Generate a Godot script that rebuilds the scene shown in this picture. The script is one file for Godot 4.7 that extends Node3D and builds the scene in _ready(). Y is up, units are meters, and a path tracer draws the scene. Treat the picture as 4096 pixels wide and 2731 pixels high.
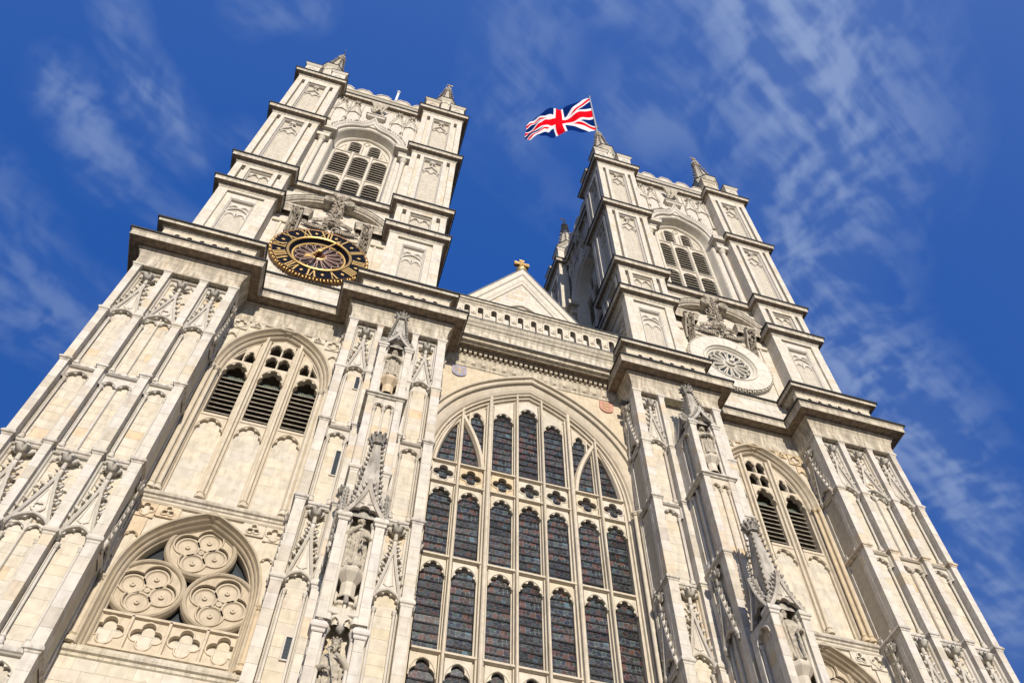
extends Node3D
# West front of a twin-towered stone church seen from the pavement below.
# x right, y up, the front faces +z. Towers stand at x = -A and x = +A.

const A := 11.5
var rng := RandomNumberGenerator.new()
var M := {}
var stones_left := 0          # how many ashlar blocks of the thing in hand may still be single parts
var unit_blocks := []
var taken := {}

# ------------------------------------------------------------------ mesh builder
class MB:
	var v := PackedVector3Array()
	var n := PackedVector3Array()
	var c := PackedColorArray()
	var t := Transform3D.IDENTITY
	var soot_shade := {}              # profile facets of a moulding tinted darker: brown grime plus painted-in soffit shade
	var col := Color(0.5, 0.46, 0.38)

	func tri(a: Vector3, b: Vector3, d: Vector3) -> void:
		a = t * a
		b = t * b
		d = t * d
		var m := (b - a).cross(d - a)
		if m.length_squared() < 1e-16:
			return
		m = m.normalized()
		v.push_back(a); v.push_back(d); v.push_back(b)
		n.push_back(m); n.push_back(m); n.push_back(m)
		c.push_back(col); c.push_back(col); c.push_back(col)

	func trin(a: Vector3, b: Vector3, d: Vector3, na: Vector3, nb: Vector3, nd: Vector3) -> void:
		v.push_back(t * a); v.push_back(t * d); v.push_back(t * b)
		n.push_back((t.basis * na).normalized()); n.push_back((t.basis * nd).normalized()); n.push_back((t.basis * nb).normalized())
		c.push_back(col); c.push_back(col); c.push_back(col)

	func quad(a: Vector3, b: Vector3, d: Vector3, e: Vector3) -> void:
		a = t * a
		b = t * b
		d = t * d
		e = t * e
		var m := (d - a).cross(e - b)
		if m.length_squared() < 1e-16:
			return
		m = m.normalized()
		v.append_array(PackedVector3Array([a, d, b, a, e, d]))
		n.append_array(PackedVector3Array([m, m, m, m, m, m]))
		c.append_array(PackedColorArray([col, col, col, col, col, col]))

	# block facing +z with chamfered front edge e; back left open unless asked for
	func block(x0: float, x1: float, y0: float, y1: float, z0: float, z1: float, e := 0.008, closed := false) -> void:
		var f := z1 - e
		var a := Vector3(x0 + e, y0 + e, z1)
		var b := Vector3(x1 - e, y0 + e, z1)
		var d := Vector3(x1 - e, y1 - e, z1)
		var g := Vector3(x0 + e, y1 - e, z1)
		var a1 := Vector3(x0, y0, f)
		var b1 := Vector3(x1, y0, f)
		var d1 := Vector3(x1, y1, f)
		var g1 := Vector3(x0, y1, f)
		var a2 := Vector3(x0, y0, z0)
		var b2 := Vector3(x1, y0, z0)
		var d2 := Vector3(x1, y1, z0)
		var g2 := Vector3(x0, y1, z0)
		quad(a, b, d, g)
		if e > 0.0:
			quad(a1, b1, b, a); quad(b1, d1, d, b); quad(d1, g1, g, d); quad(g1, a1, a, g)
		quad(a2, b2, b1, a1); quad(b2, d2, d1, b1); quad(d2, g2, g1, d1); quad(g2, a2, a1, g1)
		if closed:
			quad(b2, a2, g2, d2)

	# strip of quads between rows of points; smooth gives shared normals
	func grid(rows: Array, cu := false, cv := false, smooth := true) -> void:
		var R := rows.size()
		var C: int = rows[0].size()
		var rl := R if cu else R - 1
		var cl := C if cv else C - 1
		if not smooth:
			for i in rl:
				var p: PackedVector3Array = rows[i]
				var q: PackedVector3Array = rows[(i + 1) % R]
				for j in cl:
					var k := (j + 1) % C
					quad(p[j], p[k], q[k], q[j])
			return
		var N := []
		for i in R:
			var r := PackedVector3Array()
			r.resize(C)
			N.append(r)
		for i in rl:
			var i2 := (i + 1) % R
			for j in cl:
				var k := (j + 1) % C
				var m: Vector3 = (rows[i2][k] - rows[i][j]).cross(rows[i2][j] - rows[i][k])
				N[i][j] += m; N[i][k] += m; N[i2][k] += m; N[i2][j] += m
		for i in rl:
			var i2 := (i + 1) % R
			for j in cl:
				var k := (j + 1) % C
				var a: Vector3 = rows[i][j]; var b: Vector3 = rows[i][k]; var d: Vector3 = rows[i2][k]; var e: Vector3 = rows[i2][j]
				trin(a, b, d, N[i][j], N[i][k], N[i2][k])
				trin(a, d, e, N[i][j], N[i2][k], N[i2][j])

	# profile (out, along up) carried along points with given outward directions
	func sweep(pts: PackedVector3Array, outs: PackedVector3Array, up: Vector3, prof: Array, closed := false, var_tint := 0.0, rg: RandomNumberGenerator = null, every := 3) -> void:
		var base := col
		var P := pts.size()
		var last := P if closed else P - 1
		for i in last:
			var j := (i + 1) % P
			if var_tint > 0.0 and rg and i % every == 0:
				var k := 1.0 + rg.randf_range(-var_tint, var_tint)
				var w := rg.randf_range(-var_tint, var_tint) * 0.5
				col = Color(base.r * k, base.g * k * (1.0 - 0.3 * w), base.b * k * (1.0 - w))
			var stone := col
			for q in prof.size() - 1:
				var u: Vector2 = prof[q]
				var w2: Vector2 = prof[q + 1]
				col = soot_shade.get(q, stone)
				quad(pts[i] + outs[i] * u.x + up * u.y, pts[j] + outs[j] * u.x + up * u.y, pts[j] + outs[j] * w2.x + up * w2.y, pts[i] + outs[i] * w2.x + up * w2.y)
			col = stone
		col = base

	static func mitres(p: PackedVector2Array, closed: bool, side: float) -> PackedVector2Array:
		var o := PackedVector2Array()
		var P := p.size()
		for i in P:
			var d0 := Vector2.ZERO
			var d1 := Vector2.ZERO
			if closed or i > 0:
				d0 = (p[i] - p[(i - 1 + P) % P]).normalized()
			if closed or i < P - 1:
				d1 = (p[(i + 1) % P] - p[i]).normalized()
			if d0 == Vector2.ZERO: d0 = d1
			if d1 == Vector2.ZERO: d1 = d0
			var n0 := Vector2(-d0.y, d0.x)
			var n1 := Vector2(-d1.y, d1.x)
			o.push_back((n0 + n1) / maxf(0.25, 1.0 + n0.dot(n1)) * side)
		return o

	# moulding along a path in the wall plane: profile (offset, z)
	func wall_sweep(p: PackedVector2Array, prof: Array, closed := false, side := 1.0, z := 0.0, tint := 0.0, rg: RandomNumberGenerator = null, every := 3) -> void:
		var o := mitres(p, closed, side)
		var a := PackedVector3Array()
		var b := PackedVector3Array()
		for i in p.size():
			a.push_back(Vector3(p[i].x, p[i].y, z))
			b.push_back(Vector3(o[i].x, o[i].y, 0))
		sweep(a, b, Vector3(0, 0, 1), prof, closed, tint, rg, every)

	# moulding along a path on plan (x, z): profile (out, y)
	func plan_sweep(p: PackedVector2Array, prof: Array, closed := false, side := 1.0, y := 0.0, tint := 0.0, rg: RandomNumberGenerator = null) -> void:
		if tint > 0.0:
			# separate stones along the run
			var f := PackedVector2Array()
			for i in p.size():
				f.push_back(p[i])
				if closed or i < p.size() - 1:
					var nx := p[(i + 1) % p.size()]
					var k := int(p[i].distance_to(nx) / 1.15)
					for j in range(1, k + 1):
						f.push_back(p[i].lerp(nx, (j + rg.randf_range(-0.2, 0.2)) / (k + 1)))
			p = f
		var o := mitres(p, closed, side)
		var a := PackedVector3Array()
		var b := PackedVector3Array()
		for i in p.size():
			a.push_back(Vector3(p[i].x, y, p[i].y))
			b.push_back(Vector3(o[i].x, 0, o[i].y))
		sweep(a, b, Vector3(0, 1, 0), prof, closed, tint, rg, 1)

	# bar of stone tracery along a path: w wide at zb, narrower at zf
	func bar(p: PackedVector2Array, w: float, zf: float, zb: float, closed := false) -> void:
		wall_sweep(p, [Vector2(-w / 2, zb), Vector2(-w / 2, (zf + zb) / 2), Vector2(-w / 4, zf), Vector2(w / 4, zf), Vector2(w / 2, (zf + zb) / 2), Vector2(w / 2, zb)], closed)

	# flat plate with outline p, front at zf, edges back to zb
	func plate(p: PackedVector2Array, zf: float, zb: float) -> void:
		var ix := Geometry2D.triangulate_polygon(p)
		for k in range(0, ix.size(), 3):
			var a := p[ix[k]]
			var b := p[ix[k + 1]]
			var d := p[ix[k + 2]]
			tri(Vector3(a.x, a.y, zf), Vector3(b.x, b.y, zf), Vector3(d.x, d.y, zf))
		for i in p.size():
			var a := p[i]
			var b := p[(i + 1) % p.size()]
			quad(Vector3(a.x, a.y, zb), Vector3(b.x, b.y, zb), Vector3(b.x, b.y, zf), Vector3(a.x, a.y, zf))

	# plate between two outlines of equally many points, with walls at the inner (and outer) edge
	func ring(inner: PackedVector2Array, outer: PackedVector2Array, zf: float, zb: float, rim := false, ch := 0.02) -> void:
		var P := inner.size()
		for i in P:
			var j := (i + 1) % P
			var a := inner[i].lerp(outer[i], ch)
			var b := inner[j].lerp(outer[j], ch)
			quad(Vector3(a.x, a.y, zf), Vector3(outer[i].x, outer[i].y, zf), Vector3(outer[j].x, outer[j].y, zf), Vector3(b.x, b.y, zf))
			quad(Vector3(inner[i].x, inner[i].y, zf - 0.03), Vector3(a.x, a.y, zf), Vector3(b.x, b.y, zf), Vector3(inner[j].x, inner[j].y, zf - 0.03))
			quad(Vector3(inner[i].x, inner[i].y, zb), Vector3(inner[i].x, inner[i].y, zf - 0.03), Vector3(inner[j].x, inner[j].y, zf - 0.03), Vector3(inner[j].x, inner[j].y, zb))
			if rim:
				quad(Vector3(outer[i].x, outer[i].y, zf), Vector3(outer[i].x, outer[i].y, zb), Vector3(outer[j].x, outer[j].y, zb), Vector3(outer[j].x, outer[j].y, zf))

	func disc(p: PackedVector2Array, z: float) -> void:
		var m := Vector2.ZERO
		for q in p: m += q
		m /= p.size()
		for i in p.size():
			var a := p[i]
			var b := p[(i + 1) % p.size()]
			tri(Vector3(m.x, m.y, z), Vector3(a.x, a.y, z), Vector3(b.x, b.y, z))

	# turned shape about a vertical axis at o: profile (r, y)
	func lathe(o: Vector3, prof: Array, seg := 10, turn := 0.0, smooth := true) -> void:
		for q in prof.size() - 1:
			var a: Vector2 = prof[q]
			var b: Vector2 = prof[q + 1]
			var sl := Vector2(b.y - a.y, a.x - b.x)
			for i in seg:
				var t0 := turn + TAU * i / seg
				var t1 := turn + TAU * (i + 1) / seg
				var c0 := Vector3(cos(t0), 0, sin(t0))
				var c1 := Vector3(cos(t1), 0, sin(t1))
				var p0 := o + c0 * a.x + Vector3(0, a.y, 0)
				var p1 := o + c1 * a.x + Vector3(0, a.y, 0)
				var p2 := o + c1 * b.x + Vector3(0, b.y, 0)
				var p3 := o + c0 * b.x + Vector3(0, b.y, 0)
				if smooth:
					var n0 := c0 * sl.x + Vector3(0, sl.y, 0)
					var n1 := c1 * sl.x + Vector3(0, sl.y, 0)
					trin(p0, p3, p2, n0, n0, n1)
					trin(p0, p2, p1, n0, n1, n1)
				else:
					quad(p0, p3, p2, p1)

	func tube(p: PackedVector3Array, r: PackedFloat32Array, seg := 6) -> void:
		var rows := []
		var P := p.size()
		for i in P:
			var d := (p[mini(i + 1, P - 1)] - p[maxi(i - 1, 0)]).normalized()
			var s := d.cross(Vector3(0.31, 0.2, 0.93)).normalized()
			var u := d.cross(s)
			var row := PackedVector3Array()
			for k in seg:
				var a := TAU * k / seg
				row.push_back(p[i] + (s * cos(a) + u * sin(a)) * r[i])
			rows.append(row)
		grid(rows, false, true, true)
		var e := PackedVector3Array(rows[P - 1])
		for k in seg:
			tri(p[P - 1], e[k], e[(k + 1) % seg])
		e = rows[0]
		for k in seg:
			tri(p[0], e[(k + 1) % seg], e[k])

	# rough rounded lump
	func blob(o: Vector3, r: Vector3, rg: RandomNumberGenerator, lump := 0.25, a := 7, b := 5) -> void:
		var rows := []
		for i in b + 1:
			var f := PI * i / b
			var row := PackedVector3Array()
			for j in a:
				var g := TAU * j / a
				var k := 1.0 + rg.randf_range(-lump, lump) * (0.0 if i == 0 or i == b else 1.0)
				row.push_back(o + Vector3(sin(f) * cos(g) * r.x, cos(f) * r.y, sin(f) * sin(g) * r.z) * k)
			rows.append(row)
		grid(rows, false, true, true)

	func mesh() -> ArrayMesh:
		var m := ArrayMesh.new()
		if v.is_empty():
			return m
		var ar := []
		ar.resize(Mesh.ARRAY_MAX)
		ar[Mesh.ARRAY_VERTEX] = v
		ar[Mesh.ARRAY_NORMAL] = n
		ar[Mesh.ARRAY_COLOR] = c
		m.add_surface_from_arrays(Mesh.PRIMITIVE_TRIANGLES, ar)
		return m

# ------------------------------------------------------------------ scene helpers
func put(mb: MB, called: String, mat: Material, parent: Node, at := Vector3.ZERO) -> MeshInstance3D:
	return inst(mb.mesh(), called, mat, parent, Transform3D(Basis(), at))

func inst(m: Mesh, called: String, mat: Material, parent: Node, xf := Transform3D.IDENTITY) -> MeshInstance3D:
	var o := MeshInstance3D.new()
	o.name = called
	o.mesh = m
	o.material_override = mat
	o.transform = xf
	parent.add_child(o, true)
	return o

func node(called: String, parent: Node, at := Vector3.ZERO, turn := 0.0) -> Node3D:
	var o := Node3D.new()
	o.name = called
	parent.add_child(o, true)
	o.position = at
	o.rotation.y = turn
	return o

func thing(called: String, label: String, category: String, at := Vector3.ZERO, group := "") -> Node3D:
	var k: int = taken.get(called, 0)
	taken[called] = k + 1
	var o := node(called if k == 0 else "%s_%03d" % [called, k], self, at)
	tag(o, label, category, group)
	return o

func tag(o: Node, label: String, category: String, group := "") -> void:
	o.set_meta("label", label)
	o.set_meta("category", category)
	if group != "":
		o.set_meta("group", group)

func stuff(o: Node) -> Node:
	o.set_meta("kind", "stuff")
	return o

# ------------------------------------------------------------------ stone colours
func stone_col(kind: int) -> Color:
	# 0 pale dressed strips, 1 warmer mixed panels, 2 clean upper towers, 3 worn grey carving
	var k := rng.randf_range(0.955, 1.03)
	var b := Color(0.565, 0.515, 0.43)
	var p := rng.randf()
	if kind == 0:
		b = Color(0.575, 0.54, 0.48)
		if p < 0.05: b = Color(0.565, 0.485, 0.375)
		elif p < 0.14: b = Color(0.50, 0.455, 0.385)
		elif p < 0.32: b = Color(0.555, 0.51, 0.435)
	elif kind == 1:
		b = Color(0.573, 0.52, 0.425)
		if p < 0.06: b = Color(0.572, 0.465, 0.325)
		elif p < 0.22: b = Color(0.57, 0.505, 0.395)
		elif p < 0.45: b = Color(0.575, 0.53, 0.445)
		elif p < 0.48: b = Color(0.53, 0.49, 0.41)
	elif kind == 2:
		b = Color(0.60, 0.56, 0.485)
		if p < 0.07: b = Color(0.555, 0.49, 0.385)
		elif p < 0.3: b = Color(0.58, 0.535, 0.45)
	elif kind == 3:
		b = Color(0.36, 0.33, 0.285)
	return Color(b.r * k, b.g * k, b.b * k * rng.randf_range(0.97, 1.03))

# courses of separate stones filling a rectangle, faces at zf, bodies back to zb
func slab(mb: MB, x0: float, x1: float, y0: float, y1: float, zf: float, zb: float, kind: int, parent: Node = null, bw := 0.72, bh := 0.40) -> void:
	var rows := maxi(1, roundi((y1 - y0) / bh))
	var cuts := [y0]
	for i in range(1, rows):
		cuts.append(y0 + (y1 - y0) * (i + rng.randf_range(-0.12, 0.12)) / rows)
	cuts.append(y1)
	var g := 0.0012
	for i in rows:
		var w := x1 - x0
		var nb := maxi(1, roundi(w / bw))
		var off := 0.0 if nb == 1 else (0.5 if i % 2 == 1 else 0.0)
		var xs := [x0]
		for k in nb + 1:
			var q: float = x0 + w * (k + off + rng.randf_range(-0.13, 0.13)) / nb
			if q > x0 + 0.14 and q < x1 - 0.14:
				xs.append(q)
		xs.append(x1)
		for k in xs.size() - 1:
			var cc := stone_col(kind)
			var pr := rng.randf_range(0.0, 0.005)
			if parent and stones_left > 0:
				stones_left -= 1
				var m := inst(unit_blocks[kind * 6 + rng.randi() % 6], "stone", M.stone, parent)
				m.position = Vector3((xs[k] + xs[k + 1]) / 2, (cuts[i] + cuts[i + 1]) / 2, zb)
				m.scale = Vector3(xs[k + 1] - xs[k] - 2 * g, cuts[i + 1] - cuts[i] - 2 * g, zf + pr - zb)
			else:
				mb.col = cc
				mb.block(xs[k] + g, xs[k + 1] - g, cuts[i] + g, cuts[i + 1] - g, zb, zf + pr, 0.005)

func core(mb: MB, x0: float, x1: float, y0: float, y1: float, z0: float, z1: float) -> void:
	mb.col = Color(0.50, 0.455, 0.37)
	mb.block(x0, x1, y0, y1, z0, z1, 0.0, true)

# ------------------------------------------------------------------ outlines
# arch from (-h,0) over (0,rise) to (h,0); s is the slope at the point (0 = round)
func arch(h: float, rise: float, n := 10, s := 0.45, c1 := 0.6, c2 := 0.5) -> PackedVector2Array:
	var r := PackedVector2Array()
	for i in n + 1:
		var t := float(i) / n
		var p := Vector2(h, 0).bezier_interpolate(Vector2(h, c1 * rise), Vector2(c2 * h, rise - s * c2 * h), Vector2(0, rise), t)
		r.push_back(p)
	var l := PackedVector2Array()
	for i in r.size():
		l.push_back(Vector2(-r[i].x, r[i].y))
	for i in range(r.size() - 2, -1, -1):
		l.push_back(r[i])
	return l

func cusped(h: float, rise: float, foils := 5, amp := 0.09, s := 0.45, per := 8) -> PackedVector2Array:
	var base := arch(h, rise, 24, s)
	var N := foils * per
	var o := PackedVector2Array()
	var L := [0.0]
	for i in range(1, base.size()):
		L.append(L[i - 1] + base[i].distance_to(base[i - 1]))
	var k := 0
	for i in N + 1:
		var t := float(i) / N
		var want: float = L[-1] * t
		while k < L.size() - 2 and L[k + 1] < want:
			k += 1
		var f: float = (want - L[k]) / maxf(1e-6, L[k + 1] - L[k])
		var p := base[k].lerp(base[k + 1], f)
		var d := (base[k + 1] - base[k]).normalized()
		var inn := Vector2(d.y, -d.x)
		var ph := (foils - 1) * PI * t + PI / 2
		o.push_back(p + inn * amp * pow(1.0 - absf(sin(ph)), 1.5) + inn * 0.004)
	return o

func shift(p: PackedVector2Array, d: Vector2) -> PackedVector2Array:
	var o := PackedVector2Array()
	for q in p: o.push_back(q + d)
	return o

func circle(c: Vector2, r: float, n := 24, t0 := 0.0) -> PackedVector2Array:
	var o := PackedVector2Array()
	for i in n: o.push_back(c + Vector2.from_angle(t0 + TAU * i / n) * r)
	return o

func foil(c: Vector2, R: float, lobes := 4, n := 48, turn := PI / 4, d := 0.54) -> PackedVector2Array:
	var o := PackedVector2Array()
	var q := 1.0 - d
	var w := TAU / lobes
	for i in n:
		var t := TAU * i / n
		var f := fposmod(t - turn + w / 2, w) - w / 2
		var s := d * sin(f)
		o.push_back(c + Vector2.from_angle(t) * R * (d * cos(f) + sqrt(maxf(0.0, q * q - s * s))))
	return o

func box_ray(c: Vector2, hw: float, hh: float, n := 48) -> PackedVector2Array:
	var o := PackedVector2Array()
	for i in n:
		var d := Vector2.from_angle(TAU * i / n)
		o.push_back(c + d * minf(hw / maxf(1e-6, absf(d.x)), hh / maxf(1e-6, absf(d.y))))
	return o

func line(a: Vector2, b: Vector2) -> PackedVector2Array:
	return PackedVector2Array([a, b])

# cusped head filling the rectangle above an opening
func head(mb: MB, x0: float, x1: float, ys: float, yt: float, zf: float, zb: float, foils := 5, amp := 0.08, rise := -1.0, s := 0.45) -> void:
	var h := (x1 - x0) / 2 - 0.02
	var r := rise if rise > 0.0 else minf(h * 1.15, yt - ys - 0.03)
	var cu := shift(cusped(h, r, foils, amp, s), Vector2((x0 + x1) / 2, ys))
	var p := PackedVector2Array([Vector2(x0, ys)])
	p.append_array(cu)
	p.append_array(PackedVector2Array([Vector2(x1, ys), Vector2(x1, yt), Vector2(x0, yt)]))
	mb.plate(p, zf, zb)
	var ar := shift(arch(h + 0.0, r + 0.0, 8, s), Vector2((x0 + x1) / 2, ys))
	mb.wall_sweep(ar, [Vector2(-0.02, zf), Vector2(0.0, zf + 0.035), Vector2(0.03, zf + 0.02), Vector2(0.035, zf)])

# slender shaft with base and capital
func shaft(mb: MB, x: float, y0: float, y1: float, z: float, r := 0.05, cap := true) -> void:
	mb.lathe(Vector3(x, y0, z), [Vector2(0.0, -0.02), Vector2(r * 2.4, -0.02), Vector2(r * 2.4, 0.1), Vector2(r * 1.5, 0.2), Vector2(r * 2.0, 0.25), Vector2(r * 1.2, 0.31), Vector2(r, 0.36)], 7)
	var yy := y1 - y0
	if cap:
		mb.lathe(Vector3(x, y0, z), [Vector2(r, 0.36), Vector2(r, yy - 0.2), Vector2(r * 1.5, yy - 0.17), Vector2(r * 1.1, yy - 0.14), Vector2(r * 1.9, yy - 0.04), Vector2(r * 1.9, yy)], 7)
	else:
		mb.lathe(Vector3(x, y0, z), [Vector2(r, 0.36), Vector2(r, yy)], 7)

# carved leaf knob growing outward along d
func crocket(mb: MB, p: Vector3, d: Vector3, s: float) -> void:
	s *= rng.randf_range(0.9, 1.25)
	# curled leaf with two side lobes
	var u := Vector3(0, 1, 0)
	var w := d.cross(u).normalized()
	mb.tube(PackedVector3Array([p, p + d * s * 0.7 + u * s * 0.1, p + d * s * 1.2 + u * s * 0.5, p + d * s * 1.55 + u * s * 0.25]), PackedFloat32Array([s * 0.34, s * 0.42, s * 0.4, s * 0.12]), 6)
	for q in [-1.0, 1.0]:
		mb.tube(PackedVector3Array([p + d * s * 0.2, p + d * s * 0.6 + w * q * s * 0.4, p + d * s * 0.85 + w * q * s * 0.62 - u * s * rng.randf_range(0.0, 0.3)]), PackedFloat32Array([s * 0.25, s * 0.3, s * 0.08]), 5)

func finial(mb: MB, p: Vector3, s: float) -> void:
	mb.lathe(p, [Vector2(s * 0.22, 0), Vector2(s * 0.2, s * 0.8), Vector2(s * 0.42, s * 0.9), Vector2(s * 0.2, s * 1.0)], 6)
	for ring_i in 2:
		for i in 6:
			var a := TAU * (i + 0.5 * ring_i) / 6
			var d := Vector3(cos(a), 0, sin(a)) * rng.randf_range(0.85, 1.1)
			var y := s * (1.0 + 0.38 * ring_i)
			var k := s * (1.0 - 0.25 * ring_i)
			mb.tube(PackedVector3Array([p + d * s * 0.1 + Vector3(0, y, 0), p + d * k * 0.5 + Vector3(0, y + s * 0.12, 0), p + d * k * 0.85 + Vector3(0, y + s * 0.42, 0), p + d * k * 1.0 + Vector3(0, y + s * 0.22, 0)]), PackedFloat32Array([k * 0.2, k * 0.27, k * 0.22, k * 0.06]), 6)
	mb.blob(p + Vector3(0, s * 1.75, 0), Vector3(s * 0.28, s * 0.34, s * 0.28), rng, 0.25, 6, 5)

# quatrefoil pierced in a rectangular plate, with a roll round its edge
func rolled_foil(mb: MB, c: Vector2, R: float, hw: float, hh: float, zf: float, zb: float, lobes := 4, turn := 0.0) -> void:
	var f := foil(c, R, lobes, 48, turn)
	mb.ring(f, box_ray(c, hw, hh, 48), zf, zb, true, 0.03)
	var g := foil(c, R + 0.035, lobes, 48, turn)
	mb.wall_sweep(g, [Vector2(-0.035, zf - 0.01), Vector2(-0.02, zf + 0.035), Vector2(0.02, zf + 0.035), Vector2(0.035, zf - 0.01)], true)

# ------------------------------------------------------------------ carved gablet over a panel; origin on the spring line, back at z = 0
func gablet_mesh(w: float, rich: bool) -> ArrayMesh:
	var mb := MB.new()
	var h := w / 2
	var hg := 2.3
	mb.col = stone_col(0)
	# triangular web above a cusped arch
	var side := PackedVector2Array()
	for i in 13:
		var t := i / 12.0
		side.push_back(Vector2(h * pow(1.0 - t, 1.22), hg * t))
	var cu := cusped(h - 0.06, h * 0.95, 5, 0.085, 0.3)
	var p := PackedVector2Array([Vector2(-h, 0.0)])
	p.append_array(cu)
	p.push_back(Vector2(h, 0.0))
	for i in range(1, 13):
		p.push_back(side[i])
	for i in range(11, 0, -1):
		p.push_back(Vector2(-side[i].x, side[i].y))
	mb.plate(p, 0.13, 0.0)
	mb.wall_sweep(arch(h - 0.05, h * 0.97, 9, 0.3), [Vector2(-0.03, 0.13), Vector2(-0.02, 0.2), Vector2(0.03, 0.23), Vector2(0.07, 0.2), Vector2(0.08, 0.13)], false, 1.0)
	# rim of the gable
	for sg in [-1.0, 1.0]:
		var q := PackedVector2Array()
		for e in side: q.push_back(Vector2(e.x * sg, e.y))
		mb.wall_sweep(q, [Vector2(-0.05, 0.12), Vector2(-0.05, 0.22), Vector2(0.0, 0.27), Vector2(0.05, 0.22), Vector2(0.05, 0.0)], false, -sg)
		# sunk kite in the web
		var kt := PackedVector2Array([Vector2(sg * 0.03, h * 1.05 + 0.12), Vector2(sg * h * 0.33, h * 1.05 + 0.2), Vector2(sg * 0.03, hg * 0.72)])
		mb.wall_sweep(kt, [Vector2(-0.02, 0.13), Vector2(-0.01, 0.165), Vector2(0.02, 0.165), Vector2(0.03, 0.13)])
		mb.col = stone_col(0) * 0.93
		for k in 6:
			var t: float = 0.14 + k * 0.15
			var e := Vector2(h * pow(1.0 - t, 1.22), hg * t)
			crocket(mb, Vector3(sg * (e.x + 0.03), e.y, 0.17), Vector3(sg * 0.9, 0.4, 0.2).normalized(), 0.125)
		for k in 1:
			crocket(mb, Vector3(sg * 0.06, hg + 0.12 + k * 0.28, 0.17), Vector3(sg, 0.2, 0.2).normalized(), 0.10)
		# carved stops at the spring
		mb.blob(Vector3(sg * h, 0.02, 0.2), Vector3(0.115, 0.13, 0.12), rng, 0.25, 8, 6)
		mb.lathe(Vector3(sg * (h - 0.02), -0.24, 0.14), [Vector2(0.05, 0.0), Vector2(0.1, 0.03), Vector2(0.06, 0.08), Vector2(0.1, 0.17)], 8)
		mb.col = stone_col(0)
	if rich:
		mb.ring(foil(Vector2(0, h * 1.42), 0.15, 4, 32), circle(Vector2(0, h * 1.42), 0.21, 32), 0.19, 0.1, true)
	# stem and finial
	mb.lathe(Vector3(0, hg - 0.1, 0.15), [Vector2(0.09, 0.0), Vector2(0.065, 0.5)], 6)
	mb.col = stone_col(0) * 0.88
	finial(mb, Vector3(0, hg + 0.22, 0.17), 0.36)
	return mb.mesh()

var gab_narrow := []
var gab_wide := []
const ROWS := [34.75, 31.05, 27.55, 23.3, 19.8, 15.95, 9.0]
const F := 0.05
const BZ := -1.45

func side_frame(x: float, dir: float) -> Transform3D:
	# local (u, v, w): w stands out of the face, u runs along it
	if dir > 0:
		return Transform3D(Basis(Vector3(0, 0, -1), Vector3(0, 1, 0), Vector3(1, 0, 0)), Vector3(x, 0, 0))
	return Transform3D(Basis(Vector3(0, 0, 1), Vector3(0, 1, 0), Vector3(-1, 0, 0)), Vector3(x, 0, 0))

# wall face looking sideways at x, from z0 (back) to z1 (front)
func side_slab(mb: MB, x: float, dir: float, z0: float, z1: float, y0: float, y1: float, kind: int, th := 0.06) -> void:
	mb.t = side_frame(x, dir)
	if dir > 0:
		slab(mb, -z1, -z0, y0, y1, 0.0, -th, kind)
	else:
		slab(mb, z0, z1, y0, y1, 0.0, -th, kind)
	mb.t = Transform3D.IDENTITY

func span(sg: float, a: float, b: float) -> Vector2:
	return Vector2(minf(sg * a, sg * b), maxf(sg * a, sg * b))

const STRING := [Vector2(0.0, -0.16), Vector2(0.04, -0.13), Vector2(0.05, -0.08), Vector2(0.12, -0.05), Vector2(0.13, 0.0), Vector2(0.03, 0.12), Vector2(0.0, 0.13)]

func cap(mb: MB, x0: float, x1: float, y: float, z0: float, z1: float) -> void:
	mb.plan_sweep(PackedVector2Array([Vector2(x0, z0), Vector2(x0, z1), Vector2(x1, z1), Vector2(x1, z0)]), [Vector2(0.0, -0.2), Vector2(0.02, -0.17), Vector2(0.02, -0.1), Vector2(0.06, -0.07), Vector2(0.075, 0.0), Vector2(0.015, 0.13), Vector2(-0.14, 0.14)], false, 1.0, y, 0.05, rng)

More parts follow.
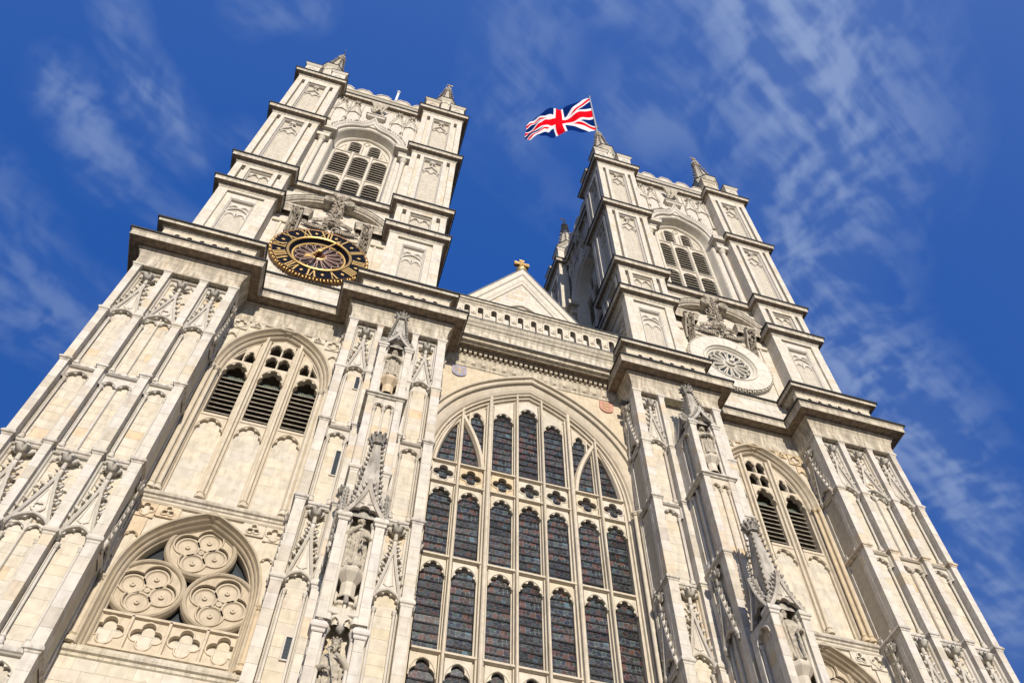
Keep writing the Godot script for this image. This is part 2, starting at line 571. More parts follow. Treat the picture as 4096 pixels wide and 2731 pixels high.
func buttress(T: Node3D, sg: float, called: String, inner: bool) -> Node3D:
	var B := node(called, T)
	var strips: Array
	var panels: Array
	if inner:
		strips = [Vector2(2.52, 2.88), Vector2(3.78, 4.04), Vector2(5.40, 5.66), Vector2(6.57, 6.95)]
		panels = [Vector2(2.88, 3.78), Vector2(5.66, 6.57)]
	else:
		strips = [Vector2(2.52, 2.88), Vector2(3.8, 4.12), Vector2(5.37, 5.65), Vector2(6.65, 6.95)]
		panels = [Vector2(2.88, 3.8), Vector2(4.12, 5.37), Vector2(5.65, 6.65)]
	var PB := F - 0.40
	var mb := MB.new()
	var e := span(sg, 2.56, 6.90)
	core(mb, e.x, e.y, 0.0, 35.6, -2.4, PB - 0.05)
	# nearest (lowest) stones first: these are the single parts
	for k in range(5, -1, -1):
		var y1: float = ROWS[k]
		var y0: float = ROWS[k + 1]
		for st in strips:
			e = span(sg, st.x, st.y)
			slab(mb, e.x, e.y, y0 + 0.02, y1 - 0.02, F, PB - 0.03, 0, B, 0.7, 0.62)
		for pn in panels:
			e = span(sg, pn.x, pn.y)
			slab(mb, e.x, e.y, y0, y1, PB, PB - 0.05, 1, B, 0.62, 0.42)
	# sides towards the bays
	for sd in [[2.52, -sg, BZ - 0.1, 1.0], [6.95, sg, (BZ - 0.1) if inner else -3.4, -1.0]]:
		side_slab(mb, sg * sd[0], sd[1], F - 0.52, F - 0.31, 9.0, 34.75, 0, 0.16)
		side_slab(mb, sg * (sd[0] + sd[3] * 0.14), sd[1], BZ + 0.2, F - 0.52, 9.0, 34.75, 1, 0.05)
		side_slab(mb, sg * sd[0], sd[1], sd[2], BZ + 0.22, 9.0, 34.75, 0, 0.16)
	stuff(put(mb, "ashlar", M.stone, B))
	var sm := MB.new()
	for k in [1, 2, 4]:
		for xx in [2.52 + 0.09, 6.95 - 0.09]:
			for zz0 in [F - 0.58, BZ + 0.28]:
				sm.col = stone_col(0)
				shaft(sm, sg * xx, ROWS[k + 1] + 0.14, ROWS[k] - 0.2, zz0, 0.05)
	put(sm, "side_shafts", M.stone, B)
	# panel heads, shafts, frames
	for pn in panels:
		var m := MB.new()
		e = span(sg, pn.x, pn.y)
		var wide: bool = pn.y - pn.x > 1.1
		var xc := (e.x + e.y) / 2
		for k in 6:
			m.col = stone_col(0)
			var y1: float = ROWS[k]
			var y0: float = ROWS[k + 1]
			var is_gab := k == 0 or k == 3
			if is_gab:
				# frame with small lancets behind the finial
				m.wall_sweep(PackedVector2Array([Vector2(e.x, y0 + 0.3), Vector2(e.x, y1 - 0.18), Vector2(e.y, y1 - 0.18), Vector2(e.y, y0 + 0.3)]), [Vector2(0.0, PB + 0.2), Vector2(0.05, PB + 0.16), Vector2(0.07, PB + 0.08), Vector2(0.12, PB + 0.05), Vector2(0.12, PB)], false, -1.0)
				for hh in [-1.0, 1.0]:
					var a := minf(xc + hh * 0.02, xc + hh * ((e.y - e.x) / 2 - 0.1))
					var b := maxf(xc + hh * 0.02, xc + hh * ((e.y - e.x) / 2 - 0.1))
					head(m, a, b, y1 - 0.62, y1 - 0.27, PB + 0.06, PB, 3, 0.05)
					head(m, a if hh < 0 else b - 0.22, a + 0.22 if hh < 0 else b, y1 - 1.75, y1 - 1.5, PB + 0.05, PB, 3, 0.03)
				m.bar(line(Vector2(e.x + 0.12, y0 + 0.4), Vector2(e.x + 0.12, y1 - 0.3)), 0.05, PB + 0.07, PB)
				m.bar(line(Vector2(e.y - 0.12, y0 + 0.4), Vector2(e.y - 0.12, y1 - 0.3)), 0.05, PB + 0.07, PB)
			else:
				# k 1, 4 run up under a gablet; k 2, 5 have their own heads
				var top: float = y1 + 0.02 if (k == 1 or k == 4) else y1 - 0.75
				shaft(m, e.x + 0.13, y0 + 0.14, top - (0.22 if (k == 1 or k == 4) else 0.0), PB + 0.09, 0.045, true)
				shaft(m, e.y - 0.13, y0 + 0.14, top - (0.22 if (k == 1 or k == 4) else 0.0), PB + 0.09, 0.045, true)
				m.bar(line(Vector2(e.x + 0.05, y0), Vector2(e.x + 0.05, top)), 0.05, PB + 0.08, PB)
				m.bar(line(Vector2(e.y - 0.05, y0), Vector2(e.y - 0.05, top)), 0.05, PB + 0.08, PB)
				if wide:
					m.bar(line(Vector2(xc, y0), Vector2(xc, top + (0.5 if (k == 1 or k == 4) else 0.6))), 0.09, PB + 0.11, PB)
				if k == 2 or k == 5:
					var ys := y1 - 0.78
					if wide:
						head(m, e.x + 0.05, xc, ys, y1 - 0.2, PB + 0.13, PB, 3, 0.085)
						head(m, xc, e.y - 0.05, ys, y1 - 0.2, PB + 0.13, PB, 3, 0.085)
					else:
						head(m, e.x + 0.05, e.y - 0.05, ys, y1 - 0.2, PB + 0.13, PB, 5, 0.09)
					m.wall_sweep(PackedVector2Array([Vector2(e.x, ys), Vector2(e.x, y1 - 0.13), Vector2(e.y, y1 - 0.13), Vector2(e.y, ys)]), [Vector2(0.0, PB + 0.24), Vector2(0.04, PB + 0.2), Vector2(0.06, PB + 0.12), Vector2(0.1, PB + 0.1)], false, -1.0)
				elif wide:
					head(m, e.x + 0.1, xc, y1 + 0.02, y1 + 0.34, PB + 0.09, PB, 3, 0.06)
					head(m, xc, e.y - 0.1, y1 + 0.02, y1 + 0.34, PB + 0.09, PB, 3, 0.06)
		put(m, "panel_tracery", M.stone, B)
		for y in [31.1, 19.86]:
			var g := inst((gab_wide if wide else gab_narrow)[rng.randi() % 3], "gablet", M.stone, B, Transform3D(Basis(), Vector3(xc, y, PB)))
			g.scale = Vector3((pn.y - pn.x) / (1.25 if wide else 0.92), 1, 1)
	# gablets on the faces towards the bay, one above the other
	for y in [31.1, 19.86]:
		for xx in [2.52, 6.95]:
			if xx > 6.0 and not inner:
				continue
			var d: float = -sg if xx < 3 else sg
			var fr := side_frame(sg * xx, d)
			inst(gab_narrow[rng.randi() % 3], "gablet", M.stone, B, Transform3D(fr.basis.scaled_local(Vector3(1, 1, 0.42)), Vector3(sg * xx, y, -0.78)))
	# strings and caps
	var zz := PackedVector2Array()
	var list := strips.duplicate()
	if sg < 0: list.reverse()
	for i in list.size():
		var st: Vector2 = list[i]
		e = span(sg, st.x, st.y)
		if i == 0:
			zz.push_back(Vector2(e.x, BZ))
		zz.push_back(Vector2(e.x, F + 0.0)); zz.push_back(Vector2(e.y, F + 0.0))
		if i < list.size() - 1:
			zz.push_back(Vector2(e.y, PB + 0.12))
			var e2 := span(sg, list[i + 1].x, list[i + 1].y)
			zz.push_back(Vector2(e2.x, PB + 0.12))
		else:
			zz.push_back(Vector2(e.y, BZ))
	if not inner:
		if sg > 0: zz[zz.size() - 1].y = -3.4
		else: zz[0].y = -3.4
	for y in [27.55, 23.3, 15.95]:
		var m := MB.new()
		m.col = stone_col(0)
		m.plan_sweep(zz, STRING.map(func(q): return Vector2(q.x * 0.62, q.y)), false, 1.0, y, 0.07, rng)
		put(m, "string_course", M.worn, B)
	for y in [31.05, 19.8, 34.72]:
		for st in strips:
			var m := MB.new()
			m.col = stone_col(0)
			e = span(sg, st.x, st.y)
			cap(m, e.x, e.y, y, -1.4 if (st.x < 2.6 or st.y > 6.9) else PB, F)
			put(m, "offset_cap", M.stone, B)
	return B

func slit_windows(T: Node3D) -> void:
	# narrow stair lights in the flank beside the louvred window
	for r in [[30.2, 31.0], [25.0, 26.3], [17.25, 18.0]]:
		var Q := node("slit_window", T)
		var z := F - 0.40
		var m := MB.new()
		m.col = stone_col(0)
		m.wall_sweep(PackedVector2Array([Vector2(3.44, r[0]), Vector2(3.44, r[1]), Vector2(3.61, r[1]), Vector2(3.61, r[0])]), [Vector2(0.0, z + 0.008), Vector2(0.0, z + 0.05), Vector2(-0.05, z + 0.06), Vector2(-0.06, z)], true, -1.0)
		put(m, "frame", M.stone, Q)
		m = MB.new()
		m.col = Color(0.035, 0.04, 0.045)
		m.block(3.44, 3.61, r[0], r[1], z, z + 0.012, 0.0)
		put(m, "pane", M.glass_dark, Q)
		m = MB.new()
		m.col = Color(0.08, 0.08, 0.08)
		for k in int((r[1] - r[0]) / 0.12):
			m.block(3.44, 3.61, r[0] + k * 0.12, r[0] + k * 0.12 + 0.012, z + 0.012, z + 0.018, 0.0)
		put(m, "glazing_bars", M.iron, Q)

# ------------------------------------------------------------------ statue niche spur on the inner buttress
func spire_mesh(wid: float, tall: float, deep: float) -> ArrayMesh:
	# crocketed canopy: ogee gables on three sides, tapering spire and finial. Origin at the middle of the cap line
	var mb := MB.new()
	var h := wid / 2
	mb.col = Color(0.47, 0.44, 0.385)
	for f in 3:
		var fr := Transform3D(Basis(Vector3.UP, [0.0, PI / 2, -PI / 2][f]), Vector3.ZERO)
		mb.t = fr * Transform3D(Basis(), Vector3(0, 0, (deep if f == 0 else h) - 0.12))
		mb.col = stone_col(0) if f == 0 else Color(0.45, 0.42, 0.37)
		var hh := h if f == 0 else deep
		var hg := tall * 0.36
		var sd := PackedVector2Array()
		for i in 11:
			var t := i / 10.0
			sd.push_back(Vector2(hh * pow(1.0 - t, 1.7), -0.02 + hg * t))
		var cu := cusped(hh - 0.12, hh * 0.85, 5, 0.07, 0.3)
		var p := PackedVector2Array([Vector2(-hh, -0.02), Vector2(-hh + 0.1, -0.02)])
		p.append_array(shift(cu, Vector2(0, -0.02)))
		p.append_array(PackedVector2Array([Vector2(hh - 0.1, -0.02)]))
		for e in sd: p.push_back(e)
		for i in range(9, 0, -1): p.push_back(Vector2(-sd[i].x, sd[i].y))
		mb.plate(p, 0.12, 0.0)
		for sg in [-1.0, 1.0]:
			var q := PackedVector2Array()
			for e in sd: q.push_back(Vector2(e.x * sg, e.y))
			mb.wall_sweep(q, [Vector2(-0.07, 0.1), Vector2(-0.07, 0.17), Vector2(0.0, 0.21), Vector2(0.05, 0.17), Vector2(0.05, -0.12)], false, -sg)
			for k in 7:
				var t := 0.12 + k * 0.125
				crocket(mb, Vector3(sg * (hh * pow(1.0 - t, 1.7) + 0.03), hg * t, 0.08), Vector3(sg * 0.8, 0.6, 0.1).normalized(), 0.1)
			mb.wall_sweep(PackedVector2Array([Vector2(sg * 0.05, hh * 0.9), Vector2(sg * 0.2, hh * 0.95), Vector2(sg * 0.04, hg * 0.8)]), [Vector2(-0.02, 0.12), Vector2(0, 0.15), Vector2(0.02, 0.12)])
	mb.t = Transform3D.IDENTITY
	# spire body: square on plan, corners crocketed
	var n := 7
	for i in n:
		var t0 := float(i) / n
		var t1 := float(i + 1) / n
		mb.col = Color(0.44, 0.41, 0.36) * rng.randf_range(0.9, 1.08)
		mb.lathe(Vector3(0, 0.2, 0), [Vector2(lerpf(h * 0.92, 0.17, t0), tall * 0.8 * t0), Vector2(lerpf(h * 0.92, 0.17, t1), tall * 0.8 * t1)], 4, PI / 4, false)
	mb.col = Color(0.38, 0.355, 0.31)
	for f in 4:
		var a := PI / 4 + PI / 2 * f
		for k in 13:
			var t := 0.12 + k * 0.068
			var r := lerpf(h * 0.92, 0.17, t)
			crocket(mb, Vector3(cos(a) * r, 0.2 + tall * 0.8 * t, sin(a) * r), Vector3(cos(a), 0.25, sin(a)).normalized(), 0.085)
	# leafy capital on top
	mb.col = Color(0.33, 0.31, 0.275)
	var ty := 0.17 + tall * 0.8
	mb.lathe(Vector3(0, ty, 0), [Vector2(0.17, 0.0), Vector2(0.25, 0.03), Vector2(0.25, 0.08), Vector2(0.16, 0.11), Vector2(0.17, 0.3), Vector2(0.2, 0.4), Vector2(0.08, 0.5)], 8, PI / 8, false)
	for k in 20:
		var a := TAU * k / 10 + (0.3 if k >= 10 else 0.0)
		var lift := 0.0 if k < 10 else 0.16
		var rr := rng.randf_range(0.2, 0.27)
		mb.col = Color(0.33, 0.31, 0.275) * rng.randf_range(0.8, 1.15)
		mb.tube(PackedVector3Array([Vector3(cos(a) * 0.14, ty + 0.1 + lift, sin(a) * 0.14), Vector3(cos(a) * rr * 0.85, ty + 0.24 + lift, sin(a) * rr * 0.85), Vector3(cos(a) * rr * 1.25, ty + 0.34 + lift, sin(a) * rr * 1.25), Vector3(cos(a) * rr * 1.35, ty + 0.27 + lift, sin(a) * rr * 1.35)]), PackedFloat32Array([0.06, 0.075, 0.05, 0.02]), 6)
	return mb.mesh()

var spire_up: ArrayMesh
var spire_low: ArrayMesh

func niche(S: Node3D, xc: float, y0: float, yc: float, ped_top: float, zf: float, zb: float, zback: float, part: String) -> void:
	# two strips with caps at yc, hollow between them, pedestal up to ped_top
	var mb := MB.new()
	var m2 := MB.new()
	for sg in [-1.0, 1.0]:
		var a := minf(xc + sg * 0.40, xc + sg * 0.67)
		var b := maxf(xc + sg * 0.40, xc + sg * 0.67)
		slab(mb, a, b, y0, yc, zf, zf - 0.3, 0, S, 0.5, 0.62)
		side_slab(mb, xc + sg * 0.67, sg, zf - 0.31, zf - 0.012, y0, yc - 0.02, 0, 0.02)
		side_slab(mb, xc + sg * 0.67, sg, zb, zb + 0.28, y0, yc - 0.02, 0, 0.16)
		side_slab(mb, xc + sg * 0.53, sg, zb + 0.26, zf - 0.29, y0, yc + 0.1, 1, 0.12)
		m2.col = stone_col(0)
		for zz in [zb + 0.36, zf - 0.4]:
			shaft(m2, xc + sg * 0.58, y0 + 0.1, yc - 0.7, zz, 0.05)
		m2.t = Transform3D(side_frame(xc + sg * 0.53, sg).basis, Vector3(xc + sg * 0.53, 0, (zf + zb) / 2))
		var hw := (zf - zb) / 2 - 0.28
		head(m2, -hw, hw, yc - 0.7, yc - 0.05, 0.13, 0.0, 5, 0.07)
		m2.t = Transform3D.IDENTITY
		m2.col = stone_col(0)
		shaft(m2, xc + sg * 0.36, y0 + 0.05, yc - 0.02, zf - 0.16, 0.055)
		cap(m2, a - 0.02, b + 0.02, yc, zf - 0.4, zf + 0.02)
		# little gabled top of the cap
		m2.col = stone_col(3)
		m2.lathe(Vector3((a + b) / 2, yc + 0.12, zf - 0.17), [Vector2(0.19, 0.0), Vector2(0.17, 0.08), Vector2(0.02, 0.42)], 4, PI / 4, false)
		for q in 3:
			m2.blob(Vector3((a + b) / 2, yc + 0.25 + q * 0.1, zf - 0.1), Vector3(0.09, 0.07, 0.09), rng, 0.35, 6, 4)
	slab(mb, xc - 0.40, xc + 0.40, y0, yc + 0.9, zback, zback - 0.05, 1, null, 0.5, 0.6)
	stuff(put(mb, "ashlar", M.stone, S))
	# vaulted hood over the hollow
	m2.col = stone_col(1)
	m2.block(xc - 0.42, xc + 0.42, yc + 0.55, yc + 0.75, zback - 0.05, zf - 0.12, 0.02, true)
	put(m2, "niche_frame", M.stone, S)
	var p := MB.new()
	p.col = stone_col(1)
	var pz := zback + (zf - zback) * 0.42
	p.lathe(Vector3(xc, ped_top - 0.95, pz), [Vector2(0.24, 0.0), Vector2(0.26, 0.04), Vector2(0.22, 0.1), Vector2(0.22, 0.5), Vector2(0.27, 0.56), Vector2(0.40, 0.72), Vector2(0.42, 0.76), Vector2(0.38, 0.8), Vector2(0.40, 0.86), Vector2(0.36, 0.95), Vector2(0.0, 0.95)], 8, PI / 8, false)
	put(p, "pedestal", M.stone, S)

func spur(T: Node3D, sg: float) -> void:
	var S := node("niche_spur", T)
	var xc := sg * 4.72
	var mb := MB.new()
	# upper stage behind the first niche and the shaft below it
	core(mb, xc - 0.5, xc + 0.5, 23.6, 31.1, -0.2, 1.0)
	core(mb, xc - 0.5, xc + 0.5, 9.0, 23.5, -0.2, 1.39)
	core(mb, xc - 0.45, xc + 0.45, 9.0, 19.3, 1.0, 2.3)
	# shaft stage between y 20 and 27.75
	for s2 in [-1.0, 1.0]:
		var a := minf(xc + s2 * 0.40, xc + s2 * 0.67)
		var b := maxf(xc + s2 * 0.40, xc + s2 * 0.67)
		slab(mb, a, b, 9.0, 27.7, 1.6, 1.2, 0, S, 0.5, 0.62)
		side_slab(mb, xc + s2 * 0.67, s2, 1.25, 1.59, 9.0, 31.05, 0, 0.16)
		side_slab(mb, xc + s2 * 0.67, s2, F - 0.28, 0.32, 9.0, 31.05, 0, 0.16)
		side_slab(mb, xc + s2 * 0.54, s2, 0.3, 1.27, 9.0, 31.05, 1, 0.05)
	slab(mb, xc - 0.40, xc + 0.40, 19.0, 27.6, 1.46, 1.40, 1, null, 0.6, 0.5)
	stuff(put(mb, "ashlar", M.stone, S))
	var m := MB.new()
	m.col = stone_col(0)
	for k in 3:
		shaft(m, xc - 0.34 + 0.34 * k, 20.2, 27.05, 1.51, 0.05)
	head(m, xc - 0.40, xc, 27.05, 27.6, 1.57, 1.45, 3, 0.06)
	head(m, xc, xc + 0.40, 27.05, 27.6, 1.57, 1.45, 3, 0.06)
	for s2 in [-1.0, 1.0]:
		for zz0 in [0.4, 0.78, 1.17]:
			for yy in [[23.75, 27.5], [27.95, 30.9], [16.2, 23.4]]:
				m.col = stone_col(0)
				shaft(m, xc + s2 * 0.58, yy[0], yy[1], zz0, 0.055)
	put(m, "shaft_tracery", M.stone, S)
	for y in [27.72, 23.6]:
		var st := MB.new()
		st.col = stone_col(0)
		var ring_path := PackedVector2Array([Vector2(xc - 0.67, F - 0.2), Vector2(xc - 0.67, 1.6), Vector2(xc + 0.67, 1.6), Vector2(xc + 0.67, F - 0.2)])
		if y < 25:
			for s2 in [-1.0, 1.0]:
				st = MB.new()
				st.col = stone_col(0)
				cap(st, xc + s2 * 0.535 - 0.135, xc + s2 * 0.535 + 0.135, y, F - 0.2, 1.6)
				put(st, "offset_cap", M.stone, S)
			continue
		else:
			st.plan_sweep(ring_path, STRING, false, 1.0, y, 0.05, rng)
		put(st, "string_course", M.worn, S)
	niche(S, xc, 27.85, 31.05, 29.05, 1.6, 0.3, 1.12, "upper")
	niche(S, xc, 16.15, 19.78, 18.02, 3.2, 1.8, 2.6, "lower")
	niche(S, xc, 11.5, 15.9, 13.7, 3.2, 1.8, 2.6, "base")
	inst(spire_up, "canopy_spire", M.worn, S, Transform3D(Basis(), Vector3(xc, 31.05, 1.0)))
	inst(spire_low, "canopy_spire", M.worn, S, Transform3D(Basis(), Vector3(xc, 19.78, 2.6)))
	# flat canopy with hanging bosses over the lowest niche
	var c := MB.new()
	c.col = stone_col(1)
	c.lathe(Vector3(xc, 16.15, 2.62), [Vector2(0.44, 0.0), Vector2(0.44, 0.62), Vector2(0.5, 0.66), Vector2(0.5, 0.74), Vector2(0.3, 0.86)], 8, PI / 8, false)
	for k in 5:
		var a := PI * k / 4
		var d := Vector3(cos(a), 0, sin(a))
		c.block(xc + d.x * 0.44 - 0.04, xc + d.x * 0.44 + 0.04, 16.0, 16.85, 2.62 + d.z * 0.44 - 0.05, 2.62 + d.z * 0.44 + 0.05, 0.015, true)
		c.col = stone_col(3)
		c.blob(Vector3(xc, 15.98, 2.62) + d * 0.47, Vector3(0.1, 0.12, 0.1), rng, 0.35, 7, 5)
		c.blob(Vector3(xc, 16.86, 2.62) + d * 0.52, Vector3(0.1, 0.09, 0.1), rng, 0.4, 7, 5)
		c.blob(Vector3(xc, 17.0, 2.62) + d * 0.5, Vector3(0.06, 0.08, 0.06), rng, 0.4, 6, 4)
		c.col = stone_col(1)
	for k in 4:
		var a := PI * (k + 0.5) / 4
		c.t = Transform3D(Basis(Vector3.UP, PI / 2 - a), Vector3(xc, 16.1, 2.62) + Vector3(cos(a), 0, sin(a)) * 0.40)
		head(c, -0.17, 0.17, -0.05, 0.5, 0.06, -0.02, 3, 0.04, 0.3)
	c.t = Transform3D.IDENTITY
	put(c, "niche_canopy", M.stone, S)
	# side gablets of the shaft stage
	for s2 in [-1.0, 1.0]:
		var fr := side_frame(xc + s2 * 0.67, s2)
		var g := inst(gab_narrow[rng.randi() % 3], "gablet", M.worn, S, Transform3D(fr.basis.scaled_local(Vector3(1.0, 0.95, 0.5)), Vector3(xc + s2 * 0.67, 20.2, 0.82)))
		g.name = "gablet"

# ------------------------------------------------------------------ bay between the buttresses
func louvres(parent: Node, xc: float, w: float, y0: float, y1: float, z: float, step: float, xf := Transform3D.IDENTITY) -> void:
	var n := roundi((y1 - y0) / step)
	for i in n:
		var mb := MB.new()
		var k := rng.randf_range(0.8, 1.05)
		mb.t = Transform3D(Basis(Vector3.RIGHT, 0.75 + rng.randf_range(-0.03, 0.03)), Vector3(xc, y0 + (i + 0.5) * step, z))
		mb.col = Color(0.10, 0.085, 0.07)
		mb.block(-w / 2, w / 2, -0.015, 0.015, -0.36, 0.0, 0.006, true)
		mb.col = Color(0.50, 0.45, 0.37) * k
		mb.block(-w / 2, w / 2, -0.024, 0.024, 0.001, 0.035, 0.006, true)
		inst(mb.mesh(), "louvre_slat", M.board, parent, xf)

func offset_path(p: PackedVector2Array, d: float) -> PackedVector2Array:
	var o := MB.mitres(p, false, 1.0)
	var r := PackedVector2Array()
	for i in p.size(): r.push_back(p[i] + o[i] * d)
	return r

func arch_path(h: float, rise: float, ys: float, y0: float, s := 0.4, n := 12) -> PackedVector2Array:
	var p := PackedVector2Array([Vector2(-h, y0)])
	p.append_array(shift(arch(h, rise, n, s), Vector2(0, ys)))
	p.push_back(Vector2(h, y0))
	return p

# wall with an opening that reaches down to its lower edge
func holed(mb: MB, x0: float, x1: float, y0: float, y1: float, hole: PackedVector2Array, zf: float, zb: float) -> void:
	var p := PackedVector2Array([Vector2(x0, y0)])
	p.append_array(hole)
	p.append_array(PackedVector2Array([Vector2(x1, y0), Vector2(x1, y1), Vector2(x0, y1)]))
	mb.plate(p, zf, zb)

const JAMB := [Vector2(0.47, -1.47), Vector2(0.47, -1.37), Vector2(0.42, -1.33), Vector2(0.36, -1.36), Vector2(0.33, -1.44), Vector2(0.29, -1.54), Vector2(0.25, -1.50), Vector2(0.21, -1.55), Vector2(0.18, -1.66), Vector2(0.13, -1.70), Vector2(0.11, -1.66), Vector2(0.07, -1.72), Vector2(0.05, -1.82), Vector2(0.0, -1.86), Vector2(0.0, -2.2)]

func bay(T: Node3D) -> void:
	var W := node("bell_window", T)
	var mb := MB.new()
	# --- wall round the louvred window
	var path := arch_path(2.0, 3.35, 31.0, 23.5, 0.38)
	mb.col = stone_col(1)
	holed(mb, -2.53, 2.53, 23.5, 35.6, offset_path(path, 0.43), BZ, BZ - 0.06)
	mb.col = Color(0.545, 0.475, 0.365)
	mb.wall_sweep(path, JAMB, false, 1.0, 0.0, 0.07, rng, 2)
	# spandrel tracery
	for sg in [-1.0, 1.0]:
		mb.col = stone_col(1)
		rolled_foil(mb, Vector2(sg * 2.08, 34.25), 0.25, 0.34, 0.34, BZ + 0.06, BZ)
		rolled_foil(mb, Vector2(sg * 1.36, 34.42), 0.14, 0.3, 0.17, BZ + 0.06, BZ, 3, PI / 2)
		head(mb, sg * 2.22 - 0.2, sg * 2.22 + 0.2, 33.25, 33.82, BZ + 0.06, BZ, 3, 0.05)
		shaft(mb, sg * 2.36, 23.62, 31.0, BZ + 0.02, 0.07)
		shaft(mb, sg * 2.17, 23.7, 31.0, BZ - 0.10, 0.075)
	mb.wall_sweep(PackedVector2Array([Vector2(-2.5, 33.0), Vector2(-2.5, 34.62), Vector2(2.5, 34.62), Vector2(2.5, 33.0)]), [Vector2(0.0, BZ + 0.1), Vector2(0.05, BZ + 0.07), Vector2(0.07, BZ)], false, -1.0)
	put(mb, "window_surround", M.stone, W)
	# --- tracery
	var tr := MB.new()
	tr.col = Color(0.55, 0.485, 0.38)
	for x in [-0.75, 0.75]:
		tr.wall_sweep(line(Vector2(x, 23.6), Vector2(x, 34.7)), [Vector2(-0.25, -2.15), Vector2(-0.25, -1.98), Vector2(-0.18, -1.93), Vector2(-0.16, -1.82), Vector2(-0.08, -1.78), Vector2(-0.05, -1.66), Vector2(0.05, -1.66), Vector2(0.08, -1.78), Vector2(0.16, -1.82), Vector2(0.18, -1.93), Vector2(0.25, -1.98), Vector2(0.25, -2.15)])
		shaft(tr, x, 23.86, 24.9, -1.72, 0.08, false)
	for x in [-1.5, 0.0, 1.5]:
		head(tr, x - 0.52, x + 0.52, 31.2, 32.22, -1.84, -2.12, 5, 0.1, 0.86, 0.25)
		head(tr, x - 0.52, x + 0.52, 27.55, 28.35, -1.84, -1.97, 5, 0.1, 0.7, 0.25)
		tr.block(x - 0.52, x + 0.52, 28.35, 28.5, -2.1, -1.8, 0.02, true)
	# upper lights
	tr.bar(line(Vector2(0, 32.2), Vector2(0, 34.9)), 0.1, -1.86, -2.1)
	for sg in [-1.0, 1.0]:
		head(tr, minf(0, sg * 0.52), maxf(0, sg * 0.52), 32.72, 33.16, -1.87, -2.08, 3, 0.05, 0.32, 0.3)
		head(tr, minf(0, sg * 0.52), maxf(0, sg * 0.52), 33.62, 34.9, -1.87, -2.08, 3, 0.05, 0.34, 0.3)
		var a := minf(sg * 0.98, sg * 1.4)
		head(tr, a, a + 0.42, 32.62, 34.2, -1.87, -2.08, 3, 0.06, 0.42, 0.5)
		tr.bar(line(Vector2(sg * 1.43, 32.1), Vector2(sg * 1.43, 34.0)), 0.1, -1.86, -2.1)
		tr.bar(PackedVector2Array([Vector2(sg * 1.43, 33.1), Vector2(sg * 1.75, 32.5), Vector2(sg * 2.0, 31.9)]), 0.09, -1.88, -2.1)
	put(tr, "tracery", M.stone, W)
	# blind panels under the louvres
	var bp := MB.new()
	slab(bp, -2.0, 2.0, 23.95, 28.4, -1.97, -2.05, 1, W, 0.62, 0.5)
	stuff(put(bp, "ashlar", M.stone, W))
	for x in [-1.5, 0.0, 1.5]:
		louvres(W, x, 0.98, 28.5, 31.3, -2.1, 0.28)
		var sc := MB.new()
		sc.col = Color(0.15, 0.19, 0.16)
		for i in 11:
			sc.block(x - 0.5 + i * 0.09, x - 0.42 + i * 0.09, 31.25, 31.72 + 0.05 * sin(i * 0.9), -2.42, -2.36, 0.02)
		put(sc, "wire_screen", M.board, W)
	# bell chamber behind the openings: floor, ceiling and three walls
	var dk := MB.new()
	dk.col = Color(0.42, 0.38, 0.31)
	dk.block(-6.8, -2.6, 23.4, 36.3, -7.0, -2.3, 0.0, true)
	dk.block(2.6, 6.8, 23.4, 36.3, -7.0, -2.3, 0.0, true)
	dk.block(-2.6, 2.6, 23.4, 28.3, -7.0, -2.1, 0.0, true)
	dk.block(-2.6, 2.6, 35.4, 36.3, -7.0, -2.1, 0.0, true)
	dk.block(-6.8, 6.8, 23.4, 36.3, -7.3, -7.01, 0.0, true)
	put(dk, "bell_chamber", M.stone, W)
	# --- string between the two windows, sill and plain wall
	for y in [23.42, 17.12]:
		var st := MB.new()
		st.col = stone_col(1)
		st.plan_sweep(PackedVector2Array([Vector2(-2.52, BZ), Vector2(2.52, BZ)]), [Vector2(0.0, -0.24), Vector2(0.05, -0.2), Vector2(0.06, -0.12), Vector2(0.13, -0.08), Vector2(0.15, 0.0), Vector2(0.04, 0.16), Vector2(-0.5, 0.55)], false, 1.0, y, 0.06, rng)
		put(st, "string_course", M.worn, T)
	# --- blind window with three roundels
	var Q := node("roundel_window", T)
	var q := MB.new()
	q.col = stone_col(1)
	path = PackedVector2Array([Vector2(-1.99, 17.15)])
	path.append_array(shift(arch(1.99, 3.12, 14, 0.5, 0.62, 0.5), Vector2(0, 19.65)))
	path.push_back(Vector2(1.99, 17.15))
	holed(q, -2.53, 2.53, 17.15, 23.4, offset_path(path, 0.28), BZ, BZ - 0.06)
	q.col = Color(0.55, 0.475, 0.36)
	q.wall_sweep(path, JAMB.map(func(e): return Vector2(e.x * 0.72 - 0.02, e.y)), false, 1.0, 0.0, 0.07, rng, 2)
	for sg in [-1.0, 1.0]:
		shaft(q, sg * 2.38, 17.3, 19.7, BZ + 0.03, 0.085)
		q.col = stone_col(1)
		rolled_foil(q, Vector2(sg * 2.13, 22.62), 0.24, 0.32, 0.32, BZ + 0.07, BZ)
		rolled_foil(q, Vector2(sg * 1.42, 22.68), 0.2, 0.38, 0.25, BZ + 0.07, BZ, 3, PI / 2)
		head(q, sg * 2.17 - 0.24, sg * 2.17 + 0.24, 21.35, 22.25, BZ + 0.07, BZ, 3, 0.06)
	q.wall_sweep(PackedVector2Array([Vector2(-2.49, 20.5), Vector2(-2.49, 23.0), Vector2(2.49, 23.0), Vector2(2.49, 20.5)]), [Vector2(0.0, BZ + 0.12), Vector2(0.06, BZ + 0.08), Vector2(0.08, BZ)], false, -1.0)
	put(q, "window_surround", M.stone, Q)
	var bk := MB.new()
	slab(bk, -2.0, 2.0, 17.3, 18.9, -2.02, -2.1, 1, null, 0.9, 0.5)
	put(bk, "backing", M.stone, Q)
	var gl := MB.new()
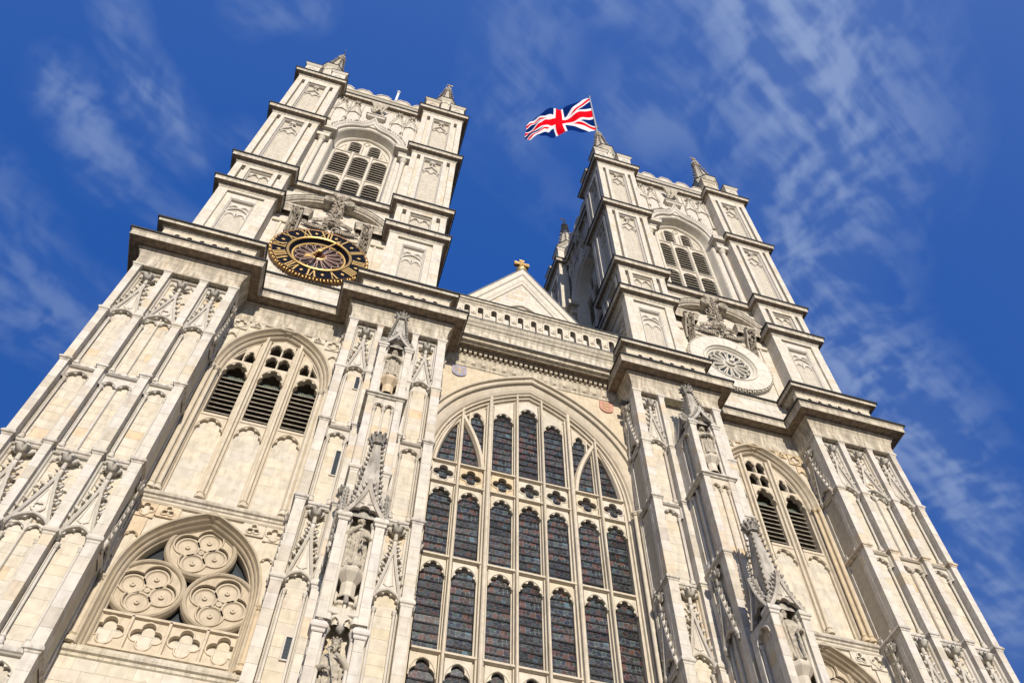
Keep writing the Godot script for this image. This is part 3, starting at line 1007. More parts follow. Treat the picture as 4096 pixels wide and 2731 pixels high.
	gl.col = Color(0.035, 0.04, 0.046)
	gl.block(-2.05, 2.05, 18.8, 23.2, -2.3, -2.2, 0.0)
	put(gl, "leaded_glass", M.glass_dark, Q)
	for cpos in [Vector2(0, 21.78), Vector2(-1.11, 19.93), Vector2(1.11, 19.93)]:
		var r := MB.new()
		r.col = Color(0.475, 0.405, 0.305)
		r.wall_sweep(circle(cpos, 1.06, 40), [Vector2(-0.1, -2.1), Vector2(-0.1, -1.93), Vector2(-0.05, -1.82), Vector2(0.0, -1.78), Vector2(0.05, -1.82), Vector2(0.1, -1.93), Vector2(0.1, -2.15)], true)
		r.ring(foil(cpos, 0.93, 4, 64, PI / 2 - 0.28), circle(cpos, 0.97, 64), -1.9, -2.05, false, 0.05)
		r.wall_sweep(foil(cpos, 0.95, 4, 64, PI / 2 - 0.28), [Vector2(-0.04, -1.92), Vector2(-0.02, -1.85), Vector2(0.02, -1.85), Vector2(0.04, -1.92)], true)
		for k in 4:
			var d := Vector2.from_angle(PI / 2 - 0.28 + k * PI / 2) * 0.50
			r.col = Color(0.49, 0.42, 0.32) * rng.randf_range(0.96, 1.04)
			var cc: Vector2 = cpos + d
			r.disc(circle(cc, 0.41, 24), -2.02)
			r.wall_sweep(circle(cc, 0.36, 24), [Vector2(-0.05, -2.02), Vector2(-0.03, -1.97), Vector2(0.03, -1.97), Vector2(0.05, -2.02)], true)
			r.wall_sweep(circle(cc, 0.30, 24), [Vector2(-0.02, -2.02), Vector2(-0.01, -1.995), Vector2(0.02, -2.02)], true)
			r.ring(circle(cc, 0.02, 16), circle(cc, 0.085, 16), -1.96, -2.02, true)
		r.ring(circle(cpos, 0.015, 16), circle(cpos, 0.09, 16), -1.96, -2.05, true)
		r.disc(circle(cpos, 0.22, 16), -2.025)
		put(r, "roundel", M.stone, Q)
	var rw := MB.new()
	rw.col = Color(0.54, 0.465, 0.355)
	rw.bar(line(Vector2(-2.05, 18.82), Vector2(2.05, 18.82)), 0.16, -1.78, -2.1)
	rw.bar(line(Vector2(-2.05, 17.66), Vector2(2.05, 17.66)), 0.16, -1.80, -2.1)
	for x in [-1.11, 0.0, 1.11]:
		rw.bar(line(Vector2(x, 17.6), Vector2(x, 18.82)), 0.15, -1.78, -2.05)
	for k in 4:
		var cx := -1.665 + 1.11 * k
		rolled_foil(rw, Vector2(cx, 18.24), 0.45, 0.52, 0.53, -1.88, -2.05)
	put(rw, "quatrefoil_row", M.stone, Q)
	# plain wall below
	var pw := MB.new()
	var P := node("plain_wall", T)
	slab(pw, -2.52, 2.52, 12.0, 16.95, BZ, BZ - 0.06, 1, P, 0.8, 0.42)
	pw.col = stone_col(1)
	pw.wall_sweep(PackedVector2Array([Vector2(-1.2, 15.5), Vector2(0, 16.45), Vector2(1.2, 15.5)]), [Vector2(-0.14, BZ), Vector2(-0.12, BZ + 0.16), Vector2(0.0, BZ + 0.22), Vector2(0.05, BZ + 0.1), Vector2(0.06, BZ)])
	core(pw, -2.6, 2.6, 0.0, 17.0, -2.6, BZ - 0.07)
	stuff(put(pw, "ashlar", M.stone, P))

# main entablature and parapet of a tower, with lead on top
const SOOT_SHADE := Color(0.31, 0.25, 0.185)  # grime brown, deepened to paint in the shade under the corona
const MAIN := [Vector2(-0.5, -1.72), Vector2(0.0, -1.72), Vector2(0.03, -1.70), Vector2(0.05, -1.60), Vector2(0.02, -1.57), Vector2(0.02, -1.12), Vector2(0.04, -1.08), Vector2(0.05, -0.98), Vector2(0.09, -0.84), Vector2(0.15, -0.74), Vector2(0.16, -0.66), Vector2(0.20, -0.65), Vector2(0.21, -0.58), Vector2(0.25, -0.56), Vector2(0.26, -0.47), Vector2(0.66, -0.45), Vector2(0.66, -0.50), Vector2(0.695, -0.50), Vector2(0.70, -0.16), Vector2(0.73, -0.13), Vector2(0.78, -0.04), Vector2(0.0, 0.0)]
const LEAD_MAIN := [Vector2(0.74, -0.07), Vector2(0.81, -0.075), Vector2(0.815, 0.03), Vector2(0.0, 0.15)]
const PCAP := [Vector2(-0.26, -0.42), Vector2(0.0, -0.42), Vector2(0.03, -0.40), Vector2(0.05, -0.33), Vector2(0.10, -0.30), Vector2(0.12, -0.25), Vector2(0.31, -0.22), Vector2(0.31, -0.26), Vector2(0.33, -0.26), Vector2(0.335, -0.12), Vector2(0.35, -0.10), Vector2(0.39, -0.02), Vector2(0.0, 0.02)]
const LEAD_CAP := [Vector2(0.35, -0.065), Vector2(0.42, -0.07), Vector2(0.425, 0.03), Vector2(-0.5, 0.16)]
const CORN := [Vector2(0.0, -0.62), Vector2(0.03, -0.60), Vector2(0.035, -0.53), Vector2(0.06, -0.50), Vector2(0.10, -0.43), Vector2(0.11, -0.38), Vector2(0.31, -0.35), Vector2(0.31, -0.39), Vector2(0.33, -0.39), Vector2(0.335, -0.16), Vector2(0.355, -0.13), Vector2(0.395, -0.03), Vector2(0.0, 0.01)]
const LEAD_CORN := [Vector2(0.36, -0.075), Vector2(0.425, -0.08), Vector2(0.43, 0.03), Vector2(0.0, 0.13)]

func entablature(T: Node3D, s: float) -> void:
	var p := PackedVector2Array([Vector2(-2.52, F), Vector2(-2.52, BZ), Vector2(2.52, BZ), Vector2(2.52, F)])
	var q := PackedVector2Array()
	# left to right along the front; the outer end runs back along the tower flank
	q.push_back(Vector2(-6.95, -3.4 if s > 0 else -14.0))
	if s > 0: q[0].y = -1.5
	q.push_back(Vector2(-6.95, F))
	q.append_array(p)
	q.push_back(Vector2(6.95, F))
	q.push_back(Vector2(6.95, -14.0 if s > 0 else -1.5))
	var m := MB.new()
	m.col = Color(0.545, 0.49, 0.395)
	m.soot_shade = {13: SOOT_SHADE, 14: SOOT_SHADE}
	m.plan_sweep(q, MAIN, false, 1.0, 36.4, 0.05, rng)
	m.soot_shade = {}
	put(m, "cornice", M.worn, T)
	m = MB.new()
	m.col = Color(0.035, 0.034, 0.033)
	m.plan_sweep(q, LEAD_MAIN, false, 1.0, 36.4)
	put(m, "lead_capping", M.lead, T)
	# parapet: set back a hand from the wall face
	var r := PackedVector2Array()
	var o := MB.mitres(q, false, 1.0)
	for i in q.size(): r.push_back(q[i] - o[i] * 0.06)
	m = MB.new()
	m.col = Color(0.555, 0.505, 0.415)
	m.plan_sweep(r, [Vector2(-0.25, 0.0), Vector2(-0.25, 1.88)], false, 1.0, 36.4, 0.05, rng)
	m.soot_shade = {5: SOOT_SHADE}
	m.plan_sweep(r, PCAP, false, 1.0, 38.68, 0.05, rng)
	put(m, "parapet", M.worn, T)
	m = MB.new()
	m.col = Color(0.035, 0.034, 0.033)
	m.plan_sweep(r, LEAD_CAP, false, 1.0, 38.68)
	put(m, "lead_capping", M.lead, T)
	# arched openings along the parapet, plain ends at the corners
	var am := arcade_mesh()
	for seg in [[-6.45, -3.02, F - 0.06], [-2.15, 2.15, BZ - 0.06], [3.02, 6.45, F - 0.06]]:
		var n := roundi((seg[1] - seg[0]) / 0.615)
		var w: float = (seg[1] - seg[0]) / n
		for k in n:
			inst(am, "parapet_arch", M.stone, T, Transform3D(Basis.from_scale(Vector3(w, 1, 1)), Vector3(seg[0] + w * (k + 0.5), 36.42, seg[2])))
		var e0: float = -6.88 if seg[0] < -6 else (-2.58 if seg[0] < 0 else 2.58)
		var e1: float = -2.58 if seg[0] < -6 else (2.58 if seg[0] < 0 else 6.88)
		m = MB.new()
		m.col = Color(0.56, 0.50, 0.40)
		m.block(e0, seg[0], 36.4, 38.27, seg[2] - 0.3, seg[2] - 0.002, 0.01)
		m.block(seg[1], e1, 36.4, 38.27, seg[2] - 0.3, seg[2] - 0.002, 0.01)
		put(m, "parapet_die", M.stone, T)
	# roof of the lower stage
	m = MB.new()
	m.col = Color(0.1, 0.1, 0.105)
	m.block(-6.9, 6.9, 36.42, 36.6, -14.0, -1.6, 0.0, true)
	put(m, "roof", M.lead, T)
	m = MB.new()
	core(m, -6.88, 6.88, 0.0, 23.38, -14.0, -2.5)
	core(m, -6.88, 6.88, 23.39, 36.4, -14.0, -7.31)
	put(m, "tower_body", M.stone, T)

var arcade: ArrayMesh
func arcade_mesh() -> ArrayMesh:
	if arcade: return arcade
	var m := MB.new()
	m.col = Color(0.56, 0.50, 0.40)
	# unit of parapet 1 wide with an arched opening cut through, origin at the foot, face at z = 0
	var p := arch_path(0.2, 0.14, 1.42, 0.2, 0.0, 6)
	holed(m, -0.5, 0.5, 0.2, 1.85, p, 0.0, -0.25)
	m.block(-0.5, 0.5, -0.02, 0.2, -0.25, 0.0, 0.005)
	m.wall_sweep(p, [Vector2(0.0, -0.02), Vector2(0.0, 0.04), Vector2(0.1, 0.04), Vector2(0.12, 0.0)])
	m.block(0.38, 0.49, 0.2, 1.5, 0.0, 0.03, 0.01)
	m.block(-0.49, -0.38, 0.2, 1.5, 0.0, 0.03, 0.01)
	arcade = m.mesh()
	return arcade

# ------------------------------------------------------------------ upper tower, authored round the tower axis (front face at Z = PF)
const ZC := -6.51
const PF := 6.13
const WF := 5.31
const PC := 4.64          # middle of a corner pier

func up_panel(m: MB, xc: float, y0: float, y1: float, kind: int) -> void:
	# tracery inside a sunk panel 1.3 wide, back at PF - 0.32
	var b := PF - 0.32
	m.col = stone_col(2)
	if kind == 1:
		m.wall_sweep(PackedVector2Array([Vector2(xc - 0.64, y0), Vector2(xc - 0.64, y1 - 0.05), Vector2(xc + 0.64, y1 - 0.05), Vector2(xc + 0.64, y0)]), [Vector2(0.0, b + 0.2), Vector2(0.05, b + 0.15), Vector2(0.08, b + 0.05), Vector2(0.12, b)], false, -1.0)
		# pointed arch with two lights and small tracery over it
		m.wall_sweep(shift(arch(0.54, 0.62, 8, 0.35), Vector2(xc, y1 - 1.45)), [Vector2(-0.02, b), Vector2(0.0, b + 0.1), Vector2(0.05, b + 0.12), Vector2(0.09, b + 0.05), Vector2(0.1, b)])
		head(m, xc - 0.52, xc, y1 - 1.75, y1 - 1.2, b + 0.05, b, 3, 0.06, 0.36)
		head(m, xc, xc + 0.52, y1 - 1.75, y1 - 1.2, b + 0.05, b, 3, 0.06, 0.36)
		for k in 2:
			head(m, xc - 0.52 + 0.52 * k, xc + 0.52 * k, y1 - 0.85, y1 - 0.3, b + 0.06, b, 3, 0.06, 0.3)
		m.bar(line(Vector2(xc, y0), Vector2(xc, y1 - 1.3)), 0.08, b + 0.05, b)
		m.bar(line(Vector2(xc - 0.52, y0), Vector2(xc - 0.52, y1 - 0.2)), 0.06, b + 0.06, b)
		m.bar(line(Vector2(xc + 0.52, y0), Vector2(xc + 0.52, y1 - 0.2)), 0.06, b + 0.06, b)
	elif kind == 2:
		m.wall_sweep(PackedVector2Array([Vector2(xc - 0.64, y0), Vector2(xc - 0.64, y1 - 0.03), Vector2(xc + 0.64, y1 - 0.03), Vector2(xc + 0.64, y0)]), [Vector2(0.0, b + 0.24), Vector2(0.05, b + 0.17), Vector2(0.08, b + 0.05), Vector2(0.1, b)], false, -1.0)
		head(m, xc - 0.55, xc, y1 - 0.62, y1 - 0.12, b + 0.09, b, 3, 0.07, 0.4)
		head(m, xc, xc + 0.55, y1 - 0.62, y1 - 0.12, b + 0.09, b, 3, 0.07, 0.4)
		m.bar(line(Vector2(xc, y0), Vector2(xc, y1 - 0.6)), 0.09, b + 0.09, b)
	else:
		m.wall_sweep(PackedVector2Array([Vector2(xc - 0.64, y0), Vector2(xc - 0.64, y1 - 0.03), Vector2(xc + 0.64, y1 - 0.03), Vector2(xc + 0.64, y0)]), [Vector2(0.0, b + 0.26), Vector2(0.04, b + 0.2), Vector2(0.07, b + 0.16), Vector2(0.09, b + 0.05), Vector2(0.12, b)], false, -1.0)
		# ogee over two lights with a knob
		for sg in [-1.0, 1.0]:
			var q := PackedVector2Array()
			for i in 11:
				var t := i / 10.0
				q.push_back(Vector2(xc + sg * 0.53, y1 - 1.75).bezier_interpolate(Vector2(xc + sg * 0.5, y1 - 1.0), Vector2(xc + sg * 0.06, y1 - 1.25), Vector2(xc, y1 - 0.55), t))
			m.wall_sweep(q, [Vector2(-0.05, b), Vector2(-0.04, b + 0.12), Vector2(0.02, b + 0.15), Vector2(0.06, b + 0.08), Vector2(0.06, b)], false, -sg)
			head(m, minf(xc, xc + sg * 0.5), maxf(xc, xc + sg * 0.5), y1 - 1.95, y1 - 1.45, b + 0.07, b, 3, 0.06, 0.38)
			m.bar(line(Vector2(xc + sg * 0.53, y0), Vector2(xc + sg * 0.53, y1 - 1.7)), 0.07, b + 0.06, b)
		m.bar(line(Vector2(xc, y0), Vector2(xc, y1 - 1.4)), 0.08, b + 0.05, b)
		m.lathe(Vector3(xc, y1 - 0.62, b + 0.12), [Vector2(0.06, 0.0), Vector2(0.06, 0.12), Vector2(0.1, 0.15), Vector2(0.06, 0.18)], 6)
		for k in 5:
			m.blob(Vector3(xc + [-0.13, 0.0, 0.13, -0.06, 0.06][k], y1 - [0.36, 0.34, 0.36, 0.24, 0.24][k], b + 0.16), Vector3(0.09, 0.09, 0.09), rng, 0.3, 6, 4)

func pier_face_mesh() -> Array:
	# face of one corner pier looking +Z, X from 3.15 to 6.13, all stages; returns [ashlar, tracery]
	var m := MB.new()
	var tr := MB.new()
	var a := 3.15
	var b := 6.13
	var c := PC
	var f := PF
	var d := PF - 0.32
	# stage 1: stepped frame round a tall panel
	slab(m, a, c - 0.98, 36.6, 44.75, f, d, 2, null, 0.6, 0.42)
	slab(m, c + 0.98, b, 36.6, 44.75, f, d, 2, null, 0.6, 0.42)
	slab(m, c - 0.98, c + 0.98, 44.45, 44.75, f, d, 2, null, 0.7, 0.3)
	slab(m, c - 0.98, c - 0.65, 36.6, 44.45, f - 0.13, d, 2, null, 0.5, 0.6)
	slab(m, c + 0.65, c + 0.98, 36.6, 44.45, f - 0.13, d, 2, null, 0.5, 0.6)
	slab(m, c - 0.65, c + 0.65, 43.92, 44.45, f - 0.13, d, 2, null, 0.7, 0.5)
	slab(m, c - 0.65, c + 0.65, 36.6, 43.92, d, d - 0.05, 2, null, 0.62, 0.42)
	up_panel(tr, c, 36.6, 43.92, 1)
	# stages 2 to 4: panel between two slits
	for st in [[45.2, 48.2, 47.75, 2], [48.65, 56.85, 56.4, 3], [57.3, 65.0, 64.1, 3]]:
		var y0: float = st[0]
		var y1: float = st[1]
		var yp: float = st[2]
		slab(m, a, c - 1.12, y0, y1, f, d, 2, null, 0.5, 0.42)
		slab(m, c + 1.12, b, y0, y1, f, d, 2, null, 0.5, 0.42)
		slab(m, c - 0.9, c - 0.65, y0, y1, f, d, 2, null, 0.5, 0.62)
		slab(m, c + 0.65, c + 0.9, y0, y1, f, d, 2, null, 0.5, 0.62)
		slab(m, c - 0.65, c + 0.65, yp, y1, f, d, 2, null, 0.65, 0.4)
		for sg in [-1.0, 1.0]:
			var x0 := minf(c + sg * 0.9, c + sg * 1.12)
			slab(m, x0, x0 + 0.22, yp + 0.15, y1, f, d, 2, null, 0.5, 0.4)
			slab(m, x0, x0 + 0.22, y0, yp + 0.15, d + 0.05, d, 2, null, 0.5, 0.8)
		slab(m, c - 0.65, c + 0.65, y0, yp, d, d - 0.05, 2, null, 0.62, 0.42)
		up_panel(tr, c, y0, yp, st[3])
	return [m.mesh(), tr.mesh()]

func pier_corner_path() -> PackedVector2Array:
	return PackedVector2Array([Vector2(3.15, WF), Vector2(3.15, PF), Vector2(PF, PF), Vector2(PF, 3.15), Vector2(WF, 3.15)])

func pinnacle_mesh() -> Array:
	var m := MB.new()
	var ld := MB.new()
	# four corner blocks with caps
	for sx in [-1.0, 1.0]:
		for sz in [-1.0, 1.0]:
			var x: float = PC + sx * 0.98
			var z: float = PC + sz * 0.98
			m.col = stone_col(2)
			var sq := PackedVector2Array([Vector2(x - 0.5, z - 0.5), Vector2(x - 0.5, z + 0.5), Vector2(x + 0.5, z + 0.5), Vector2(x + 0.5, z - 0.5)])
			m.plan_sweep(sq, [Vector2(0, -2.5), Vector2(0, -0.36), Vector2(0.05, -0.32), Vector2(0.1, -0.2), Vector2(0.13, -0.16), Vector2(0.13, -0.02), Vector2(-0.5, 0.06)], true, 1.0, 68.0)
			ld.col = Color(0.035, 0.034, 0.033)
			ld.plan_sweep(sq, [Vector2(0.11, -0.06), Vector2(0.155, -0.06), Vector2(0.16, 0.02), Vector2(-0.5, 0.13)], true, 1.0, 68.0)
			# sunk roundel on the outer faces
			for f in 2:
				m.t = Transform3D(Basis(), Vector3(x, 0, z + 0.5)) if f == 0 else Transform3D(Basis(Vector3.UP, PI / 2), Vector3(x + 0.5, 0, z))
				m.wall_sweep(shift(arch(0.2, 0.2, 6, 0.0), Vector2(0, 67.0)), [Vector2(-0.04, 0.0), Vector2(-0.02, 0.04), Vector2(0.03, 0.04), Vector2(0.05, 0.0)])
			m.t = Transform3D.IDENTITY
	# octagonal drum
	var o := Vector3(PC, 0, PC)
	m.col = stone_col(2)
	m.lathe(o, [Vector2(0.95, 65.5), Vector2(0.95, 70.4), Vector2(1.0, 70.5), Vector2(1.12, 70.7), Vector2(1.14, 70.85), Vector2(0.75, 71.05)], 8, PI / 8, false)
	ld.lathe(o, [Vector2(1.13, 70.8), Vector2(1.18, 70.8), Vector2(1.18, 70.9), Vector2(0.7, 71.1)], 8, PI / 8, false)
	for k in 8:
		var a := TAU * k / 8
		m.t = Transform3D(Basis(Vector3.UP, a), o) * Transform3D(Basis(), Vector3(0, 0, 0.95 * cos(PI / 8)))
		m.col = stone_col(2)
		m.wall_sweep(shift(arch(0.24, 0.3, 6, 0.3), Vector2(0, 69.7)), [Vector2(-0.03, 0.0), Vector2(0, 0.06), Vector2(0.06, 0.06), Vector2(0.09, 0.0)])
	m.t = Transform3D.IDENTITY
	# crocketed spirelet
	for i in 6:
		m.col = Color(0.46, 0.42, 0.35) * rng.randf_range(0.92, 1.08)
		m.lathe(o, [Vector2(lerpf(0.74, 0.2, i / 6.0), 71.0 + i * 0.72), Vector2(lerpf(0.74, 0.2, (i + 1) / 6.0), 71.0 + (i + 1) * 0.72)], 8, PI / 8, false)
	m.col = Color(0.36, 0.32, 0.26)
	for k in 8:
		var a := PI / 8 + TAU * k / 8
		for q in 7:
			var r := lerpf(0.72, 0.22, q / 7.0)
			crocket(m, o + Vector3(cos(a) * r, 71.25 + q * 0.6, sin(a) * r), Vector3(cos(a), 0.3, sin(a)).normalized(), 0.13)
	m.col = Color(0.40, 0.36, 0.295)
	m.lathe(o, [Vector2(0.22, 75.3), Vector2(0.33, 75.4), Vector2(0.36, 75.5), Vector2(0.2, 75.6), Vector2(0.16, 75.9), Vector2(0.05, 76.9)], 8)
	for k in 8:
		var a := TAU * k / 8
		m.blob(o + Vector3(cos(a) * 0.24, 75.95, sin(a) * 0.24), Vector3(0.13, 0.16, 0.13), rng, 0.3, 6, 4)
		if k % 2 == 0:
			m.blob(o + Vector3(cos(a) * 0.16, 76.35, sin(a) * 0.16), Vector3(0.1, 0.13, 0.1), rng, 0.3, 6, 4)
	return [m.mesh(), ld.mesh()]

func vane_mesh() -> ArrayMesh:
	var m := MB.new()
	m.col = Color(1, 1, 1)
	var o := Vector3(PC, 0, PC)
	m.lathe(o, [Vector2(0.03, 76.8), Vector2(0.03, 77.75), Vector2(0.0, 77.85)], 6)
	m.lathe(o, [Vector2(0.0, 77.0), Vector2(0.09, 77.09), Vector2(0.0, 77.18)], 8)
	m.block(o.x - 0.22, o.x + 0.3, 77.4, 77.52, o.z - 0.015, o.z + 0.015, 0.0, true)
	m.block(o.x + 0.12, o.x + 0.34, 77.34, 77.62, o.z - 0.012, o.z + 0.012, 0.0, true)
	return m.mesh()

# belfry opening with its ogee hood and the frieze above: stone only, centred on X = 0, wall at WF
func ogee(h: float, y0: float, y1: float, y2: float, n := 16) -> PackedVector2Array:
	var r := PackedVector2Array()
	for i in n + 1:
		var t := float(i) / n
		if t < 0.62:
			r.push_back(Vector2(h, y0).bezier_interpolate(Vector2(h * 0.97, lerpf(y0, y1, 0.55)), Vector2(h * 0.7, lerpf(y0, y1, 0.92)), Vector2(h * 0.32, y1), t / 0.62))
		else:
			r.push_back(Vector2(h * 0.32, y1).bezier_interpolate(Vector2(h * 0.18, lerpf(y1, y2, 0.12)), Vector2(h * 0.06, lerpf(y1, y2, 0.45)), Vector2(0.0, y2), (t - 0.62) / 0.38))
	var l := PackedVector2Array()
	for q in r: l.push_back(Vector2(-q.x, q.y))
	for i in range(r.size() - 2, -1, -1): l.push_back(r[i])
	return l

func belfry_meshes() -> Array:
	var w := WF
	var m := MB.new()
	m.col = stone_col(2)
	var path := arch_path(2.08, 2.75, 57.5, 48.7, 0.3)
	holed(m, -3.16, 3.16, 48.6, 65.3, path, w, w - 0.06)
	# deep concave splay to the tracery
	m.col = Color(0.59, 0.55, 0.47)
	m.wall_sweep(path, [Vector2(0.22, w), Vector2(0.2, w + 0.07), Vector2(0.06, w + 0.08), Vector2(0.0, w), Vector2(-0.03, w - 0.1), Vector2(-0.08, w - 0.3), Vector2(-0.14, w - 0.5), Vector2(-0.18, w - 0.68), Vector2(-0.2, w - 1.1)], false, 1.0, 0.0, 0.06, rng, 1)
	# ogee hood
	m.col = stone_col(2)
	m.wall_sweep(ogee(2.62, 57.5, 60.62, 62.25), [Vector2(-0.3, w + 0.02), Vector2(-0.28, w + 0.16), Vector2(-0.2, w + 0.2), Vector2(-0.1, w + 0.16), Vector2(0.0, w + 0.26), Vector2(0.08, w + 0.28), Vector2(0.12, w + 0.2), Vector2(0.12, w)], false, 1.0)
	var og := ogee(2.74, 57.6, 60.76, 62.3, 22)
	m.col = stone_col(3)
	for i in range(4, og.size() - 4):
		if absf(og[i].x) > 0.35:
			crocket(m, Vector3(og[i].x, og[i].y, w + 0.2), Vector3(signf(og[i].x) * 0.4, 0.9, 0.1).normalized(), 0.12)
	# web filling the point of the ogee
	m.col = stone_col(2)
	m.plate(PackedVector2Array([Vector2(-0.7, 60.75), Vector2(0.7, 60.75), Vector2(0.25, 61.25), Vector2(0.0, 62.0), Vector2(-0.25, 61.25)]), w + 0.1, w)
	# columns beside the opening and the blocks they carry
	for sg in [-1.0, 1.0]:
		m.col = stone_col(2)
		m.lathe(Vector3(sg * 2.72, 48.7, w + 0.14), [Vector2(0.28, 0.0), Vector2(0.28, 0.25), Vector2(0.2, 0.45), Vector2(0.16, 0.55), Vector2(0.16, 7.15), Vector2(0.2, 7.2), Vector2(0.17, 7.28), Vector2(0.26, 7.5), Vector2(0.26, 7.65)], 12)
		var x0 := minf(sg * 2.3, sg * 3.15)
		var x1 := maxf(sg * 2.3, sg * 3.15)
		m.plan_sweep(PackedVector2Array([Vector2(x0, w), Vector2(x0, w + 0.42), Vector2(x1, w + 0.42), Vector2(x1, w)]), CORN, false, 1.0, 57.36, 0.04, rng)
		m.block(x0, x1, 56.3, 56.85, w, w + 0.42, 0.02)
	# frieze of little gablets
	for x in [-2.52, -1.58, 1.58, 2.52]:
		m.col = stone_col(2)
		var hh := 0.42
		var p := PackedVector2Array([Vector2(x - hh, 62.5)])
		p.append_array(shift(cusped(hh - 0.04, 0.42, 3, 0.05, 0.3), Vector2(x, 62.5)))
		p.append_array(PackedVector2Array([Vector2(x + hh, 62.5), Vector2(x, 64.1)]))
		m.plate(p, w + 0.1, w)
		m.wall_sweep(PackedVector2Array([Vector2(x - hh - 0.03, 62.45), Vector2(x, 64.2), Vector2(x + hh + 0.03, 62.45)]), [Vector2(-0.05, w + 0.08), Vector2(-0.04, w + 0.16), Vector2(0.03, w + 0.18), Vector2(0.05, w)])
		for k in 4:
			for sg in [-1.0, 1.0]:
				var t := 0.15 + 0.22 * k
				m.blob(Vector3(x + sg * (lerpf(hh, 0, t) + 0.1), lerpf(62.5, 64.1, t) + 0.08, w + 0.13), Vector3(0.075, 0.08, 0.075), rng, 0.3, 6, 4)
		finial(m, Vector3(x, 64.0, w + 0.1), 0.3)
		m.bar(line(Vector2(x, 63.1), Vector2(x, 63.7)), 0.08, w + 0.13, w + 0.1)
		for sg in [-1.0, 1.0]:
			shaft(m, x + sg * 0.45, 61.2 if absf(x) < 2 else 60.2, 62.45, w + 0.06, 0.06)
			m.blob(Vector3(x + sg * 0.46, 62.45, w + 0.12), Vector3(0.1, 0.12, 0.1), rng, 0.25, 7, 5)
			m.bar(line(Vector2(x + sg * 0.46, 62.6), Vector2(x + sg * 0.46, 64.9)), 0.07, w + 0.1, w)
	# plinth and leafy boss over the ogee
	m.col = stone_col(2)
	m.plan_sweep(PackedVector2Array([Vector2(-0.62, w), Vector2(-0.62, w + 0.3), Vector2(0.62, w + 0.3), Vector2(0.62, w)]), [Vector2(-0.3, -0.5), Vector2(0.0, -0.35), Vector2(0.03, -0.12), Vector2(0.1, -0.08), Vector2(0.11, 0.0), Vector2(-0.4, 0.02)], false, 1.0, 62.7)
	m.col = Color(0.47, 0.42, 0.345)
	for k in 34:
		var a := rng.randf_range(0, TAU)
		var q := rng.randf()
		m.blob(Vector3(cos(a) * (0.42 - 0.12 * q) * (1.0 + 0.5 * (q if q > 0.75 else 0.0)), 62.8 + q * 1.9, w + 0.28 + absf(sin(a)) * 0.25), Vector3(0.13, 0.2, 0.1), rng, 0.35, 6, 5)
	for k in 9:
		var x := -0.5 + k * 0.125
		m.tube(PackedVector3Array([Vector3(x * 0.4, 63.6, w + 0.3), Vector3(x * 0.9, 64.3, w + 0.45), Vector3(x * 1.35, 64.85, w + 0.5)]), PackedFloat32Array([0.1, 0.09, 0.03]), 5)
	# tracery plane
	var tr := MB.new()
	var z := w - 0.72
	tr.col = Color(0.57, 0.525, 0.44)
	for x in [-0.64, 0.64]:
		tr.bar(line(Vector2(x, 49.2), Vector2(x, 57.2)), 0.26, z + 0.16, z - 0.15)
	for y in [53.35, 57.12]:
		tr.bar(line(Vector2(-1.95, y), Vector2(1.95, y)), 0.2, z + 0.13, z - 0.15)
	for x in [-1.28, 0.0, 1.28]:
		head(tr, x - 0.52, x + 0.52, 52.55, 53.3, z + 0.06, z - 0.15, 1, 0.0, 0.42, 0.0)
		head(tr, x - 0.52, x + 0.52, 56.35, 57.05, z + 0.06, z - 0.15, 1, 0.0, 0.42, 0.0)
	for x in [-0.66, 0.66]:
		var p := shift(arch_path(0.46, 0.45, 58.6, 57.2, 0.0, 7), Vector2(x, 0))
		tr.bar(p, 0.2, z + 0.14, z - 0.15)
	# sides and point filled round the two upper lights
	tr.col = Color(0.57, 0.53, 0.45)
	var fillp := PackedVector2Array([Vector2(-2.1, 57.2), Vector2(-1.2, 57.2)])
	fillp.append_array(shift(arch(0.54, 0.5, 6, 0.0), Vector2(-0.66, 58.6)))
	fillp.append_array(shift(arch(0.54, 0.5, 6, 0.0), Vector2(0.66, 58.6)))
	fillp.append_array(PackedVector2Array([Vector2(1.2, 57.2), Vector2(2.1, 57.2), Vector2(2.1, 60.6), Vector2(-2.1, 60.6)]))
	tr.plate(fillp, z, z - 0.15)
	tr.plate(PackedVector2Array([Vector2(-0.12, 57.2), Vector2(0.12, 57.2), Vector2(0.12, 58.7), Vector2(-0.12, 58.7)]), z + 0.01, z - 0.15)
	for sg in [-1.0, 1.0]:
		tr.wall_sweep(PackedVector2Array([Vector2(sg * 1.28, 57.3), Vector2(sg * 1.28, 58.5), Vector2(sg * 1.75, 57.3), Vector2(sg * 1.28, 57.3)]), [Vector2(-0.02, z), Vector2(0.0, z + 0.05), Vector2(0.03, z)])
	tr.wall_sweep(PackedVector2Array([Vector2(-0.25, 59.35), Vector2(0.0, 59.05), Vector2(0.25, 59.35), Vector2(0.0, 59.75), Vector2(-0.25, 59.35)]), [Vector2(-0.02, z), Vector2(0.0, z + 0.06), Vector2(0.03, z)])
	tr.wall_sweep(arch_path(1.84, 2.5, 57.5, 49.2, 0.3), [Vector2(0.1, z + 0.2), Vector2(0.0, z + 0.18), Vector2(-0.06, z + 0.1), Vector2(-0.08, z - 0.1)])
	return [m.mesh(), tr.mesh()]

func side_lower_wall_mesh() -> ArrayMesh:
	var m := MB.new()
	slab(m, -3.16, 3.16, 36.5, 48.2, WF, WF - 0.06, 2, null, 0.85, 0.45)
	return m.mesh()

func closed_ring() -> PackedVector2Array:
	var p := PackedVector2Array()
	for k in 4:
		var r := -PI / 2 * k
		for q in [Vector2(-3.15, WF), Vector2(3.15, WF), Vector2(3.15, PF), Vector2(PF, PF), Vector2(PF, 3.15)]:
			p.push_back(q.rotated(r))
	return p

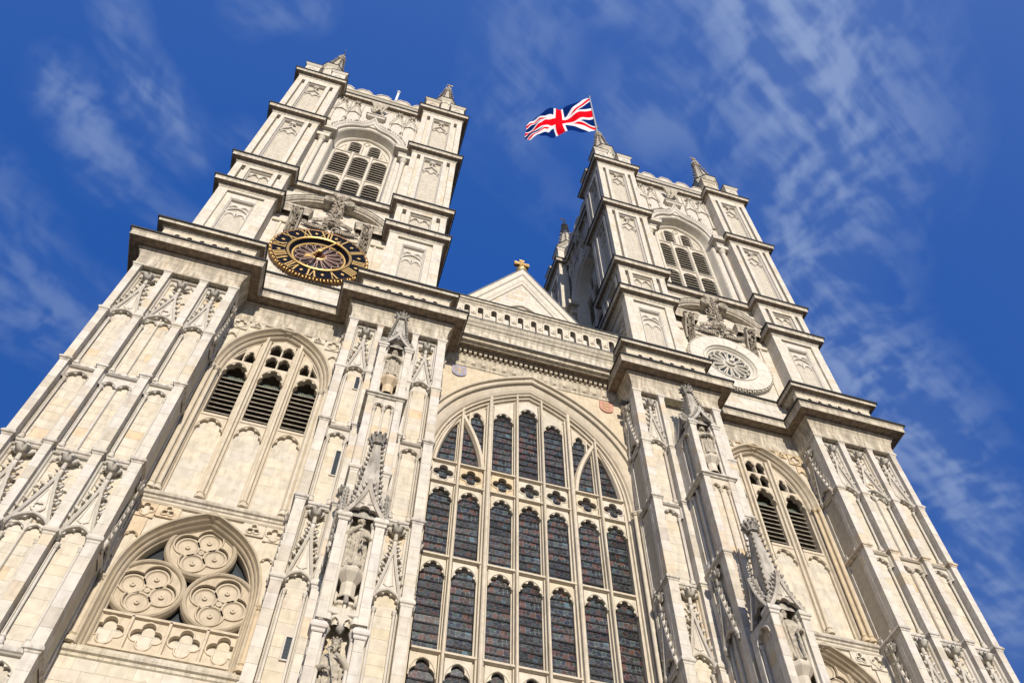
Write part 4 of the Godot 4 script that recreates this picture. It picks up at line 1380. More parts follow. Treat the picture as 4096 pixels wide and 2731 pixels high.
var up := {}
func prepare_upper() -> void:
	var f := pier_face_mesh()
	up.face = f[0]
	up.face_tr = f[1]
	f = pinnacle_mesh()
	up.pin = f[0]
	up.pin_lead = f[1]
	up.vane = vane_mesh()
	f = belfry_meshes()
	up.belfry = f[0]
	up.belfry_tr = f[1]
	up.lower_wall = side_lower_wall_mesh()
	var m := MB.new()
	m.col = Color(0.5, 0.46, 0.385)
	m.block(3.15, PF - 0.3, 36.0, 65.3, 3.15, PF - 0.3, 0.0, true)
	# returns of the pier towards the bay
	m.t = side_frame(3.15, -1.0)
	slab(m, WF - 0.1, PF - 0.005, 36.6, 65.0, 0.0, -0.05, 2, null, 0.8, 0.42)
	m.t = Transform3D(Basis(Vector3.UP, PI), Vector3(0, 0, 3.15))
	slab(m, -PF + 0.005, -WF + 0.1, 36.6, 65.0, 0.0, -0.05, 2, null, 0.8, 0.42)
	up.core = m.mesh()
	for y in [45.26, 57.36]:
		m = MB.new()
		m.col = Color(0.565, 0.515, 0.43)
		m.soot_shade = {5: SOOT_SHADE}
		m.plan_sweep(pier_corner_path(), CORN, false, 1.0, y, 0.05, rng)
		up["corn%d" % int(y)] = m.mesh()
		m = MB.new()
		m.col = Color(0.035, 0.034, 0.033)
		m.plan_sweep(pier_corner_path(), LEAD_CORN, false, 1.0, y)
		up["lead%d" % int(y)] = m.mesh()
	# mirrored twin of the pier face for the return face of a corner
	var fr := MB.new()
	# merlon of the bay parapet
	fr.col = stone_col(2)
	fr.plate(PackedVector2Array([Vector2(-0.55, 0), Vector2(0.55, 0), Vector2(0.55, 0.2), Vector2(0.22, 0.62), Vector2(-0.22, 0.62), Vector2(-0.55, 0.2)]), 0.15, -0.15)
	fr.wall_sweep(PackedVector2Array([Vector2(-0.55, 0.2), Vector2(-0.22, 0.62), Vector2(0.22, 0.62), Vector2(0.55, 0.2)]), [Vector2(-0.02, 0.15), Vector2(-0.02, 0.2), Vector2(0.08, 0.2), Vector2(0.08, -0.2)])
	up.merlon = fr.mesh()

func upper(T: Node3D, s: float) -> void:
	for k in 4:
		var P := node("corner_pier", T, Vector3(0, 0, ZC), PI / 2 * k)
		inst(up.core, "pier_core", M.stone, P)
		for f in 2:
			# front face, and the face round the corner
			var xf := Transform3D.IDENTITY
			if f == 1:
				xf = Transform3D(Basis(Vector3.UP, PI / 2), Vector3.ZERO) * Transform3D(Basis(), Vector3(-2 * PC, 0, 0))
			stuff(inst(up.face, "ashlar", M.stone, P, xf))
			inst(up.face_tr, "panel_tracery", M.stone, P, xf)
		for y in [45, 57]:
			inst(up["corn%d" % y], "cornice", M.worn, P)
			inst(up["lead%d" % y], "lead_capping", M.lead, P)
		var pn := node("pinnacle", P)
		inst(up.pin, "spirelet", M.stone, pn)
		inst(up.pin_lead, "lead_capping", M.lead, pn)
		inst(up.vane, "weather_vane", M.gold, pn)
	for y in [48.7, 65.5]:
		var m := MB.new()
		m.col = Color(0.565, 0.515, 0.43)
		m.soot_shade = {5: SOOT_SHADE}
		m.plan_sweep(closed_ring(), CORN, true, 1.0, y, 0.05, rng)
		put(m, "cornice", M.worn, T, Vector3(0, 0, ZC))
		m = MB.new()
		m.col = Color(0.035, 0.034, 0.033)
		m.plan_sweep(closed_ring(), LEAD_CORN, true, 1.0, y)
		put(m, "lead_capping", M.lead, T, Vector3(0, 0, ZC))
	var lin := MB.new()
	lin.col = Color(0.42, 0.38, 0.31)
	lin.block(-5.0, 5.0, 47.6, 48.4, -5.0, 5.0, 0.0, true)
	lin.block(-5.2, 5.2, 64.9, 65.3, -5.2, 5.2, 0.0, true)
	put(lin, "belfry_floor", M.stone, T, Vector3(0, 0, ZC))
	var tops := MB.new()
	tops.col = Color(0.1, 0.1, 0.105)
	tops.block(-5.2, 5.2, 65.4, 65.55, -5.2, 5.2, 0.0, true)
	put(tops, "roof", M.lead, T, Vector3(0, 0, ZC))
	for k in 4:
		var S := node("tower_side", T, Vector3(0, 0, ZC), PI / 2 * k)
		stuff(inst(up.lower_wall, "ashlar", M.stone, S))
		if k == 2:
			inst(up.belfry, "belfry_surround", M.stone, S)
			continue
		inst(up.belfry, "belfry_surround", M.stone, S)
		inst(up.belfry_tr, "tracery", M.stone, S)
		for x in [-1.28, 0.0, 1.28]:
			louvres(S, x, 1.05, 49.1, 52.9, WF - 0.75, 0.36)
			louvres(S, x, 1.05, 53.4, 56.8, WF - 0.75, 0.36)
		for x in [-0.66, 0.66]:
			louvres(S, x, 0.95, 57.2, 59.0, WF - 0.78, 0.36)
		# parapet of the bay
		var m := MB.new()
		m.col = stone_col(2)
		m.plan_sweep(PackedVector2Array([Vector2(-3.2, WF + 0.1), Vector2(3.2, WF + 0.1)]), [Vector2(0.0, 0.0), Vector2(0.0, 0.85), Vector2(0.05, 0.9), Vector2(0.12, 1.0), Vector2(0.2, 1.05), Vector2(0.22, 1.2), Vector2(-0.3, 1.25)], false, 1.0, 65.5, 0.03, rng)
		for q in 14:
			var x := -2.6 + q * 0.4
			m.wall_sweep(PackedVector2Array([Vector2(x - 0.16, 65.75), Vector2(x, 66.2), Vector2(x + 0.16, 65.75)]), [Vector2(-0.03, WF + 0.1), Vector2(0.0, WF + 0.15), Vector2(0.03, WF + 0.1)])
		put(m, "parapet", M.stone, S)
		for x in [-2.85, -1.47, 0.0, 1.47, 2.85]:
			inst(up.merlon, "merlon", M.stone, S, Transform3D(Basis(), Vector3(x, 66.7, WF + 0.1)))

func downpipe(T: Node3D) -> void:
	var m := MB.new()
	m.col = Color(0.06, 0.06, 0.06)
	m.lathe(Vector3.ZERO, [Vector2(0.07, 40.0), Vector2(0.07, 64.0), Vector2(0.16, 64.1), Vector2(0.16, 64.5)], 8)
	for y in range(42, 64, 3):
		m.lathe(Vector3.ZERO, [Vector2(0.07, y), Vector2(0.1, y), Vector2(0.1, y + 0.12), Vector2(0.07, y + 0.12)], 8)
	put(m, "downpipe", M.iron, T, Vector3(-WF - 0.12, 0, ZC - 2.9))

# ------------------------------------------------------------------ clock stage: consoles, broken pediment, carving
func pediment(T: Node3D) -> void:
	var P := node("pediment", T)
	var w := ZC + WF
	for sg in [-1.0, 1.0]:
		var m := MB.new()
		m.col = Color(0.53, 0.48, 0.395)
		# straight cornice piece
		var x0 := minf(sg * 1.3, sg * 2.75)
		var x1 := maxf(sg * 1.3, sg * 2.75)
		m.plan_sweep(PackedVector2Array([Vector2(x0, w), Vector2(x0, w + 0.32), Vector2(x1, w + 0.32), Vector2(x1, w)]), [Vector2(0.0, -0.7), Vector2(0.02, -0.42), Vector2(0.06, -0.36), Vector2(0.1, -0.24), Vector2(0.14, -0.2), Vector2(0.14, -0.02), Vector2(-0.32, 0.02)], false, 1.0, 45.62)
		# curved half
		var p := PackedVector2Array()
		for i in 13:
			var t := i / 12.0
			p.push_back(Vector2(sg * 2.85, 45.72).bezier_interpolate(Vector2(sg * 2.2, 46.55), Vector2(sg * 1.4, 46.95), Vector2(sg * 0.62, 47.0), t))
		m.wall_sweep(p, [Vector2(-0.2, w), Vector2(-0.2, w + 0.38), Vector2(-0.1, w + 0.4), Vector2(-0.06, w + 0.48), Vector2(0.0, w + 0.5), Vector2(0.06, w + 0.56), Vector2(0.16, w + 0.58), Vector2(0.18, w)], false, -sg)
		put(m, "curved_cornice", M.worn, P)
		var ld := MB.new()
		ld.col = Color(0.035, 0.034, 0.033)
		ld.wall_sweep(p, [Vector2(0.165, w + 0.58), Vector2(0.165, w + 0.6), Vector2(0.205, w + 0.6), Vector2(0.205, w)], false, -sg)
		put(ld, "lead_capping", M.lead, P)
		# scroll: a drum with a spiral on its end
		var sc := MB.new()
		sc.col = Color(0.50, 0.455, 0.375)
		sc.t = Transform3D(Basis(Vector3.RIGHT, PI / 2), Vector3(sg * 0.58, 46.98, w))
		sc.lathe(Vector3.ZERO, [Vector2(0.25, 0.0), Vector2(0.25, 0.55), Vector2(0.3, 0.6), Vector2(0.3, 0.68), Vector2(0.0, 0.68)], 16)
		sc.t = Transform3D.IDENTITY
		var sp := PackedVector3Array()
		var rr := PackedFloat32Array()
		for i in 40:
			var a := i * 0.42
			sp.push_back(Vector3(sg * 0.58 + cos(a) * sg * (0.27 - i * 0.0062), 46.98 + sin(a) * (0.27 - i * 0.0062), w + 0.69))
			rr.push_back(0.028)
		sc.tube(sp, rr, 5)
		put(sc, "scroll", M.worn, P)
		# console bracket
		var c := MB.new()
		c.col = Color(0.40, 0.36, 0.295)
		var rows := []
		for i in 15:
			var t := i / 14.0
			var y := 45.25 - t * 2.2
			var z := w + 0.1 + 0.42 * pow(1.0 - t, 0.8) * (1.0 + 0.25 * sin(t * TAU))
			rows.append(PackedVector3Array([Vector3(sg * 1.95 - 0.3, y, w), Vector3(sg * 1.95 - 0.3, y, z), Vector3(sg * 1.95 - 0.22, y, z + 0.04), Vector3(sg * 1.95 - 0.18, y, z - 0.03), Vector3(sg * 1.95 + 0.18, y, z - 0.03), Vector3(sg * 1.95 + 0.22, y, z + 0.04), Vector3(sg * 1.95 + 0.3, y, z), Vector3(sg * 1.95 + 0.3, y, w)]))
		c.grid(rows, false, false, false)
		c.col = Color(0.25, 0.215, 0.165)
		for i in 46:
			var t := rng.randf_range(0.02, 0.96)
			var z := w + 0.12 + 0.42 * pow(1.0 - t, 0.8) * (1.0 + 0.25 * sin(t * TAU))
			var x: float = sg * 1.95 + rng.randf_range(-0.17, 0.17)
			c.tube(PackedVector3Array([Vector3(x, 45.27 - t * 2.2, z - 0.02), Vector3(x + rng.randf_range(-0.05, 0.05), 45.2 - t * 2.2, z + 0.05), Vector3(x + rng.randf_range(-0.09, 0.09), 45.1 - t * 2.2, z + 0.02)]), PackedFloat32Array([0.035, 0.06, 0.02]), 5)
		# rolled ends
		c.col = Color(0.44, 0.40, 0.33)
		for q in [-1.0, 1.0]:
			var sp2 := PackedVector3Array()
			var r2 := PackedFloat32Array()
			for i in 26:
				var a := i * 0.4
				sp2.push_back(Vector3(sg * 1.95 + q * 0.27, 45.0 + sin(a) * (0.22 - i * 0.007), w + 0.42 + cos(a) * (0.22 - i * 0.007)))
				r2.push_back(0.045)
			c.tube(sp2, r2, 6)
		c.col = Color(0.25, 0.215, 0.165)
		for i in 12:
			c.blob(Vector3(sg * 1.95 + (i % 4 - 1.5) * 0.12, 43.05 - 0.14 * (i / 4), w + 0.16 - 0.03 * (i / 4)), Vector3(0.07, 0.13, 0.09), rng, 0.35, 6, 5)
		put(c, "console", M.worn, P)
		# leaf spray over the curved cornice
		var lf := MB.new()
		lf.col = Color(0.44, 0.395, 0.32)
		for i in 12:
			var t := i / 11.0
			lf.blob(Vector3(sg * lerpf(2.35, 1.45, t), lerpf(46.85, 47.35, t) + rng.randf_range(-0.06, 0.1), w + 0.1), Vector3(0.14, 0.1, 0.08), rng, 0.35, 6, 4)
		put(lf, "leaf_carving", M.worn, P)
	# band under the carving
	var b := MB.new()
	b.col = stone_col(1)
	b.block(-1.62, 1.62, 43.75, 44.3, w, w + 0.1, 0.02)
	for sg in [-1.0, 1.0]:
		b.block(minf(sg * 2.3, sg * 3.05), maxf(sg * 2.3, sg * 3.05), 43.95, 44.2, w, w + 0.12, 0.02)
		b.block(minf(sg * 2.52, sg * 2.64), maxf(sg * 2.52, sg * 2.64), 38.0, 43.95, w, w + 0.08, 0.02)
	put(b, "band", M.stone, P)
	# cartouche: lion mask, helm, mantling, wings and garlands of roses
	var k := MB.new()
	k.col = Color(0.42, 0.375, 0.305)
	for sg in [-1.0, 1.0]:
		# wing: three ranks of feathers
		for rank in 3:
			for i in 8:
				var a := lerpf(-0.35, 1.0, i / 7.0)
				var d := Vector3(sg * cos(a), sin(a) * 0.85, 0.06)
				var o := Vector3(sg * (0.42 + rank * 0.16), 44.78 + rank * 0.05, w + 0.32 - rank * 0.07)
				k.tube(PackedVector3Array([o, o + d * 0.22, o + d * 0.42 + Vector3(0, -0.04, 0)]), PackedFloat32Array([0.05, 0.06, 0.018]), 5)
		k.blob(Vector3(sg * 0.42, 45.1, w + 0.3), Vector3(0.14, 0.14, 0.12), rng, 0.15, 8, 6)
		# garland: roses made of petals round a heart
		for i in 7:
			var t := i / 6.0
			var o := Vector3(sg * lerpf(0.34, 1.45, t), 44.33 - 0.2 * sin(t * PI) + 0.02 * t, w + 0.24)
			for q in 6:
				var a := TAU * q / 6 + i
				k.blob(o + Vector3(cos(a) * 0.09, sin(a) * 0.09, 0.02), Vector3(0.06, 0.06, 0.05), rng, 0.3, 6, 4)
			k.blob(o + Vector3(0, 0, 0.06), Vector3(0.05, 0.05, 0.05), rng, 0.2, 6, 4)
			for q in 3:
				k.tube(PackedVector3Array([o, o + Vector3(sg * 0.08 * (q - 1), -0.14, 0.0), o + Vector3(sg * 0.12 * (q - 1), -0.22, 0.05)]), PackedFloat32Array([0.05, 0.05, 0.015]), 5)
		# mantling curls either side of the stem
		for i in 10:
			var y := 44.1 + i * 0.37
			var r := 0.16 + 0.1 * sin(i * 1.9)
			var o := Vector3(sg * (0.16 + r * 0.6), y, w + 0.36)
			var sp := PackedVector3Array()
			var rr := PackedFloat32Array()
			for q in 11:
				var a := q * 0.6
				sp.push_back(o + Vector3(sg * cos(a) * (0.13 - q * 0.009), sin(a) * (0.13 - q * 0.009), 0.02 * q * 0.3))
				rr.push_back(0.048 - q * 0.002)
			k.tube(sp, rr, 6)
		# horn-like ends at the crest and leaves hanging below
		k.tube(PackedVector3Array([Vector3(sg * 0.1, 47.55, w + 0.4), Vector3(sg * 0.28, 47.75, w + 0.5), Vector3(sg * 0.44, 47.95, w + 0.5)]), PackedFloat32Array([0.1, 0.12, 0.15]), 9)
		for i in 6:
			var o := Vector3(sg * (0.1 + 0.12 * i), 44.0 + 0.03 * absf(i - 2.5), w + 0.22)
			k.tube(PackedVector3Array([o + Vector3(0, 0.15, 0), o + Vector3(sg * 0.03, 0.0, 0.08), o + Vector3(sg * 0.05, -0.12, 0.03)]), PackedFloat32Array([0.05, 0.08, 0.02]), 6)
		# eye and cheek of the mask
		k.blob(Vector3(sg * 0.12, 45.02, w + 0.5), Vector3(0.05, 0.035, 0.04), rng, 0.1, 6, 4)
		k.blob(Vector3(sg * 0.13, 44.82, w + 0.46), Vector3(0.09, 0.09, 0.07), rng, 0.15, 7, 5)
		for i in 7:
			var a := lerpf(-0.9, 1.4, i / 6.0)
			k.tube(PackedVector3Array([Vector3(sg * 0.2 * cos(a), 44.95 + 0.24 * sin(a), w + 0.36), Vector3(sg * 0.34 * cos(a), 44.95 + 0.4 * sin(a), w + 0.38), Vector3(sg * 0.42 * cos(a), 44.95 + 0.44 * sin(a), w + 0.28)]), PackedFloat32Array([0.06, 0.06, 0.02]), 6)
	k.blob(Vector3(0, 44.92, w + 0.3), Vector3(0.26, 0.3, 0.22), rng, 0.1, 10, 8)
	k.blob(Vector3(0, 44.8, w + 0.5), Vector3(0.09, 0.08, 0.08), rng, 0.1, 8, 6)
	# helm and plume stacked above the mask: overlapping leaves round a hidden stem
	for i in 60:
		var t := i / 59.0
		var a := rng.randf_range(-0.2, PI + 0.2)
		var r := 0.1 + 0.09 * absf(sin(t * 9.0))
		var o := Vector3(cos(a) * r, 45.25 + t * 2.5, w + 0.3 + sin(a) * r)
		k.tube(PackedVector3Array([o, o + Vector3(cos(a) * 0.07, 0.1, sin(a) * 0.08), o + Vector3(cos(a) * 0.16, 0.12, sin(a) * 0.14), o + Vector3(cos(a) * 0.18, 0.03, sin(a) * 0.16)]), PackedFloat32Array([0.06, 0.075, 0.05, 0.02]), 6)
	k.lathe(Vector3(0, 45.2, w + 0.26), [Vector2(0.16, 0.0), Vector2(0.12, 1.2), Vector2(0.12, 2.7)], 8)
	for i in 14:
		var a := PI * i / 13.0
		k.tube(PackedVector3Array([Vector3(0, 47.5, w + 0.4), Vector3(cos(a) * 0.16, 47.75 + sin(a) * 0.1, w + 0.5), Vector3(cos(a) * 0.3, 47.95 + sin(a) * 0.28, w + 0.45)]), PackedFloat32Array([0.05, 0.05, 0.03]), 5)
	put(k, "cartouche", M.worn, P)

# ------------------------------------------------------------------ nave front between the towers
const GW := [Vector2(1.18, -1.46), Vector2(1.18, -1.32), Vector2(1.10, -1.26), Vector2(1.02, -1.28), Vector2(1.0, -1.40), Vector2(0.90, -1.43), Vector2(0.88, -1.36), Vector2(0.80, -1.33), Vector2(0.74, -1.37), Vector2(0.73, -1.50), Vector2(0.62, -1.54), Vector2(0.48, -1.60), Vector2(0.36, -1.68), Vector2(0.30, -1.80), Vector2(0.28, -1.74), Vector2(0.20, -1.72), Vector2(0.17, -1.84), Vector2(0.10, -1.86), Vector2(0.08, -1.97), Vector2(0.0, -2.0), Vector2(0.0, -2.4)]

func pane_mesh(w: float, h: float, k: int) -> ArrayMesh:
	var m := ArrayMesh.new()
	var ar := []
	ar.resize(Mesh.ARRAY_MAX)
	var u0 := fposmod(k * 0.377, 1.0)
	var v0 := fposmod(k * 0.619, 1.0)
	var uw := 0.30
	var vh := 0.30 * h / w
	ar[Mesh.ARRAY_VERTEX] = PackedVector3Array([Vector3(-w / 2, -h / 2, 0), Vector3(w / 2, h / 2, 0), Vector3(w / 2, -h / 2, 0), Vector3(-w / 2, -h / 2, 0), Vector3(-w / 2, h / 2, 0), Vector3(w / 2, h / 2, 0)])
	ar[Mesh.ARRAY_NORMAL] = PackedVector3Array([Vector3.BACK, Vector3.BACK, Vector3.BACK, Vector3.BACK, Vector3.BACK, Vector3.BACK])
	var tn := Color(1, 1, 1) * rng.randf_range(0.45, 1.5)
	if k % 8 == 3: tn = Color(1.35, 0.85, 0.8)
	if k % 11 == 5: tn = Color(0.85, 1.05, 1.3)
	tn.a = 1.0
	ar[Mesh.ARRAY_COLOR] = PackedColorArray([tn, tn, tn, tn, tn, tn])
	ar[Mesh.ARRAY_TEX_UV] = PackedVector2Array([Vector2(u0, v0 + vh), Vector2(u0 + uw, v0), Vector2(u0 + uw, v0 + vh), Vector2(u0, v0 + vh), Vector2(u0, v0), Vector2(u0 + uw, v0)])
	m.add_surface_from_arrays(Mesh.PRIMITIVE_TRIANGLES, ar)
	return m

func west_window(N: Node3D) -> void:
	var W := node("west_window", N)
	var path := arch_path(4.2, 6.45, 28.0, 14.0, 0.42, 16)
	var m := MB.new()
	m.col = Color(0.555, 0.49, 0.385)
	m.wall_sweep(path, GW, false, 1.0, 0.0, 0.05, rng, 2)
	put(m, "arch_moulding", M.stone, W)
	for sg in [-1.0, 1.0]:
		m = MB.new()
		m.col = stone_col(1)
		shaft(m, sg * 4.62, 14.0, 27.9, BZ + 0.08, 0.11)
		shaft(m, sg * 4.42, 14.0, 27.9, BZ - 0.02, 0.09)
		put(m, "jamb_shaft", M.stone, W)
	# mullions
	var C := [-3.70, -2.53, -1.18, 0.0, 1.18, 2.53, 3.70]
	var PM := [Vector2(-0.5, -2.25), Vector2(-0.5, -2.13), Vector2(-0.37, -2.11), Vector2(-0.34, -1.96), Vector2(-0.21, -1.94), Vector2(-0.18, -1.77), Vector2(-0.08, -1.73), Vector2(0.08, -1.73), Vector2(0.18, -1.77), Vector2(0.21, -1.94), Vector2(0.34, -1.96), Vector2(0.37, -2.11), Vector2(0.5, -2.13), Vector2(0.5, -2.25)]
	for mu in [[-1.855, 0.42, 34.5], [1.855, 0.42, 34.5], [-0.59, 0.29, 34.6], [0.59, 0.29, 34.6], [-3.115, 0.28, 32.7], [3.115, 0.28, 32.7]]:
		m = MB.new()
		m.col = Color(0.55, 0.49, 0.39) * rng.randf_range(0.96, 1.04)
		var pr := []
		for q in PM: pr.append(Vector2(q.x * mu[1], q.y + (0.06 if mu[1] > 0.35 else 0.0)))
		var pts := PackedVector2Array()
		var y := 14.0
		while y < mu[2] - 0.4:
			pts.push_back(Vector2(mu[0], y))
			y += rng.randf_range(0.9, 1.3)
		pts.push_back(Vector2(mu[0], mu[2]))
		m.wall_sweep(pts, pr, false, 1.0, 0.0, 0.06, rng, 1)
		put(m, "mullion", M.stone, W)
	# transoms
	for t in [[19.72, 4.15, 0.16], [23.82, 4.15, 0.16], [27.72, 4.15, 0.12], [28.95, 4.15, 0.14]]:
		m = MB.new()
		m.col = Color(0.55, 0.49, 0.39)
		m.bar(line(Vector2(-t[1], t[0]), Vector2(t[1], t[0])), t[2], -1.86, -2.24)
		put(m, "transom", M.stone, W)
	# cusped heads and quatrefoils
	for i in 7:
		var x: float = C[i]
		for ys in [[22.98, 23.76, 5, 0.1, 0.62], [26.88, 27.68, 5, 0.1, 0.62], [18.75, 19.66, 3, 0.13, 0.72]]:
			m = MB.new()
			m.col = stone_col(1)
			head(m, x - 0.46, x + 0.46, ys[0], ys[1], -2.0, -2.22, ys[2], ys[3], ys[4], 0.2)
			put(m, "light_head", M.stone, W)
		m = MB.new()
		m.col = stone_col(1)
		rolled_foil(m, Vector2(x, 28.34), 0.42, 0.47, 0.58, -2.0, -2.22)
		put(m, "quatrefoil", M.stone, W)
	# tops of the three middle lights
	for t in [[-1.18, 32.55], [0.0, 33.3], [1.18, 32.55]]:
		m = MB.new()
		m.col = stone_col(1)
		head(m, t[0] - 0.46, t[0] + 0.46, t[1], t[1] + 2.0, -2.0, -2.22, 5, 0.1, 0.6, 0.2)
		put(m, "light_head", M.stone, W)
	# side tracery: leaf-shaped pair
	for sg in [-1.0, 1.0]:
		m = MB.new()
		m.col = Color(0.55, 0.49, 0.39)
		var q := PackedVector2Array()
		for i in 13:
			q.push_back(Vector2(sg * 2.08, 28.95).bezier_interpolate(Vector2(sg * 2.15, 30.4), Vector2(sg * 2.75, 31.6), Vector2(sg * 3.12, 32.35), i / 12.0))
		m.bar(q, 0.26, -1.86, -2.22)
		q = PackedVector2Array()
		for i in 13:
			q.push_back(Vector2(sg * 4.15, 28.95).bezier_interpolate(Vector2(sg * 4.05, 30.4), Vector2(sg * 3.5, 31.7), Vector2(sg * 3.12, 32.35), i / 12.0))
		m.bar(q, 0.2, -1.9, -2.22)
		head(m, minf(sg * 2.08, sg * 2.78), maxf(sg * 2.08, sg * 2.78), 32.0, 33.6, -2.0, -2.2, 3, 0.1, 0.75, 0.5)
		m.bar(line(Vector2(sg * 2.75, 31.5), Vector2(sg * 2.75, 33.4)), 0.12, -1.95, -2.2)
		put(m, "side_tracery", M.stone, W)
	# leaded panes and their iron bars
	var panes := []
	var st := 0.37
	for k in 24: panes.append(pane_mesh(0.88, st - 0.012, k))
	var kk := 0
	for i in 7:
		var x: float = C[i]
		var ranges := [[16.9, 27.9], [27.9, 28.95]]
		ranges.append([28.95, 34.3] if absf(x) < 1.5 else [28.95, 33.2 if absf(x) < 3 else 31.6])
		var bars := MB.new()
		bars.col = Color(0.05, 0.05, 0.052)
		for rg in ranges:
			var n := roundi((rg[1] - rg[0]) / st)
			for j in n:
				var y: float = rg[0] + (j + 0.5) * (rg[1] - rg[0]) / n
				var tl := Basis.from_euler(Vector3(rng.randf_range(-0.05, 0.05), rng.randf_range(-0.05, 0.05), 0))
				inst(panes[kk % 24], "pane", M.stained, W, Transform3D(tl, Vector3(x, y, -2.16 + rng.randf_range(-0.004, 0.004))))
				kk += 1 + rng.randi() % 11
				bars.block(x - 0.44, x + 0.44, y - st / 2 - 0.026, y - st / 2 - 0.01, -2.15, -2.12, 0.0, true)
				bars.block(x - 0.44, x + 0.44, y - st / 2 + 0.012, y - st / 2 + 0.026, -2.15, -2.12, 0.0, true)
		put(bars, "glazing_bars", M.iron, W)

func nave(N: Node3D) -> void:
	stones_left = 300
	var P := node("spandrel_wall", N)
	var m := MB.new()
	var path := arch_path(4.2, 6.45, 28.0, 14.0, 0.42, 16)
	m.col = Color(0.555, 0.475, 0.355)
	# only the part of the arch that lies between the buttresses cuts this wall
	var cut := PackedVector2Array()
	for q in offset_path(path, 1.08):
		if absf(q.x) < 4.6: cut.push_back(q)
	var wp := PackedVector2Array([Vector2(-4.62, cut[0].y - 0.3)])
	wp.append_array(cut)
	wp.append_array(PackedVector2Array([Vector2(4.62, cut[0].y - 0.3), Vector2(4.62, 36.6), Vector2(-4.62, 36.6)]))
	m.plate(wp, BZ, BZ - 0.06)
	put(m, "wall_face", M.stone, P)
	m = MB.new()
	slab(m, -4.6, 4.6, 8.0, 13.98, BZ, BZ - 0.06, 1, null)
	core(m, -4.7, 4.7, 0.0, 14.0, -3.4, BZ - 0.07)
	stuff(put(m, "ashlar", M.stone, P))
	# big stones either side of the arch point
	m = MB.new()
	west_window(N)
	# frieze, dentils, cornice
	m = MB.new()
	m.col = Color(0.55, 0.495, 0.395)
	var fl := PackedVector2Array()
	for i in 12: fl.push_back(Vector2(-4.6 + 9.2 * i / 11.0, BZ))
	m.soot_shade = {6: SOOT_SHADE}
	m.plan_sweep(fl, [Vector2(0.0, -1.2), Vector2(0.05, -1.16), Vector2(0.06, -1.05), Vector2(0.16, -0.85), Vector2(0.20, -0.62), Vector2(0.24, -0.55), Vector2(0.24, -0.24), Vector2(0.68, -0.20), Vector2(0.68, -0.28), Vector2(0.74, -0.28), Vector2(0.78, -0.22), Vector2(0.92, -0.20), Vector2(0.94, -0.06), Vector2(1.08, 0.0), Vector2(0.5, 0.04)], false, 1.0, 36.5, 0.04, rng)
	put(m, "cornice", M.worn, N)
	m = MB.new()
	m.col = Color(0.15, 0.155, 0.165)
	m.plan_sweep(fl, [Vector2(1.07, -0.015), Vector2(1.1, -0.015), Vector2(1.1, 0.03), Vector2(0.5, 0.14)], false, 1.0, 36.5)
	put(m, "lead_capping", M.lead, N)
	m = MB.new()
	m.col = Color(0.55, 0.49, 0.39)
	m.block(-0.07, 0.07, 36.0, 36.24, BZ + 0.22, BZ + 0.42, 0.012)
	m.block(-0.11, 0.11, 36.2, 36.29, BZ + 0.22, BZ + 0.46, 0.01)
	var dm := m.mesh()
	m = MB.new()
	m.col = Color(0.55, 0.49, 0.395)
	m.block(-0.1, 0.1, 35.5, 35.84, BZ + 0.03, BZ + 0.17, 0.05)
	var fm := m.mesh()
	for i in 36:
		inst(dm, "dentil", M.stone, N, Transform3D(Basis(), Vector3(-4.45 + 8.9 * i / 35.0, 0, 0)))
		if i % 2 == 0:
			inst(fm, "frieze_block", M.stone, N, Transform3D(Basis(), Vector3(-4.45 + 8.9 * i / 35.0, 0, 0)))
	m = MB.new()
	m.col = Color(0.57, 0.52, 0.425)
	m.plan_sweep(fl, [Vector2(0.5, 0.0), Vector2(0.5, 0.75), Vector2(0.56, 0.82), Vector2(0.53, 0.92), Vector2(0.46, 1.0), Vector2(0.46, 1.5), Vector2(0.5, 1.56), Vector2(0.52, 1.64), Vector2(0.6, 1.7), Vector2(0.63, 1.8), Vector2(0.72, 1.9), Vector2(0.74, 2.0), Vector2(0.8, 2.08), Vector2(0.3, 2.12)], false, 1.0, 36.5, 0.04, rng)
	put(m, "blocking_course", M.worn, N)
	m = MB.new()
	m.col = Color(0.17, 0.175, 0.185)
	m.plan_sweep(fl, [Vector2(0.79, -0.02), Vector2(0.82, -0.02), Vector2(0.82, 0.02), Vector2(0.3, 0.06)], false, 1.0, 38.6)
	put(m, "lead_capping", M.lead, N)
	# pierced balustrade
	var B := node("balustrade", N)
	var u := MB.new()
	u.col = Color(0.585, 0.535, 0.44)
	var w := 0.715
	var zf := -0.9
	var op := arch_path(0.17, 0.17, 39.85, 38.66, 0.0, 6)
	holed(u, -w / 2, w / 2, 38.66, 40.12, op, zf, zf - 0.28)
	u.wall_sweep(op, [Vector2(0.0, zf - 0.02), Vector2(-0.02, zf + 0.04), Vector2(0.06, zf + 0.05), Vector2(0.08, zf)])
	u.wall_sweep(circle(Vector2(w / 2, 39.42), 0.09, 14), [Vector2(-0.03, zf), Vector2(-0.03, zf + 0.05), Vector2(0.03, zf + 0.05), Vector2(0.04, zf)], true)
	var um := u.mesh()
	var dmk := MB.new()
	for i in 13:
		inst(um, "baluster_arch", M.stone, B, Transform3D(Basis(), Vector3(-4.29 + w * i, 0, 0)))
	m = MB.new()
	m.col = Color(0.565, 0.51, 0.415)
	var cp := PackedVector2Array()
	for i in 10: cp.push_back(Vector2(-4.66 + 9.32 * i / 9.0, zf))
	m.plan_sweep(cp, [Vector2(-0.28, -0.42), Vector2(0.02, -0.42), Vector2(0.04, -0.34), Vector2(0.1, -0.28), Vector2(0.12, -0.2), Vector2(0.2, -0.16), Vector2(0.21, -0.04), Vector2(0.25, 0.0), Vector2(-0.35, 0.06), Vector2(-0.35, -0.42)], false, 1.0, 40.5, 0.04, rng)
